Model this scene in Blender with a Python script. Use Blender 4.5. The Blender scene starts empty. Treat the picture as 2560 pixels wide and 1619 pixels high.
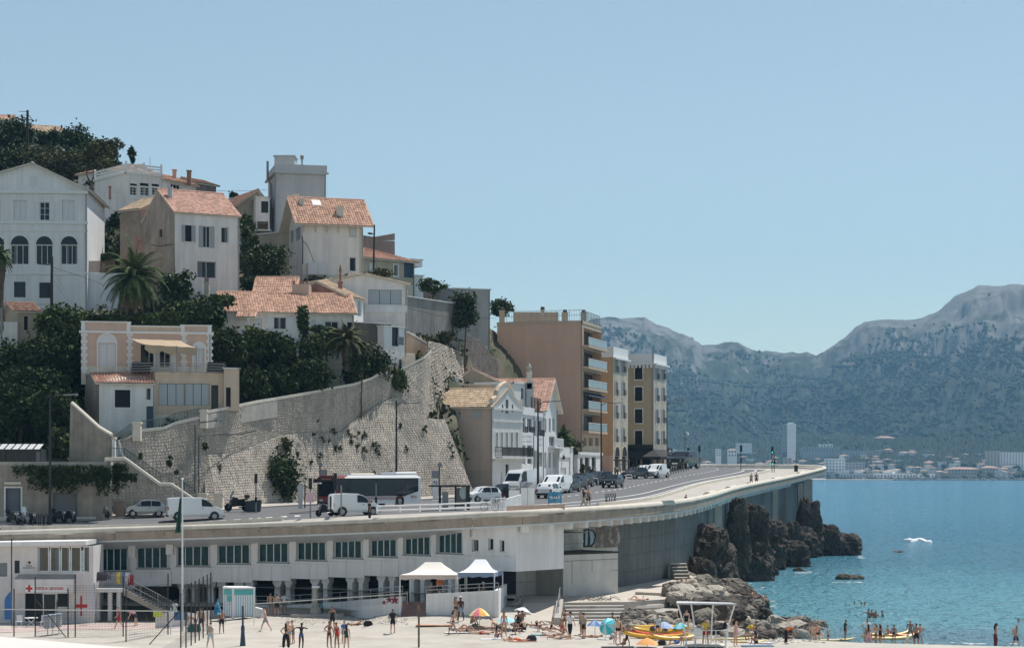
import bpy,math,random
from mathutils import Vector as V,Matrix,noise
from mathutils.bvhtree import BVHTree
R=random.Random(7)
sc=bpy.context.scene
COL=sc.collection
# ---------------------------------------------------------------- camera, sky, sun, exposure
F,HC,YH=5000.0,12.8,1178.0
cam_d=bpy.data.cameras.new('camera');cam=bpy.data.objects.new('camera',cam_d);COL.objects.link(cam)
cam.location=(0,0,HC);cam.rotation_euler=(math.radians(90),0,0)
cam_d.sensor_width=36;cam_d.lens=F/2560*36;cam_d.shift_y=(YH-809.5)/2560
cam_d.clip_start=1;cam_d.clip_end=20000
sc.camera=cam
SUN_EL,SUN_AZ=math.radians(65),math.radians(44)
SUN=V((math.cos(SUN_EL)*math.sin(SUN_AZ),math.cos(SUN_EL)*math.cos(SUN_AZ),math.sin(SUN_EL)))
wd=bpy.data.worlds.new('World');sc.world=wd;wd.use_nodes=True
nt=wd.node_tree;bg=nt.nodes['Background']
sky=nt.nodes.new('ShaderNodeTexSky');sky.sky_type='NISHITA';sky.sun_disc=False
sky.sun_elevation=SUN_EL;sky.sun_rotation=SUN_AZ
sky.altitude=0;sky.air_density=1.0;sky.dust_density=0.0;sky.ozone_density=3.0
hs_=nt.nodes.new('ShaderNodeHueSaturation');hs_.inputs['Saturation'].default_value=.72;nt.links.new(sky.outputs[0],hs_.inputs['Color']);mx_=nt.nodes.new('ShaderNodeMix');mx_.data_type='RGBA';mx_.blend_type='MULTIPLY';mx_.inputs[0].default_value=1;mx_.inputs[7].default_value=(.95,1.0,.93,1);nt.links.new(hs_.outputs[0],mx_.inputs[6]);nt.links.new(mx_.outputs[2],bg.inputs[0]);bg.inputs[1].default_value=0.105
sl=bpy.data.lights.new('sun','SUN');sl.energy=4.6;sl.angle=math.radians(0.5);sl.color=(1,.955,.88)
so=bpy.data.objects.new('sun',sl);COL.objects.link(so);so.rotation_euler=SUN.to_track_quat('Z','Y').to_euler()
so.location=SUN*300
vs=sc.view_settings;vs.view_transform='Standard';vs.look='None';vs.gamma=1;vs.use_curve_mapping=False;vs.exposure=0.22
sc.cycles.max_bounces=5;sc.cycles.diffuse_bounces=3;sc.cycles.volume_bounces=0
# ---------------------------------------------------------------- helpers
EYE=V((0,0,HC))
def X(px,Y):return(px-1280)/F*Y
def Z(py,Y):return HC-(py-YH)/F*Y
def W(px,py,Y):return V((X(px,Y),Y,Z(py,Y)))
def G(px,py,z):
 Y=(HC-z)*F/(py-YH);return V((X(px,Y),Y,z))
def lerp(a,b,t):return a+(b-a)*t
ORG={}
def root_of(o):
 while o.parent:o=o.parent
 return o
def props(o,label=None,cat=None,group=None,kind=None):
 if label:o['label']=label
 if cat:o['category']=cat
 if group:o['group']=group
 if kind:o['kind']=kind
 return o
def T(name,label,cat,loc=(0,0,0),group=None):
 o=bpy.data.objects.new(name,None);COL.objects.link(o);o.location=loc;o.empty_display_size=.3
 ORG[o.name]=V(loc)
 return props(o,label,cat,group)
def copy_tree(o,parent=None):
 c=o.copy();COL.objects.link(c);c.parent=parent
 ORG[c.name]=V((0,0,0))
 for ch in o.children:copy_tree(ch,c)
 return c
MATS={}
def mat(n,c,rough=.85,var=.12,s=.8,bump=0.,bs=12.,metal=0.,streak=0.,c2=None,f2=.5,s2=.4,spec=.4,emit=0.,island=0.):
 if n in MATS:return MATS[n]
 m=bpy.data.materials.new(n);m.use_nodes=True;MATS[n]=m
 nt=m.node_tree;N=nt.nodes;L=nt.links;b=N['Principled BSDF']
 b.inputs['Roughness'].default_value=rough;b.inputs['Metallic'].default_value=metal
 b.inputs['Specular IOR Level'].default_value=spec
 c=tuple(c)+(1,);m.diffuse_color=c
 tc=N.new('ShaderNodeTexCoord');col=None
 def nz(scale,mp=None,det=5):
  t=N.new('ShaderNodeTexNoise');t.inputs['Scale'].default_value=scale;t.inputs['Detail'].default_value=det;t.inputs['Roughness'].default_value=.62
  if mp:
   q=N.new('ShaderNodeMapping');q.inputs['Scale'].default_value=mp;L.new(tc.outputs['Object'],q.inputs[0]);L.new(q.outputs[0],t.inputs['Vector'])
  else:L.new(tc.outputs['Object'],t.inputs['Vector'])
  return t.outputs['Fac']
 def rng(x,a,bb,lo,hi):
  r=N.new('ShaderNodeMapRange');r.inputs[1].default_value=a;r.inputs[2].default_value=bb;r.inputs[3].default_value=lo;r.inputs[4].default_value=hi
  L.new(x,r.inputs[0]);return r.outputs[0]
 def mix(bt,f,a,bb):
  x=N.new('ShaderNodeMix');x.data_type='RGBA';x.blend_type=bt
  for i,v in((0,f),(6,a),(7,bb)):
   if isinstance(v,(int,float)):x.inputs[i].default_value=v
   elif isinstance(v,tuple):x.inputs[i].default_value=v
   else:L.new(v,x.inputs[i])
  return x.outputs[2]
 col=c
 if c2:col=mix('MIX',rng(nz(s2,det=7),f2-.06,f2+.06,0,1),col,tuple(c2)+(1,))
 if island:
  g=N.new('ShaderNodeNewGeometry');col=mix('MULTIPLY',1.,col,rng(g.outputs['Random Per Island'],0,1,1-island,1+island*.6))
 if var:col=mix('MULTIPLY',1.,col,rng(nz(s,det=8),.3,.7,1-var,1+var))
 if streak:col=mix('MULTIPLY',1.,col,rng(nz(1.6,(1,1,.06),6),.35,.6,1-streak,1.))
 if isinstance(col,tuple):b.inputs['Base Color'].default_value=col
 else:L.new(col,b.inputs['Base Color'])
 if emit:
  b.inputs['Emission Color'].default_value=c;b.inputs['Emission Strength'].default_value=emit
 if bump:
  bp=N.new('ShaderNodeBump');bp.inputs['Strength'].default_value=bump;bp.inputs['Distance'].default_value=.05
  L.new(nz(bs,det=8),bp.inputs['Height']);L.new(bp.outputs[0],b.inputs['Normal'])
 return m
def flat(n,c,rough=.6,**k):return mat(n,c,rough,var=0,**k)
class MB:
 def __init__(s):s.v=[];s.f=[];s.m=[]
 def poly(s,pts,m=0):
  n=len(s.v);s.v+=[tuple(p)for p in pts];s.f.append(tuple(range(n,n+len(pts))));s.m.append(m)
 def obox(s,o,a,b,c,m=0):
  o,a,b,c=V(o),V(a),V(b),V(c);n=len(s.v)
  s.v+=[tuple(p)for p in(o,o+a,o+a+b,o+b,o+c,o+a+c,o+a+b+c,o+b+c)]
  s.f+=[tuple(n+i for i in q)for q in((0,3,2,1),(4,5,6,7),(0,1,5,4),(1,2,6,5),(2,3,7,6),(3,0,4,7))];s.m+=[m]*6
 def box(s,x0,y0,z0,x1,y1,z1,m=0):s.obox((x0,y0,z0),(x1-x0,0,0),(0,y1-y0,0),(0,0,z1-z0),m)
 def tube(s,p,q,r,n=6,r2=None,m=0):
  s.path([p,q],[r,r if r2 is None else r2],n,m)
 def path(s,pts,r,n=6,m=0,cap=True):
  pts=[V(p)for p in pts];k=len(pts)
  if not isinstance(r,(list,tuple)):r=[r]*k
  b=len(s.v)
  for i,p in enumerate(pts):
   d=(pts[min(i+1,k-1)]-pts[max(i-1,0)])
   if d.length<1e-9:d=V((0,0,1))
   d.normalize();u=d.orthogonal().normalized()if abs(d.z)>.95 else d.cross(V((0,0,1))).normalized();w=d.cross(u)
   for j in range(n):
    a=2*math.pi*(j+.5)/n;s.v.append(tuple(p+(u*math.cos(a)+w*math.sin(a))*r[i]))
  for i in range(k-1):
   for j in range(n):
    j2=(j+1)%n;s.f.append((b+i*n+j,b+i*n+j2,b+(i+1)*n+j2,b+(i+1)*n+j));s.m.append(m)
  if cap:
   s.f.append(tuple(b+j for j in range(n))[::-1]);s.m.append(m)
   s.f.append(tuple(b+(k-1)*n+j for j in range(n)));s.m.append(m)
 def prism(s,pts,d,m=0):
  pts=[V(p)for p in pts];d=V(d);n=len(pts);b=len(s.v)
  s.v+=[tuple(p)for p in pts]+[tuple(p+d)for p in pts]
  s.f.append(tuple(range(b,b+n))[::-1]);s.f.append(tuple(range(b+n,b+2*n)));s.m+=[m,m]
  for i in range(n):
   j=(i+1)%n;s.f.append((b+i,b+j,b+n+j,b+n+i));s.m.append(m)
 def lathe(s,prof,o=(0,0,0),n=12,m=0,axis=None):
  o=V(o);b=len(s.v);k=len(prof)
  for r,z in prof:
   for j in range(n):
    a=2*math.pi*j/n;p=V((r*math.cos(a),r*math.sin(a),z))
    if axis=='y':p=V((p.x,p.z,p.y))
    if axis=='x':p=V((p.z,p.x,p.y))
    s.v.append(tuple(o+p))
  for i in range(k-1):
   for j in range(n):
    j2=(j+1)%n;s.f.append((b+i*n+j,b+i*n+j2,b+(i+1)*n+j2,b+(i+1)*n+j));s.m.append(m)
  s.f.append(tuple(b+j for j in range(n))[::-1]);s.f.append(tuple(b+(k-1)*n+j for j in range(n)));s.m+=[m,m]
 def grid(s,rows,m=0,close=False):
  b=len(s.v);n=len(rows[0])
  for r in rows:s.v+=[tuple(p)for p in r]
  for i in range(len(rows)-1):
   for j in range(n-(0 if close else 1)):
    j2=(j+1)%n;s.f.append((b+i*n+j,b+i*n+j2,b+(i+1)*n+j2,b+(i+1)*n+j));s.m.append(m)
 def mesh(s,name,mt,off=None,smooth=False):
  me=bpy.data.meshes.new(name)
  vv=s.v if off is None else[(a-off.x,b-off.y,c-off.z)for a,b,c in s.v]
  me.from_pydata(vv,[],s.f)
  for x in(mt if isinstance(mt,(list,tuple))else[mt]):me.materials.append(x)
  if isinstance(mt,(list,tuple)):me.polygons.foreach_set('material_index',s.m)
  if smooth:me.polygons.foreach_set('use_smooth',[True]*len(me.polygons))
  me.update();return me
 def build(s,name,mt,parent=None,label=None,cat=None,group=None,kind=None,smooth=False):
  off=ORG.get(root_of(parent).name)if parent else None
  o=bpy.data.objects.new(name,s.mesh(name,mt,off,smooth));COL.objects.link(o)
  if parent:o.parent=parent
  return props(o,label,cat,group,kind)
def bake(o):
 "moves a top-level mesh's origin to its base without moving it"
 me=o.data;n=len(me.vertices);co=[0.]*(n*3);me.vertices.foreach_get('co',co)
 x=(min(co[0::3])+max(co[0::3]))/2;y=(min(co[1::3])+max(co[1::3]))/2;z=min(co[2::3])
 me.transform(Matrix.Translation((-x,-y,-z)));o.location=(x,y,z);ORG[o.name]=V((x,y,z));return o
def thing(mb,name,mt,label,cat,group=None,kind=None,smooth=False):
 return bake(mb.build(name,mt,None,label,cat,group,kind,smooth))
def text(name,s,size,mt,o,ux,parent,n=None,bold=0.0):
 "flat lettering centred on o, reading along ux, standing up"
 cu=bpy.data.curves.new(name,'FONT');cu.body=s;cu.size=size;cu.align_x='CENTER';cu.align_y='CENTER';cu.extrude=.004;cu.offset=bold
 tmp=bpy.data.objects.new(name,cu);me=bpy.data.meshes.new_from_object(tmp);bpy.data.objects.remove(tmp);bpy.data.curves.remove(cu)
 me.materials.clear();me.materials.append(mt);ob=bpy.data.objects.new(name,me);COL.objects.link(ob)
 ux=V(ux).normalized();uz=V((0,0,1));un=ux.cross(uz)
 M=Matrix((ux,uz,un)).transposed().to_4x4();off=ORG.get(root_of(parent).name,V())if parent else V()
 M.translation=V(o)-off;ob.matrix_local=M;ob.parent=parent
 return ob
def sub(pts,step):
 "resample a polyline of Vectors"
 out=[pts[0].copy()]
 for a,b in zip(pts,pts[1:]):
  n=max(1,int((b-a).length/step+.5));out+=[a.lerp(b,(i+1)/n)for i in range(n)]
 return out
def smooth_line(pts,it=2):
 for _ in range(it):
  o=[pts[0]]
  for a,b in zip(pts,pts[1:]):o+=[a.lerp(b,.25),a.lerp(b,.75)]
  pts=o+[pts[-1]]
 return pts
def bvh(rows_list):
 vv=[];ff=[]
 for rows in rows_list:
  b=len(vv);n=len(rows[0])
  for r in rows:vv+=[V(p)for p in r]
  for i in range(len(rows)-1):
   for j in range(n-1):ff.append((b+i*n+j,b+i*n+j+1,b+(i+1)*n+j+1,b+(i+1)*n+j))
 return BVHTree.FromPolygons(vv,ff)
def ray(t,px,py):
 h=t.ray_cast(EYE,V(((px-1280)/F,1,-(py-YH)/F)).normalized())[0]
 return h
def seat(t,px,py):return ray(t,px,py)or G(px,py,1.3)
def down(t,x,y,z=200):
 h=t.ray_cast(V((x,y,z)),V((0,0,-1)))[0]
 return h.z if h else None
# ---------------------------------------------------------------- shared materials
M_white=mat('white_render',(.74,.73,.72),.85,.08,.5,streak=.14)
M_white2=mat('white_paint',(.78,.78,.78),.7,.05,.7,streak=.05)
M_conc=mat('concrete',(.42,.39,.35),.9,.18,.7,streak=.18,bump=.15)
M_coping=mat('pale_coping',(.62,.57,.49),.85,.12,.9,bump=.1)
M_stone=mat('rubble_stone',(.50,.44,.375),.95,.26,.3,bump=.5,bs=9,island=.20,streak=.25)
M_mortar=mat('mortar',(.33,.30,.26),.95,.2,1.)
M_dark=flat('dark_interior',(.012,.014,.018),.8)
M_black=flat('black_metal',(.018,.02,.022),.45)
M_grey=flat('grey_metal',(.22,.23,.24),.45)
M_glass=flat('window_glass',(.012,.018,.026),.12,spec=.28)
M_teal=mat('teal_glass',(.008,.052,.066),.25,.55,2.2,spec=.2)
M_pink=mat('pink_render',(.55,.40,.33),.9,.08,.6,streak=.1)
M_asph=mat('asphalt',(.125,.125,.13),.92,.12,.35,bump=.15,bs=30)
M_pave=mat('pavement',(.40,.37,.33),.9,.12,.5)
M_paint=flat('road_paint',(.68,.68,.66),.8)
M_sand=mat('sand_material',(.455,.415,.365),.95,.12,.5,bump=.6,bs=2.2,c2=(.40,.36,.31),f2=.56,s2=.22)
M_soil=mat('scrub_soil',(.12,.105,.075),.95,.3,.5,c2=(.05,.06,.03),f2=.5,s2=.25)
M_iron=flat('green_iron',(.05,.085,.085),.5)
# ---------------------------------------------------------------- beach and water
shore=[V(p+(0,))for p in((24,260),(22,215),(20.4,185),(19.4,168),(19.2,158),(21,152),(27,147.5),(40,143.5),(70,138))]
def shore_d(x,y):
 "distance to the water's edge, positive on land"
 best=1e9;sg=1
 for a,b in zip(shore,shore[1:]):
  d=b-a;t=max(0,min(1,((x-a.x)*d.x+(y-a.y)*d.y)/d.length_squared));q=a+d*t
  e=math.hypot(x-q.x,y-q.y)
  if e<best:best=e;sg=1 if(d.x*(y-a.y)-d.y*(x-a.x))<0 else-1
 return best*sg
def beach_z(x,y):
 d=shore_d(x,y)
 if d<0:return max(-4,.055*d)
 z=1.25*(1-math.exp(-d/8))
 if x<-20:t=max(0,min(1,(-20-x)/8))*max(0,min(1,(y-146)/10));z-=.7*t
 ss=lambda a,b,v:(lambda t:t*t*(3-2*t))(max(0,min(1,(v-a)/(b-a))))
 z+=.75*ss(-11,-3,x)*ss(141,155,y)*ss(20,9,x)
 z+=.6*ss(-12,-9,x)*ss(140,148.5,y)*(1-ss(-1,4,x))
 return z+.05*noise.noise(V((x*.5,y*.5,0)))*min(1,d/3)
rows=[[(x,y,beach_z(x,y))for x in[-70+i*.8 for i in range(176)]]for y in[100+j*.8 for j in range(112)]]
mb=MB();mb.grid(rows);mb.build('beach_sand',M_sand,kind='structure',smooth=True)
T_beach=bvh([rows])
def sea_mat():
 m=bpy.data.materials.new('sea_water');m.use_nodes=True;nt=m.node_tree;N=nt.nodes;L=nt.links;b=N['Principled BSDF']
 tc=N.new('ShaderNodeTexCoord');sp=N.new('ShaderNodeSeparateXYZ');L.new(tc.outputs['Object'],sp.inputs[0])
 n1=N.new('ShaderNodeTexNoise');n1.inputs['Scale'].default_value=.03;n1.inputs['Detail'].default_value=3;L.new(tc.outputs['Object'],n1.inputs['Vector'])
 ma=N.new('ShaderNodeMath');ma.operation='MULTIPLY_ADD';L.new(n1.outputs['Fac'],ma.inputs[0]);ma.inputs[1].default_value=70;L.new(sp.outputs['Y'],ma.inputs[2])
 r=N.new('ShaderNodeValToRGB');mr=N.new('ShaderNodeMapRange');mr.inputs[1].default_value=175;mr.inputs[2].default_value=620;L.new(ma.outputs[0],mr.inputs[0]);L.new(mr.outputs[0],r.inputs[0])
 e=r.color_ramp.elements
 cols=[(0,(.24,.38,.46)),(.07,(.24,.56,.66)),(.16,(.19,.50,.62)),(.30,(.11,.33,.45)),(.6,(.085,.30,.45)),(1,(.10,.34,.51))]
 e[0].position,e[0].color=cols[0][0],cols[0][1]+(1,);e[1].position,e[1].color=1,cols[-1][1]+(1,)
 for p,c in cols[1:-1]:q=e.new(p);q.color=c+(1,)
 L.new(r.outputs[0],b.inputs['Base Color'])
 b.inputs['Roughness'].default_value=.12;b.inputs['IOR'].default_value=1.33
 def bump(scale,det,st,dist,prev=None,mp=(1,.45,1)):
  q=N.new('ShaderNodeMapping');q.inputs['Scale'].default_value=mp;q.inputs['Rotation'].default_value=(0,0,.2);L.new(tc.outputs['Object'],q.inputs[0])
  t=N.new('ShaderNodeTexNoise');t.inputs['Scale'].default_value=scale;t.inputs['Detail'].default_value=det;t.inputs['Roughness'].default_value=.6;L.new(q.outputs[0],t.inputs['Vector'])
  bp=N.new('ShaderNodeBump');bp.inputs['Strength'].default_value=st;bp.inputs['Distance'].default_value=dist;L.new(t.outputs['Fac'],bp.inputs['Height'])
  if prev:L.new(prev,bp.inputs['Normal'])
  return bp.outputs[0]
 L.new(bump(.9,6,1.,2.6,bump(.2,4,1.,4.0)),b.inputs['Normal'])
 return m
rows=[[(x,y,0)for x in(-300,-60,0,20,40,80,200,700,1600,3500)]for y in(90,140,170,220,300,500,900,1600,2915)]
mb=MB();mb.grid(rows);mb.build('sea',sea_mat(),kind='structure')
T_sea=bvh([rows])
# ---------------------------------------------------------------- street rails: sea parapet, kerb wall, back of the pavement
PR=[W(*p)for p in((-90,1328,165),(0,1325,165),(300,1316,166),(600,1307,165),(800,1300,162),(1000,1291,157.5),(1150,1283,154.5),(1290,1275,151.5),
 (1400,1269,154),(1500,1263,160),(1600,1257,170),(1680,1250,181),(1740,1241,193),(1790,1229,210),(1830,1216,229),(1900,1202,262),(1980,1187,300),
 (2045,1171,333),(2064,1166,346),(2058,1163,360),(2020,1161,376),(1960,1160,388),(1880,1160,396),(1735,1160,402),(1560,1160,405))]
KR=[W(*p)for p in((-90,1316,170),(0,1315,170),(300,1311,172),(450,1306,172),(560,1300,171),(735,1289,168),(830,1283,166),(1000,1275,165),(1200,1268,167),(1400,1262,172),
 (1485,1257,178),(1560,1250,185),(1620,1243,193),(1660,1234,201),(1700,1221,214),(1750,1206,233),(1800,1196,253),(1850,1188,272),(1900,1179,295),(1925,1173,312),(1920,1169,345),(1700,1166,372))]
BR=[W(*p)for p in((-110,1309,176),(-20,1308,176),(290,1290,180),(420,1280,184),(560,1268,190),(700,1258,200),(850,1253,206),(1020,1246,213),(1180,1235,219),(1300,1225,226),
 (1380,1214,236),(1440,1203,250),(1500,1194,264),(1545,1186,278),(1590,1180,290),(1640,1174,302),(1680,1168,316),(1700,1164,332),(1690,1162,350),(1660,1160,362),(1600,1159,370),(1450,1158,385))]
PR=smooth_line(PR);KR=smooth_line(KR);BR=smooth_line(BR)
def along(pts,n):
 L=[0]
 for a,b in zip(pts,pts[1:]):L.append(L[-1]+(b-a).length)
 out=[];k=0
 for i in range(n+1):
  d=L[-1]*i/n
  while k<len(L)-2 and L[k+1]<d:k+=1
  out.append(pts[k].lerp(pts[k+1],(d-L[k])/max(1e-6,L[k+1]-L[k])))
 return out
def outward(pts):
 o=[]
 for i in range(len(pts)):
  d=pts[min(i+1,len(pts)-1)]-pts[max(i-1,0)];d.z=0;d.normalize();o.append(V((d.y,-d.x,0)))
 return o
N_S=len(KR)
road=[[KR[i].lerp(BR[i],t)+V((0,0,-.35*(1-t)))for t in(0,.2,.4,.6,.8)]for i in range(N_S)]
side=[[KR[i].lerp(BR[i],t)+V((0,0,.12-.35*(1-t)))for t in(.8,.9,1.0,1.12)]for i in range(N_S)]
mb=MB();mb.grid(road);mb.build('road',M_asph,kind='structure')
mb=MB();mb.grid(side);mb.grid([[r[0]+V((0,0,-.13))for r in side],[r[0]for r in side]]);mb.build('pavement',M_pave,kind='structure')
PRo=outward(PR)
pr2=along(PR,240);po2=outward(pr2)
kr2=along(KR,240)
def near_par(p):
 return min(range(len(PR)),key=lambda i:(PR[i]-p).xy.length)
prom=[]
for i in range(len(KR)):
 q=PR[near_par(KR[i])]+V((0,0,-.75));k=KR[i]+V((0,0,-.30));prom.append([q.lerp(k,t)for t in(0,.33,.66,1)])
mb=MB();mb.grid(prom);mb.build('promenade',M_pave,kind='structure')
T_street=bvh([road,side]);T_prom=bvh([prom,road,side])
def kerb_wall(a,b,label,name='kerb_wall'):
 pts=[p for p in KR if a<=(p.x/p.y*F+1280)<=b and p.y<330]
 pts=sub(pts,1.0);root=T(name,label,'low wall',pts[0]);n=outward(pts)
 for i in range(len(pts)-1):
  p,q=pts[i],pts[i+1];d=(q-p);g=d*.015;m=MB()
  m.obox(p+g-V((0,0,.5))-n[i]*-.14,d-g*2,n[i]*-.28,(0,0,.5));m.build('block',M_coping,root)
kerb_wall(-90,740,'long low white kerb wall of blocks between road and promenade at left')
kerb_wall(1480,1930,'curving low white block wall along the promenade around the headland')
sec=[(-.95,-.9),(-.95,-.55),(-.42,-.52),(-.36,-.18),(-.26,-.04),(-.1,0),(.08,0),(.22,-.06),(.3,-.2),(.31,-.36),(.24,-.5),(.2,-1.05),(.05,-1.08)]
M_par=mat('parapet_concrete',(.60,.55,.47),.8,.10,.6,streak=.12)
M_band=mat('parapet_band',(.36,.30,.24),.9,.16,.8,streak=.22)
root=T('sea_parapet','long curving cream parapet wall with bench sweeping along the seafront to the headland','parapet',pr2[0])
m=MB();m.grid([[pr2[i]+po2[i]*a+V((0,0,b))for a,b in sec[:11]]for i in range(len(pr2))]);m.build('coping',M_par,root,smooth=True)
k=0
while k<len(pr2)-1:
 e=min(k+3,len(pr2)-1);m=MB();g=.012
 rr=[[pr2[i].lerp(pr2[i+1],g if i==k else 0)+po2[i]*a+V((0,0,b))for a,b in sec[9:]]for i in range(k,e)]+[[pr2[e-1].lerp(pr2[e],1-g)+po2[e]*a+V((0,0,b))for a,b in sec[9:]]]
 m.grid(rr);m.build('face_panel',M_band,root);k=e
m=MB();m.grid([[pr2[i]+po2[i]*a+V((0,0,b))for a,b in((.05,-1.08),(.12,-1.08),(.12,-1.24),(-1.5,-1.24),(-3.4,-1.95),(-16,-1.95))]for i in range(len(pr2))]);m.build('cornice',mat('cornice_paint',(.55,.57,.58),.8,.1),root)
for i in range(0,len(pr2)-1):
 px=pr2[i].x/pr2[i].y*F+1280
 if px>1360 and pr2[i].y<300 and i%2==0 or(px<1360 and px>1100 and i%9==0):
  d=(pr2[i+1]-pr2[i]).normalized();m=MB();m.obox(pr2[i]+po2[i]*-.25+V((0,0,-1.72)),d*.62,po2[i]*-.8,(0,0,.47));m.build('bracket',M_white,root)
for q,(px,py,Y)in enumerate(((1790,1238,214),(1830,1222,236),(1880,1210,260),(1942,1200,288),(2005,1183,318))):
 i=min(range(len(pr2)),key=lambda j:(pr2[j]-W(px,py,Y)).length);m=MB()
 rr=[[pr2[j]-po2[j]*a+V((0,0,b))for a,b in((.96,-.85),(.96,-.3),(1.1,-.12),(1.4,-.1),(1.7,-.3),(1.75,-.85))]for j in range(i,i+6)]
 m.grid(rr);m.poly(rr[0]);m.poly(rr[-1][::-1])
 thing(m,'bench',M_par,'white concrete bench on the promenade, number %s from the bend'%('one two three four five'.split()[q])if 0 else('white concrete bench behind the parapet '+('nearest the bend','second from the bend','beside the walking couple','beyond the walking couple','nearest the tip')[q]),'bench','concrete benches on the promenade',smooth=False)
def stripe(t0,w,i0,i1,name='road_line',dash=None):
 m=MB();pts=[(KR[i].lerp(BR[i],t0)+V((0,0,-.35*(1-t0)+.012)),KR[i].lerp(BR[i],t0+w)+V((0,0,-.35*(1-t0-w)+.012)))for i in range(i0,i1)]
 for k in range(len(pts)-1):
  (a,b),(c,d)=pts[k],pts[k+1]
  if dash:
   n=max(1,int((c-a).length/dash/2))
   for q in range(n):m.poly([a.lerp(c,q/n),a.lerp(c,(q+.45)/n),b.lerp(d,(q+.45)/n),b.lerp(d,q/n)])
  else:m.poly([a,c,d,b])
 m.build(name,M_paint,kind='structure')
stripe(.10,.012,34,N_S-8);stripe(.20,.012,36,N_S-10);stripe(.45,.012,34,N_S-8,dash=3);stripe(.74,.01,30,60,dash=2.5);stripe(.18,.05,10,24,dash=.35)
m=MB()
for k in range(14):
 a=W(1735+k*17,1179,335);m.box(a.x-.35,a.y-4,a.z+.02,a.x+.35,a.y+4,a.z+.03)
T_hill=None
# ---------------------------------------------------------------- wall planes and openings
class Wl:
 "vertical plane through two plan points, left to right as seen from outside"
 def __init__(s,a,b):
  s.a=V((a[0],a[1],0));d=V((b[0]-a[0],b[1]-a[1],0));s.L=d.length;s.d=d.normalized();s.n=V((s.d.y,-s.d.x,0))
 def P(s,u,z,o=0):return s.a+s.d*u+s.n*o+V((0,0,z))
 def uz(s,px,py):
  d=V(((px-1280)/F,1,-(py-YH)/F));t=(s.a-V((0,0,0))).dot(s.n)/d.dot(s.n);p=EYE+d*t
  return(p-s.a).dot(s.d),p.z
 def rect(s,x0,y0,x1,y1):
  u0=s.uz(x0,(y0+y1)/2)[0];u1=s.uz(x1,(y0+y1)/2)[0];xm=(x0+x1)/2
  return(u0,s.uz(xm,y1)[1],u1,s.uz(xm,y0)[1])
 def slab(s,mb,u0,z0,u1,z1,o0,o1,m=0):
  mb.obox(s.P(u0,z0,o0),s.d*(u1-u0),s.n*(o1-o0),(0,0,z1-z0),m)
def wallmesh(mb,w,u0,u1,z0,z1,holes,dep=.2,m=0,o=0):
 us=sorted({u0,u1}|{min(max(h[k],u0),u1)for h in holes for k in(0,2)});zs=sorted({z0,z1}|{min(max(h[k],z0),z1)for h in holes for k in(1,3)})
 for a,b in zip(us,us[1:]):
  for c,d in zip(zs,zs[1:]):
   if b-a<1e-5 or d-c<1e-5:continue
   x,z=(a+b)/2,(c+d)/2
   if any(h[0]<x<h[2]and h[1]<z<h[3]for h in holes):continue
   mb.poly([w.P(a,c,o),w.P(b,c,o),w.P(b,d,o),w.P(a,d,o)],m)
 for h in holes:
  a,c,b,d=h
  for p,q in(((a,c),(b,c)),((b,c),(b,d)),((b,d),(a,d)),((a,d),(a,c))):
   mb.poly([w.P(p[0],p[1],o),w.P(p[0],p[1],o-dep),w.P(q[0],q[1],o-dep),w.P(q[0],q[1],o)],m)
M_shut=flat('grey_blue_shutter',(.36,.38,.40),.6);M_shutw=flat('white_shutter',(.66,.67,.69),.6);M_trim=flat('white_trim',(.72,.72,.71),.7)
M_frame=flat('white_frame',(.70,.71,.72),.5);M_dframe=flat('dark_frame',(.03,.04,.05),.5);M_blind=flat('pale_blind',(.42,.46,.49),.6)
M_curt=flat('curtain_cloth',(.16,.17,.18),.9);M_bluedoor=flat('blue_paint',(.035,.075,.11),.5)
def louvers(mb,w,r,o,n=None,t=.02):
 u0,z0,u1,z1=r;n=n or max(3,int((z1-z0)/.14));h=(z1-z0)/n
 w.slab(mb,u0,z0,u1,z1,o-t,o)
 for i in range(n):
  a=z0+h*i+h*.15;mb.obox(w.P(u0+.05,a,o),w.d*(u1-u0-.1),w.n*.025,V((0,0,h*.55))+w.n*-.02)
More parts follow.
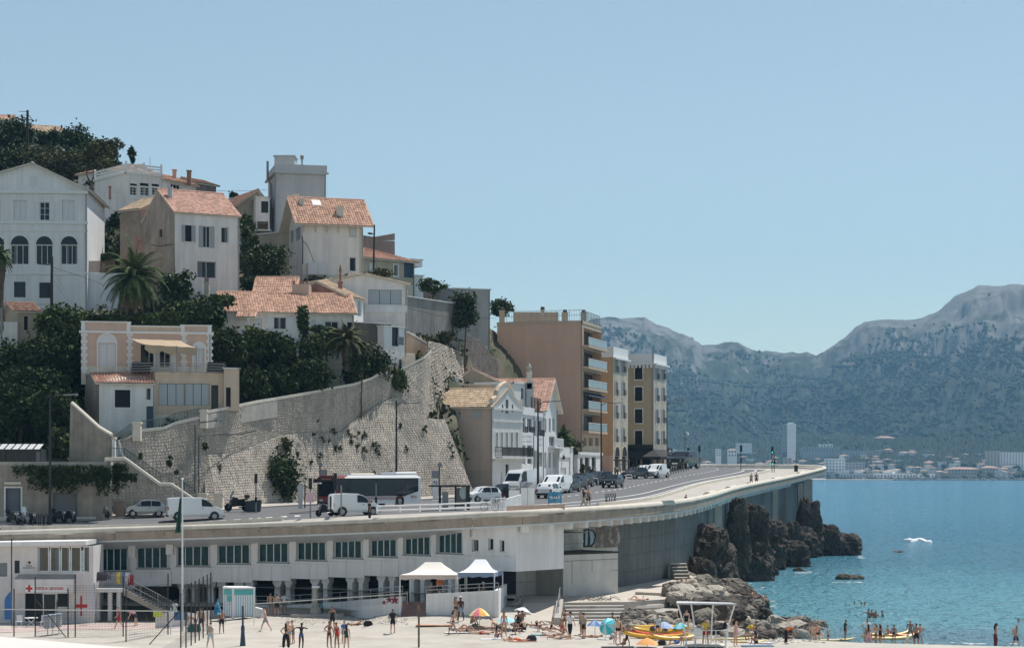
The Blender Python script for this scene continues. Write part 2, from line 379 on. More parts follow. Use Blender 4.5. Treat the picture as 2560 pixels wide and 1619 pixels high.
def opening(root,w,r,kind='win',dep=.2,o=0,frame=None,glass=None,sh=None):
 u0,z0,u1,z1=r;W_,H_=u1-u0,z1-z0;fm=frame or M_frame;q=o-dep;fw=min(.07,W_*.12)
 k=kind.split('+');b=k[0]
 if b in('win','win2','win3','win4','grid','french','door','one'):
  m=MB();w.slab(m,u0,z0,u0+fw,z1,q,q+.06);w.slab(m,u1-fw,z0,u1,z1,q,q+.06);w.slab(m,u0+fw,z1-fw,u1-fw,z1,q,q+.06);w.slab(m,u0+fw,z0,u1-fw,z0+fw,q,q+.06)
  n={'win':2,'win2':2,'win3':3,'win4':4,'grid':2,'french':2,'door':1,'one':1}[b]
  for i in range(1,n):x=u0+W_*i/n;w.slab(m,x-fw*.4,z0+fw,x+fw*.4,z1-fw,q,q+.05)
  if b=='grid':
   for i in(1,2):z=z0+H_*i/3;w.slab(m,u0+fw,z-.02,u1-fw,z+.02,q,q+.045)
  win=m.build('window',fm,root)
  for i in range(n):
   m=MB();a,c=u0+fw*.5+(W_-fw)*i/n,u0+fw*.5+(W_-fw)*(i+1)/n
   m.poly([w.P(a,z0,q+.01),w.P(c,z0,q+.01),w.P(c,z1,q+.01),w.P(a,z1,q+.01)]);m.build('pane',glass or M_glass,win)
   if b!='door' and H_>.7 and R.random()<.45:m=MB();x,y=(a,lerp(a,c,R.uniform(.25,.6)))if R.random()<.5 else(lerp(a,c,R.uniform(.5,.75)),c);m.poly([w.P(x,z0+.04,q+.014),w.P(y,z0+.04,q+.014),w.P(y,z1-.04,q+.014),w.P(x,z1-.04,q+.014)]);m.build('curtain',M_curt,win)
 elif b=='blind':
  for i in range(3):
   m=MB();louvers(m,w,(u0+W_*i/3+.03,z0+.03,u0+W_*(i+1)/3-.03,z1-.03),q+.06,max(6,int(H_/.16)));m.build('blind',M_blind,root)
  m=MB();m.poly([w.P(u0,z0,q),w.P(u1,z0,q),w.P(u1,z1,q),w.P(u0,z1,q)]);m.build('window',M_glass,root)
 elif b=='shut':
  for i in range(2):
   m=MB();louvers(m,w,(u0+W_*i/2+.01,z0,u0+W_*(i+1)/2-.01,z1),q+.05);m.build('shutter',sh or M_shutw,root)
 elif b=='roll':
  m=MB();louvers(m,w,r,q+.04,max(5,int(H_/.12)));m.build('roller_shutter',sh or M_grey,root)
 elif b=='panel':
  m=MB();w.slab(m,u0,z0,u1,z1,q-.02,q+.04)
  for i in range(2):w.slab(m,u0+W_*.12,z0+H_*(.08+.46*i),u1-W_*.12,z0+H_*(.46+.46*i),q+.04,q+.06)
  m.build('door',sh or M_bluedoor,root)
 else:
  m=MB();m.poly([w.P(u0,z0,q),w.P(u1,z0,q),w.P(u1,z1,q),w.P(u0,z1,q)]);m.build('opening',M_dark,root)
 if 'so' in k:
  for a,c in((u0-W_*.52,u0-.02),(u1+.02,u1+W_*.52)):
   m=MB();louvers(m,w,(a,z0,c,z1),o+.05);m.build('shutter',sh or M_shut,root)
 if 'sill' in k:m=MB();w.slab(m,u0-.1,z0-.12,u1+.1,z0,o-.02,o+.12);m.build('sill',M_trim,root)
 if 'tr' in k:
  m=MB();t=.13
  w.slab(m,u0-t,z0-t,u0,z1+t,o,o+.04);w.slab(m,u1,z0-t,u1+t,z1+t,o,o+.04);w.slab(m,u0,z1,u1,z1+t,o,o+.04);w.slab(m,u0,z0-t,u1,z0,o,o+.04);m.build('surround',M_trim,root)
 if 'bal' in k:
  m=MB();h=min(1.,H_*.4);e=.28
  for z in(z0+.05,z0+h):m.path([w.P(u0-.1,z,o),w.P(u0-.1,z,o+e),w.P(u1+.1,z,o+e),w.P(u1+.1,z,o)],.022,4)
  n=max(4,int(W_/.13))
  for i in range(n+1):x=u0-.1+(W_+.2)*i/n;m.tube(w.P(x,z0+.05,o+e),w.P(x,z0+h,o+e),.012,4)
  m.build('balcony_rail',M_black,root)
def rail(mb,pts,h=1.,step=.14,r=.02,rb=.012,bars=True,mids=()):
 for z in(h,)+tuple(mids):mb.path([p+V((0,0,z))for p in pts],r,5)
 if bars:
  mb.path([p+V((0,0,.1))for p in pts],r*.8,4)
  for p in sub(pts,step):mb.tube(p+V((0,0,.1)),p+V((0,0,h)),rb,4)
 for p in sub(pts,1.8):mb.tube(p,p+V((0,0,h)),r*1.2,5)
# ---------------------------------------------------------------- the beach house under the promenade
FAC={-60:160,215:160}
MY=lambda px:(lambda t:lerp(t[0][1],t[1][1],(px-t[0][0])/(t[1][0]-t[0][0])))(next((a,b)for a,b in zip(MYP,MYP[1:])if px<=b[0]or b is MYP[-1]))
MYP=[(-200,169.2),(379,169),(480,168.6),(581,168),(679,167),(772,165.6),(865,164),(952,162),(1037,160),(1118,157.6),(1147,156.6),(1290,153)]
PAR_Z=lambda p:PR[near_par(p)].z
M_facade=mat('facade_white',(.78,.77,.77),.7,.07,.4,streak=.12)
house_m=T('beach_house','long white curved beach house with teal windows built under the promenade','building',W(640,1540,167))
bays=[(329,429,341.5,416,1362,1420),(429,530,441,519,1358.5,1414.5),(530,631,543,620,1352.5,1408.5),(631,727,644,715.5,1346.5,1405),(727,821,740,808.5,1341,1400),
  (821,911,832,897.5,1336,1394.5),(911,997,922,984,1331,1391),(997,1080,1007,1068,1327,1386.5),(1080,1160,1090,1148,1321.5,1382.5)]
BOT=lambda px:lerp(1470,1426,max(0,min(1,(px-250)/1040))**.9)
def pl(px):return V((X(px,MY(px)),MY(px),0))
for i,(a,b,x0,x1,y0,y1)in enumerate([(222,329,249,316,1363,1426)]+bays):
 w=Wl(pl(a),pl(b));r=w.rect(x0,y0,x1,y1);zt=PAR_Z(pl(b))-1.2;zb=Z(BOT((a+b)/2),MY((a+b)/2));zsp=r[1]-.28
 wide=(r[0]-.0,r[1],min(r[2]+.55,w.L-.12),r[3])
 m=MB();wallmesh(m,w,0,w.L,zsp,zt,[wide],.45);m.build('wall',M_facade,house_m)
 m=MB();w.slab(m,wide[0]-.08,r[1]-.07,wide[2]+.05,r[1],-.2,.06);m.build('sill',M_grey,house_m)
 fm=MB();q=-.4
 n=4;fr=.055
 for k in range(n+1):
  x=lerp(r[0],r[2],k/n);w.slab(fm,x-fr*.7,r[1],x+fr*.7,r[3],q,q+.08)
 w.slab(fm,r[0],r[3]-.06,r[2],r[3],q+.005,q+.075);w.slab(fm,r[0],r[1],r[2],r[1]+.06,q+.005,q+.075);w.slab(fm,r[2],r[1],wide[2],r[3],q-.1,q)
 win=fm.build('window',M_frame,house_m)
 for k in range(n):
  pm=MB();pm.poly([w.P(lerp(r[0],r[2],k/n),r[1],q+.02),w.P(lerp(r[0],r[2],(k+1)/n),r[1],q+.02),w.P(lerp(r[0],r[2],(k+1)/n),r[3],q+.02),w.P(lerp(r[0],r[2],k/n),r[3],q+.02)]);pm.build('pane',M_teal,win)
 np_=2
 for k in range(np_):
  m=MB();w.slab(m,w.L*k/np_+.012,zb,w.L*(k+1)/np_-.012,zsp-.012,-.25,.02);m.build('panel',M_facade,house_m)
 m=MB();w.slab(m,0,zt-.22,w.L,zt-.05,.0,.07);m.build('moulding',M_trim,house_m)
w=Wl(pl(1160),pl(1290));zt=PAR_Z(pl(1290))-1.2;zb=Z(1427,153.5)
hs=[w.rect(1179,1347,1196,1378),w.rect(1220,1344.5,1233.5,1375),w.rect(1249,1349,1261,1379)];zsp=hs[0][1]-.3
m=MB();wallmesh(m,w,0,w.L,zsp,zt,hs,.3)
m.poly([w.P(w.L,zb),w.P(w.L,zb,-6),w.P(w.L,zt,-6),w.P(w.L,zt)]);m.build('wall',M_facade,house_m)
for h in hs:opening(house_m,w,h,'one+sill',.25)
for k in range(3):m=MB();w.slab(m,w.L*k/3+.01,zb,w.L*(k+1)/3-.01,zsp-.012,-.25,.02);m.build('panel',M_facade,house_m)
m=MB();m.poly([w.P(0,zb,-.2),w.P(w.L,zb,-.2),w.P(w.L,zb,-6),w.P(0,zb,-6)]);m.build('soffit',M_white,house_m)
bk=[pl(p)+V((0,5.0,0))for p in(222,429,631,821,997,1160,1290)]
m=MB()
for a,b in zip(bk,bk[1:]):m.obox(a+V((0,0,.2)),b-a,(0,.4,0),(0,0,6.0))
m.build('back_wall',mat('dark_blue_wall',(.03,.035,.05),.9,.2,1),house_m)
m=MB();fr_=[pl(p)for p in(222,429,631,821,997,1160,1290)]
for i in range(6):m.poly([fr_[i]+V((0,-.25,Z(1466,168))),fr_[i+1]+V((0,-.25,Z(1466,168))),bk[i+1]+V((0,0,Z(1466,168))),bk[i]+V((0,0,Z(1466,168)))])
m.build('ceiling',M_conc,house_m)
m=MB()
for i in range(6):m.poly([fr_[i]+V((0,-4,1.75)),fr_[i+1]+V((0,-4,1.75)),bk[i+1]+V((0,0,1.75)),bk[i]+V((0,0,1.75))])
m.build('floor',M_conc,house_m)
for c in(470,540,612,710,804,894,972,1050,1120):
 for s in(-14,13):
  p=pl(c+s)+V((0,.8,0));zt=Z(BOT(c),MY(c))+.15
  m=MB();d=(pl(c+30)-pl(c)).normalized();n=V((d.y,-d.x,0));a=.30 if s<0 else .25
  for z0,z1,a0,a1 in((1.7,zt-.7,a,a*.82),(zt-.7,zt-.4,a*.82,a*1.5),(zt-.4,zt,a*1.5,a*1.5)):
   b0=[p+d*(sx*a0)+n*(sy*.35)+V((0,0,z0))for sx,sy in((-1,-1),(1,-1),(1,1),(-1,1))];b1=[p+d*(sx*a1)+n*(sy*.4)+V((0,0,z1))for sx,sy in((-1,-1),(1,-1),(1,1),(-1,1))]
   m.grid([b0,b1],close=True);m.poly(b1)
  m.build('column',M_white,house_m)
for px,py in((332,1372),(426,1364),(1165,1322)):
 p=pl(px);m=MB();m.obox(p+V((-.3,-.5,Z(py+20,p.y))),(.6,0,0),(0,.52,0),(0,0,1.3));m.build('bracket',M_white,house_m)
text('lettering','MAISON de la MER',.62,flat('lettering_black',(.03,.03,.035)),pl(380)+V((0,-.35,Z(1453,169)))+V((0,.29,0)),pl(430)-pl(330),house_m,bold=.012)
w=Wl(pl(329),pl(429));r=w.rect(348,1443,414,1464);m=MB();w.slab(m,*r,.021,.03);m.build('sign_panel',M_white2,house_m)
M_fa=mat('first_aid_wall',(.68,.65,.64),.8,.08,.6,streak=.1)
fa=T('first_aid_post','cream first aid post with red cross and red lettered sign beside the beach house','building',W(130,1557,162))
A,B=V((X(-90,162.0),162.0,0)),V((X(218,162.0),162.0,0));w=Wl(A,B);ztop=Z(1372,162.0)
op=[(95,1366,121,1428),(124,1366,148,1428),(151,1366,173,1428),(176,1366,201,1428),(208,1366,223,1428)]
hh=w.rect(94,1366,223,1429);g=w.rect(62,1482,172,1552);hs=w.rect(36,1400,49,1432);h2=w.rect(-20,1406,18,1440)
zb=-.4;ztop=hh[3]+.1
m=MB();wallmesh(m,w,0,w.L+.5,zb,ztop,[hh,g,hs,h2],.3);m.poly([w.P(w.L+.5,zb),w.P(w.L+.5,zb,-4),w.P(w.L+.5,ztop,-4),w.P(w.L+.5,ztop)]);m.build('wall',M_fa,fa)
for o in op:opening(fa,w,w.rect(*o),'one',.25,glass=mat('brown_glass',(.05,.045,.04),.1,.3,1.,spec=.7))
opening(fa,w,hs,'roll',.2,sh=M_dframe);opening(fa,w,h2,'roll',.2,sh=M_grey)
for o,k in(((62,1482,104,1552),'dark'),((106,1483,139,1552),'one'),((142,1483,171,1515),'dark'),((142,1516,171,1552),'panel')):opening(fa,w,w.rect(*o),k,.28,sh=M_fa)
r=w.rect(44,1445,190,1480);m=MB();w.slab(m,r[0],r[1],r[2],r[3],.0,1.1);m.build('canopy',M_fa,fa)
m=MB();m.poly([w.P(r[0],r[3]+.01,1.12),w.P(r[2],r[3]+.01,1.12),w.P(r[2],r[3]+.35,0.02),w.P(r[0]+.1,r[3]+.35,.02)]);m.build('canopy_roof',M_conc,fa)
s_=w.rect(72,1459,173,1477);m=MB();w.slab(m,s_[0],s_[1],s_[2],s_[3],1.1,1.125);m.build('sign_panel',M_white2,fa)
M_red=flat('red_paint',(.48,.025,.03),.6)
c=w.P(*w.uz(131,1467.8),1.13);text('lettering','POSTE de SECOURS',.265,M_red,c,w.d,fa,bold=.01)
u,z=w.uz(81.5,1467.8);m=MB();w.slab(m,u-.09,z-.27,u+.09,z+.27,1.126,1.14);w.slab(m,u-.27,z-.09,u-.09,z+.09,1.126,1.14);w.slab(m,u+.09,z-.09,u+.27,z+.09,1.126,1.14);m.build('cross',M_red,fa)
u,z=w.uz(203,1513);m=MB();w.slab(m,u-.08,z-.82,u+.08,z+.82,.0,.014);w.slab(m,u-.5,z-.15,u-.08,z+.12,.0,.014);w.slab(m,u+.08,z-.15,u+.5,z+.12,.0,.014);m.build('cross',M_red,fa)
text('lettering','POSTE\nDE SECOURS 3',.16,flat('lettering_grey',(.08,.07,.07)),w.P(*w.uz(73,1416),.02),w.d,fa)
u,z=w.uz(73.5,1405);m=MB();w.slab(m,u-.06,z-.12,u+.06,z+.12,.0,.015);w.slab(m,u-.12,z-.06,u-.06,z+.06,.0,.015);w.slab(m,u+.06,z-.06,u+.12,z+.06,.0,.015);m.build('cross',flat('maroon',(.12,.02,.03)),fa)
m=MB();m.obox(W(-60,1366,161.2),W(215,1362,161.2)-W(-60,1366,161.2),(0,4.5,0),(0,0,.35));m.build('fascia',M_white,fa)
# ---------------------------------------------------------------- deck retaining walls
def planwall(pts):return[Wl(a,b)for a,b in zip(pts,pts[1:])]
pw=T('retaining_wall','white panelled retaining wall under the deck beside the beach house','wall',W(1380,1478,167))
wp=[V((X(p,y),y,0))for p,y in((1205,162.5),(1290,164.5),(1390,167.5),(1545,176))]
M_pan=mat('white_panel',(.60,.585,.56),.85,.10,.6,streak=.12,c2=(.52,.50,.47),f2=.6)
M_joint=flat('dark_joint',(.10,.10,.10),.9)
for w in planwall(wp):
 m=MB();w.slab(m,-.2,1.5,w.L,8.6,-.5,-.05);m.build('backing',M_joint,pw)
 n=max(1,round(w.L/1.15))
 for i in range(n):
  z=2.2
  for k,h in enumerate((1.5,1.5,1.5,1.4)):
   m=MB();g=.014;w.slab(m,w.L*i/n+g,z+g,w.L*(i+1)/n-g,z+h-g,-.05,R.uniform(0,.012));m.build('panel',M_pan,pw);z+=h
sh=T('store_hut','low white store with dark flat roof under the deck wall','hut',W(1465,1475,166))
a,b=V((X(1408,163.5),163.5,0)),V((X(1545,167.5),167.5,0));w=Wl(a,b);zr=Z(1383,166)
dr=w.rect(1482,1408,1528,1462)
m=MB();wallmesh(m,w,0,w.L,2.2,zr,[dr],.06);m.poly([w.P(w.L,2.2),w.P(w.L,2.2,-9),w.P(w.L,zr,-9),w.P(w.L,zr)]);m.poly([w.P(0,2.2,-4),w.P(0,2.2),w.P(0,zr),w.P(0,zr,-4)]);m.build('wall',M_pan,sh)
opening(sh,w,dr,'panel',.04,sh=M_pan)
m=MB();m.prism([w.P(-.05,zr,.06),w.P(w.L+.06,zr,.06),w.P(w.L+.06,zr,-9),w.P(-.05,zr,-6)],(0,0,.14));m.build('roof',mat('roof_felt',(.045,.043,.042),.9,.3,1),sh)
m=MB()
for x0,y0,x1,y1 in((1410,1402,1545,1396),(1430,1402,1430,1458),(1480,1402,1480,1430),(1529,1424,1545,1424)):
 u0,z0=w.uz(x0,y0);u1,z1=w.uz(x1,y1);m.tube(w.P(u0,z0,.004),w.P(u1,z1,.004),.022,4)
m.build('crack',M_joint,sh)
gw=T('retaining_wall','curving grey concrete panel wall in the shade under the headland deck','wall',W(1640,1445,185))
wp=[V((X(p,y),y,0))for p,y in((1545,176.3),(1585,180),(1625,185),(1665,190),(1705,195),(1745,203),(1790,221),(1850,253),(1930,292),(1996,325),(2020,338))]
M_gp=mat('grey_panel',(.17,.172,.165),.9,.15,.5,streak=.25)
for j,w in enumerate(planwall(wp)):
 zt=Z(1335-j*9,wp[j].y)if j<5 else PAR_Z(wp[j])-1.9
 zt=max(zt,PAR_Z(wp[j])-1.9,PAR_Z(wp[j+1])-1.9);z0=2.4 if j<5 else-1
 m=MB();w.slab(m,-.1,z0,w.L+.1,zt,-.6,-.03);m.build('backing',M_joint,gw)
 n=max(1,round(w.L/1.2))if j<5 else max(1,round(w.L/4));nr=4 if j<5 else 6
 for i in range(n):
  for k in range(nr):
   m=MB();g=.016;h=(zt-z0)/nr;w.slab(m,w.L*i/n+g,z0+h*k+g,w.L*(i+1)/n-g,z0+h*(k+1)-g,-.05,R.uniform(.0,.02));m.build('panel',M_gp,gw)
for px,Y in((1792,213),(1998,308),(2012,322),(2022,328),(1935,280)):
 p=V((X(px,Y),Y,0));zt=PAR_Z(p)-1.5;m=MB();m.box(p.x-.4,p.y-1.4,1,p.x+.4,p.y-.4,zt);m.build('pier',M_conc,gw)
w=Wl(V((X(1390,168.5),168.5,0)),V((X(1550,174.9),174.9,0)));gr=T('graffiti','black and pale blue painted graffiti on the wall above the hut roof','graffiti',w.P(5,6))
def blob(pts,mt,nm,o):
 m=MB();m.prism([w.P(*w.uz(x,y),o)for x,y in pts],w.n*.006);m.build(nm,mt,gr)
blob([(1409,1323),(1488,1318),(1488,1368),(1409,1372)],mat('dirty_panel',(.30,.29,.28),.9,.3,2),'ground_coat',.02)
blob([(1489,1318),(1550,1313),(1550,1366),(1489,1369)],mat('peeling_paint',(.17,.14,.125),.9,.2,1,c2=(.36,.34,.33),f2=.55,s2=1.4),'ground_coat',.02)
M_gb=flat('graffiti_blue',(.30,.42,.48),.8);M_gk=flat('graffiti_black',(.02,.02,.025),.8)
blob([(1440,1332),(1452,1324),(1470,1321),(1484,1324),(1489,1338),(1486,1356),(1478,1366),(1450,1367),(1442,1358),(1450,1346)],M_gk,'letters',.028)
for pts in([(1444,1333),(1453,1327),(1460,1327),(1455,1339),(1459,1352),(1452,1364),(1446,1358),(1453,1347)],[(1463,1325),(1469,1324),(1468,1362),(1462,1363)],[(1472,1324),(1481,1327),(1485,1340),(1482,1355),(1474,1363),(1475,1345)]):blob(pts,M_gb,'letters',.036)
for pts in([(1411,1328),(1419,1326),(1419,1328.5),(1414,1330),(1420,1337),(1416,1338)],[(1424,1327),(1427,1326),(1428,1338),(1425,1339)],[(1412,1352),(1420,1346),(1422,1348),(1416,1360),(1413,1360)],[(1430,1340),(1440,1334),(1441,1337),(1433,1346)]):blob(pts,M_gk,'letters',.03)
# ---------------------------------------------------------------- lower promenade platform, steps and terraces
def slabtop(pts,z,h,label,cat,m,name):
 mb=MB();mb.prism([V((p.x,p.y,z-h))for p in pts],(0,0,h));return thing(mb,name,m,label,cat)
M_plat=mat('platform_concrete',(.50,.45,.39),.9,.12,.4,bump=.1)
pz=2.62
pp=[G(x,y,pz)for x,y in((1250,1484),(1300,1480),(1400,1475),(1545,1460),(1640,1443),(1705,1432),(1745,1440),(1735,1475),(1700,1490),(1660,1497),(1570,1503),(1415,1505),(1392,1506),(1250,1506))]
mb=MB();mb.prism([p-V((0,0,2.5))for p in pp],(0,0,2.5));mb.build('platform',M_plat,kind='structure')
rp=[[G(x,y,pz+.005)for x,y in r]for r in(((1180,1505),(1300,1506),(1400,1505),(1500,1504),(1600,1500),(1740,1480)),((1180,1470),(1300,1470),(1400,1465),(1500,1455),(1600,1440),(1760,1420)))]
T_plat=bvh([rp])
def steps(label,q0,q1,n,z1,z0,m,depth,name='steps',cat='steps',nz=V((0,-1,0))):
 root=T(name,label,cat,V(((q0.x+q1.x)/2,q0.y,z0)));h=(z1-z0)/n
 for i in range(n):
  mb=MB();o=nz*(depth*i);mb.obox(V((q0.x,q0.y,z0-.5))+o+nz*.001*i,q1-q0,nz*depth,(0,0,z1-h*i-z0+.5));mb.build('step',m,root)
q0,q1=G(1411,1506,pz),G(1556,1503,pz);q1.y=q0.y+.35;q0.z=q1.z=0
steps('broad flight of worn concrete steps from platform to beach',q0,q1,5,pz-.18,1.5,M_conc,1.05)
q0,q1=G(1238,1508,pz),G(1308,1506,pz);q0.z=q1.z=0
steps('brown edged steps beside the white terrace wall',q0,q1,5,pz-.17,1.6,mat('brown_step',(.20,.13,.11),.9,.15,1),.8)
mb=MB();a,b,c,d=G(1308,1506,pz),G(1392,1506,pz),G(1385,1553,1.72),G(1280,1541,1.8)
mb.prism([d-V((0,0,.9)),c-V((0,0,.9)),b-V((0,0,.9)),a-V((0,0,.9))],(0,0,.9));thing(mb,'ramp',M_plat,'sloping concrete ramp between the two flights of steps','ramp')
mb=MB();mb.prism([c+V((0,0,-.8)),c+V((.5,0,-.8)),b+V((.5,0,-.8)),b+V((0,0,-.8))],(0,0,1.1));thing(mb,'ramp_wall',M_conc,'low concrete side wall of the ramp beside the broad steps','low wall')
for nm,aa,bb in(('left',a,d),('right',b,c)):
 mb=MB();p0,p1=aa.lerp(bb,.05),aa.lerp(bb,.75)
 if nm=='right':p0.z+=.25;p1.z+=.25;p0.x+=.25;p1.x+=.25
 rail(mb,[p0,p0.lerp(p1,.5),p1],1.0,r=.03,bars=False,mids=(.5,));thing(mb,'handrail',M_grey,'steel handrail on the %s of the ramp'%('side by the brown edged steps' if nm=='left' else 'side by the broad worn steps'),'handrail')
mb=MB()
for x0,x1,y0,y1 in((1410,1500,1474,1477),(1590,1675,1485,1489)):
 p,q=G(x0,y0,pz),G(x1,y1,pz);mb.obox(p,q-p,(0,1.0,0),(0,0,.22))
thing(mb,'ledge',M_plat,'low concrete ledges crossing the sunny platform','ledge')
for k,(pts,z1,lab)in enumerate((([(1560,1512),(1640,1509),(1700,1500),(1760,1500)],2.3,'rounded concrete quay edge below the sunbathers'),([(1556,1530),(1640,1527),(1760,1518)],1.9,'lower mossy concrete quay wall above the boulders'))):
 mb=MB();P=[G(x,y,z1)for x,y in pts]
 rr=[]
 for p in P:rr.append([p+V((0,a,b))for a,b in((-.55,-1.7),(-.55,-.25),(-.4,-.05),(0,0),(3.5,.05))])
 mb.grid(rr);mb.poly(rr[0]);mb.poly(rr[-1]);thing(mb,'quay_wall',M_conc,lab,'quay wall')
steps_p=G(1690,1448,pz);root=T('steps','short black and white stone steps up to the rock at the platform end','steps',steps_p)
for i in range(5):
 mb=MB();p=G(1687,1449,pz)+V((-.05*i,.55*i,0));mb.obox(p,(1.5,.2,0),(0,.56,0),(0,0,.30*i+.26));mb.build('step',M_coping,root)
 mb=MB();mb.obox(p+V((.03,-.012,.02)),(1.44,.2,0),(0,.012,0),(0,0,.30*i+.16));mb.build('riser',M_joint,root)
def lowwall(label,pts,y_bot,Yd,mt=M_white,th=.3,name='low_wall',rl=None,mids=(),zb=.3):
 P=[W(x,y,Y)for(x,y),Y in zip(pts,Yd)];root=T(name,label,'low wall',P[0])
 for a,b in zip(P,P[1:]):
  m=MB();n=V(((b-a).y,-(b-a).x,0)).normalized()
  m.prism([V((a.x,a.y,zb)),V((b.x,b.y,zb)),b,a],-n*th);m.build('wall_panel',mt,root)
 if rl:m=MB();rail(m,[p+V((0,.15,0))for p in P],rl,r=.03,bars=False,mids=mids);m.build('railing',M_grey,root)
 return root,P
lowwall('white ramp wall with railing in front of the dark columns',[(560,1523),(640,1512),(700,1513),(850,1503),(1006,1489)],1537,[164.5,164,163,162.0,152],rl=.75,mids=(.4,))
rt_,Pt=lowwall('white terrace wall below the two tents',[(1065,1484),(1150,1480),(1246,1475)],1530,[149.2,148.2,147.4],rl=.55,mids=(.28,))
mb=MB();a,b=W(1065,1490,149.2),W(1246,1484,147.4);mb.prism([V((a.x,a.y+.3,.5)),V((b.x,b.y+.3,.5)),V((b.x+.5,b.y+12,.5)),V((a.x+.3,a.y+13,.5))],(0,0,2.6));mb.build('terrace',M_conc,kind='structure')
TERR=3.1
P0=W(1246,1475,147.4);mb=MB();mb.prism([V((P0.x,P0.y,.5)),V((P0.x+.6,P0.y+9,.5)),V((P0.x+.6,P0.y+9,P0.z)),P0],(-.3,0,0));thing(mb,'low_wall',M_white,'white end wall of the tent terrace beside the brown steps','low wall')
q0,q1=V((X(1006,152),152.2,0)),V((X(1066,150),151,0))
steps('reddish steps up to the bar between the white walls',q0,q1,6,2.95,1.9,mat('red_step',(.27,.17,.145),.9,.15,1),.42)
for lab,pts,Y in(('white curved wall with black drop and yellow notice beside the beach stairs',[(388,1533),(420,1530),(480,1531),(500,1534)],[155,154.3,154.5,156]),('white wall behind the changing hut',[(500,1527),(560,1523)],[160,164.5]),('white wall beside the changing hut corner',[(634,1516),(655,1522)],[160,158])):
 lowwall(lab,pts,1565,Y)
mb=MB();q=[G(x,y,.9)for x,y in((-60,1560),(330,1545),(520,1560),(430,1576),(230,1582),(-60,1596))]
mb.poly([p+V((0,0,.42))for p in q])
rows=[]
for i in range(30):
 r=[]
 for j in range(12):
  a=q[0].lerp(q[1],min(1,i/22))if i<=22 else q[1].lerp(q[2],(i-22)/7);b=q[5].lerp(q[4],min(1,i/16))if i<=16 else q[4].lerp(q[3],(i-16)/13)
  p=a.lerp(b,j/11);r.append(V((p.x,p.y,beach_z(p.x,p.y)+.02)))
 rows.append(r)
mb=MB();mb.grid(rows);mb.build('court',mat('pink_court',(.47,.37,.34),.9,.15,.5),kind='structure')
# ---------------------------------------------------------------- hillside
HILL=[(-100,1140,186),(100,1130,187),(230,1110,190),(300,1085,193),(450,1050,194),(600,1005,206),(720,990,210),(860,980,217),(960,945,222),(1060,880,228),(1020,830,233),
  (60,880,208),(120,785,220),(220,775,224),(335,808,208),(480,790,212),(480,740,226),(700,835,213),(650,725,232),(800,690,240),(740,592,262),(960,702,250),(900,690,236),(930,850,225),
  (1080,745,248),(1085,880,240),(1180,880,266),(1130,1040,230),(1090,1070,226),(1160,1020,243),(1210,1010,258),(1120,985,240),(300,565,245),(360,540,260),(100,455,275),(60,355,294),(200,390,290),(300,440,286),(500,490,285),(590,530,280),(-100,350,290),
  (200,420,340),(600,560,340),(1000,760,340),(1300,1000,330),(1250,1120,255),(1400,1155,285),(1500,1160,330),(150,500,400),(900,800,400),(1400,1150,400),(980,690,275),(1150,745,270)]
HP=[W(*p)for p in HILL]+[p+V((0,0,0))for p in BR[:60:3]]
def hill_z(x,y):
 sw=sz=0
 for p in HP:
  d=(p.x-x)**2+(p.y-y)**2+.5;w=d**-1.6;sw+=w;sz+=w*p.z
 return sz/sw
rows=[]
br2=along(BR,110)[:98]
for p in br2:
 r=[]
 for k in range(60):
  d=k*k*.055+(k*.5);q=V((p.x-d*.12,p.y+d+.3,0));q.z=hill_z(q.x,q.y)if k else p.z
  if p.x>-5 and d<13:q.z=min(q.z,p.z-.25*min(1,k)+max(0,d-7)*.1)
  if k>2:q.z+=(.5 if d>9 else .05)*noise.noise(V((q.x*.3,q.y*.3,0)))
  r.append(q)
 rows.append(r)
p0=rows[0]
rows=[[V((p.x-60,p.y,p.z))for p in p0]]+rows
mb=MB();mb.grid(rows);mb.build('hillside',M_soil,kind='structure',smooth=True)
T_hill=bvh([rows])
def hz_at(x,y):
 z=down(T_hill,x,y);return z if z is not None else hill_z(x,y)
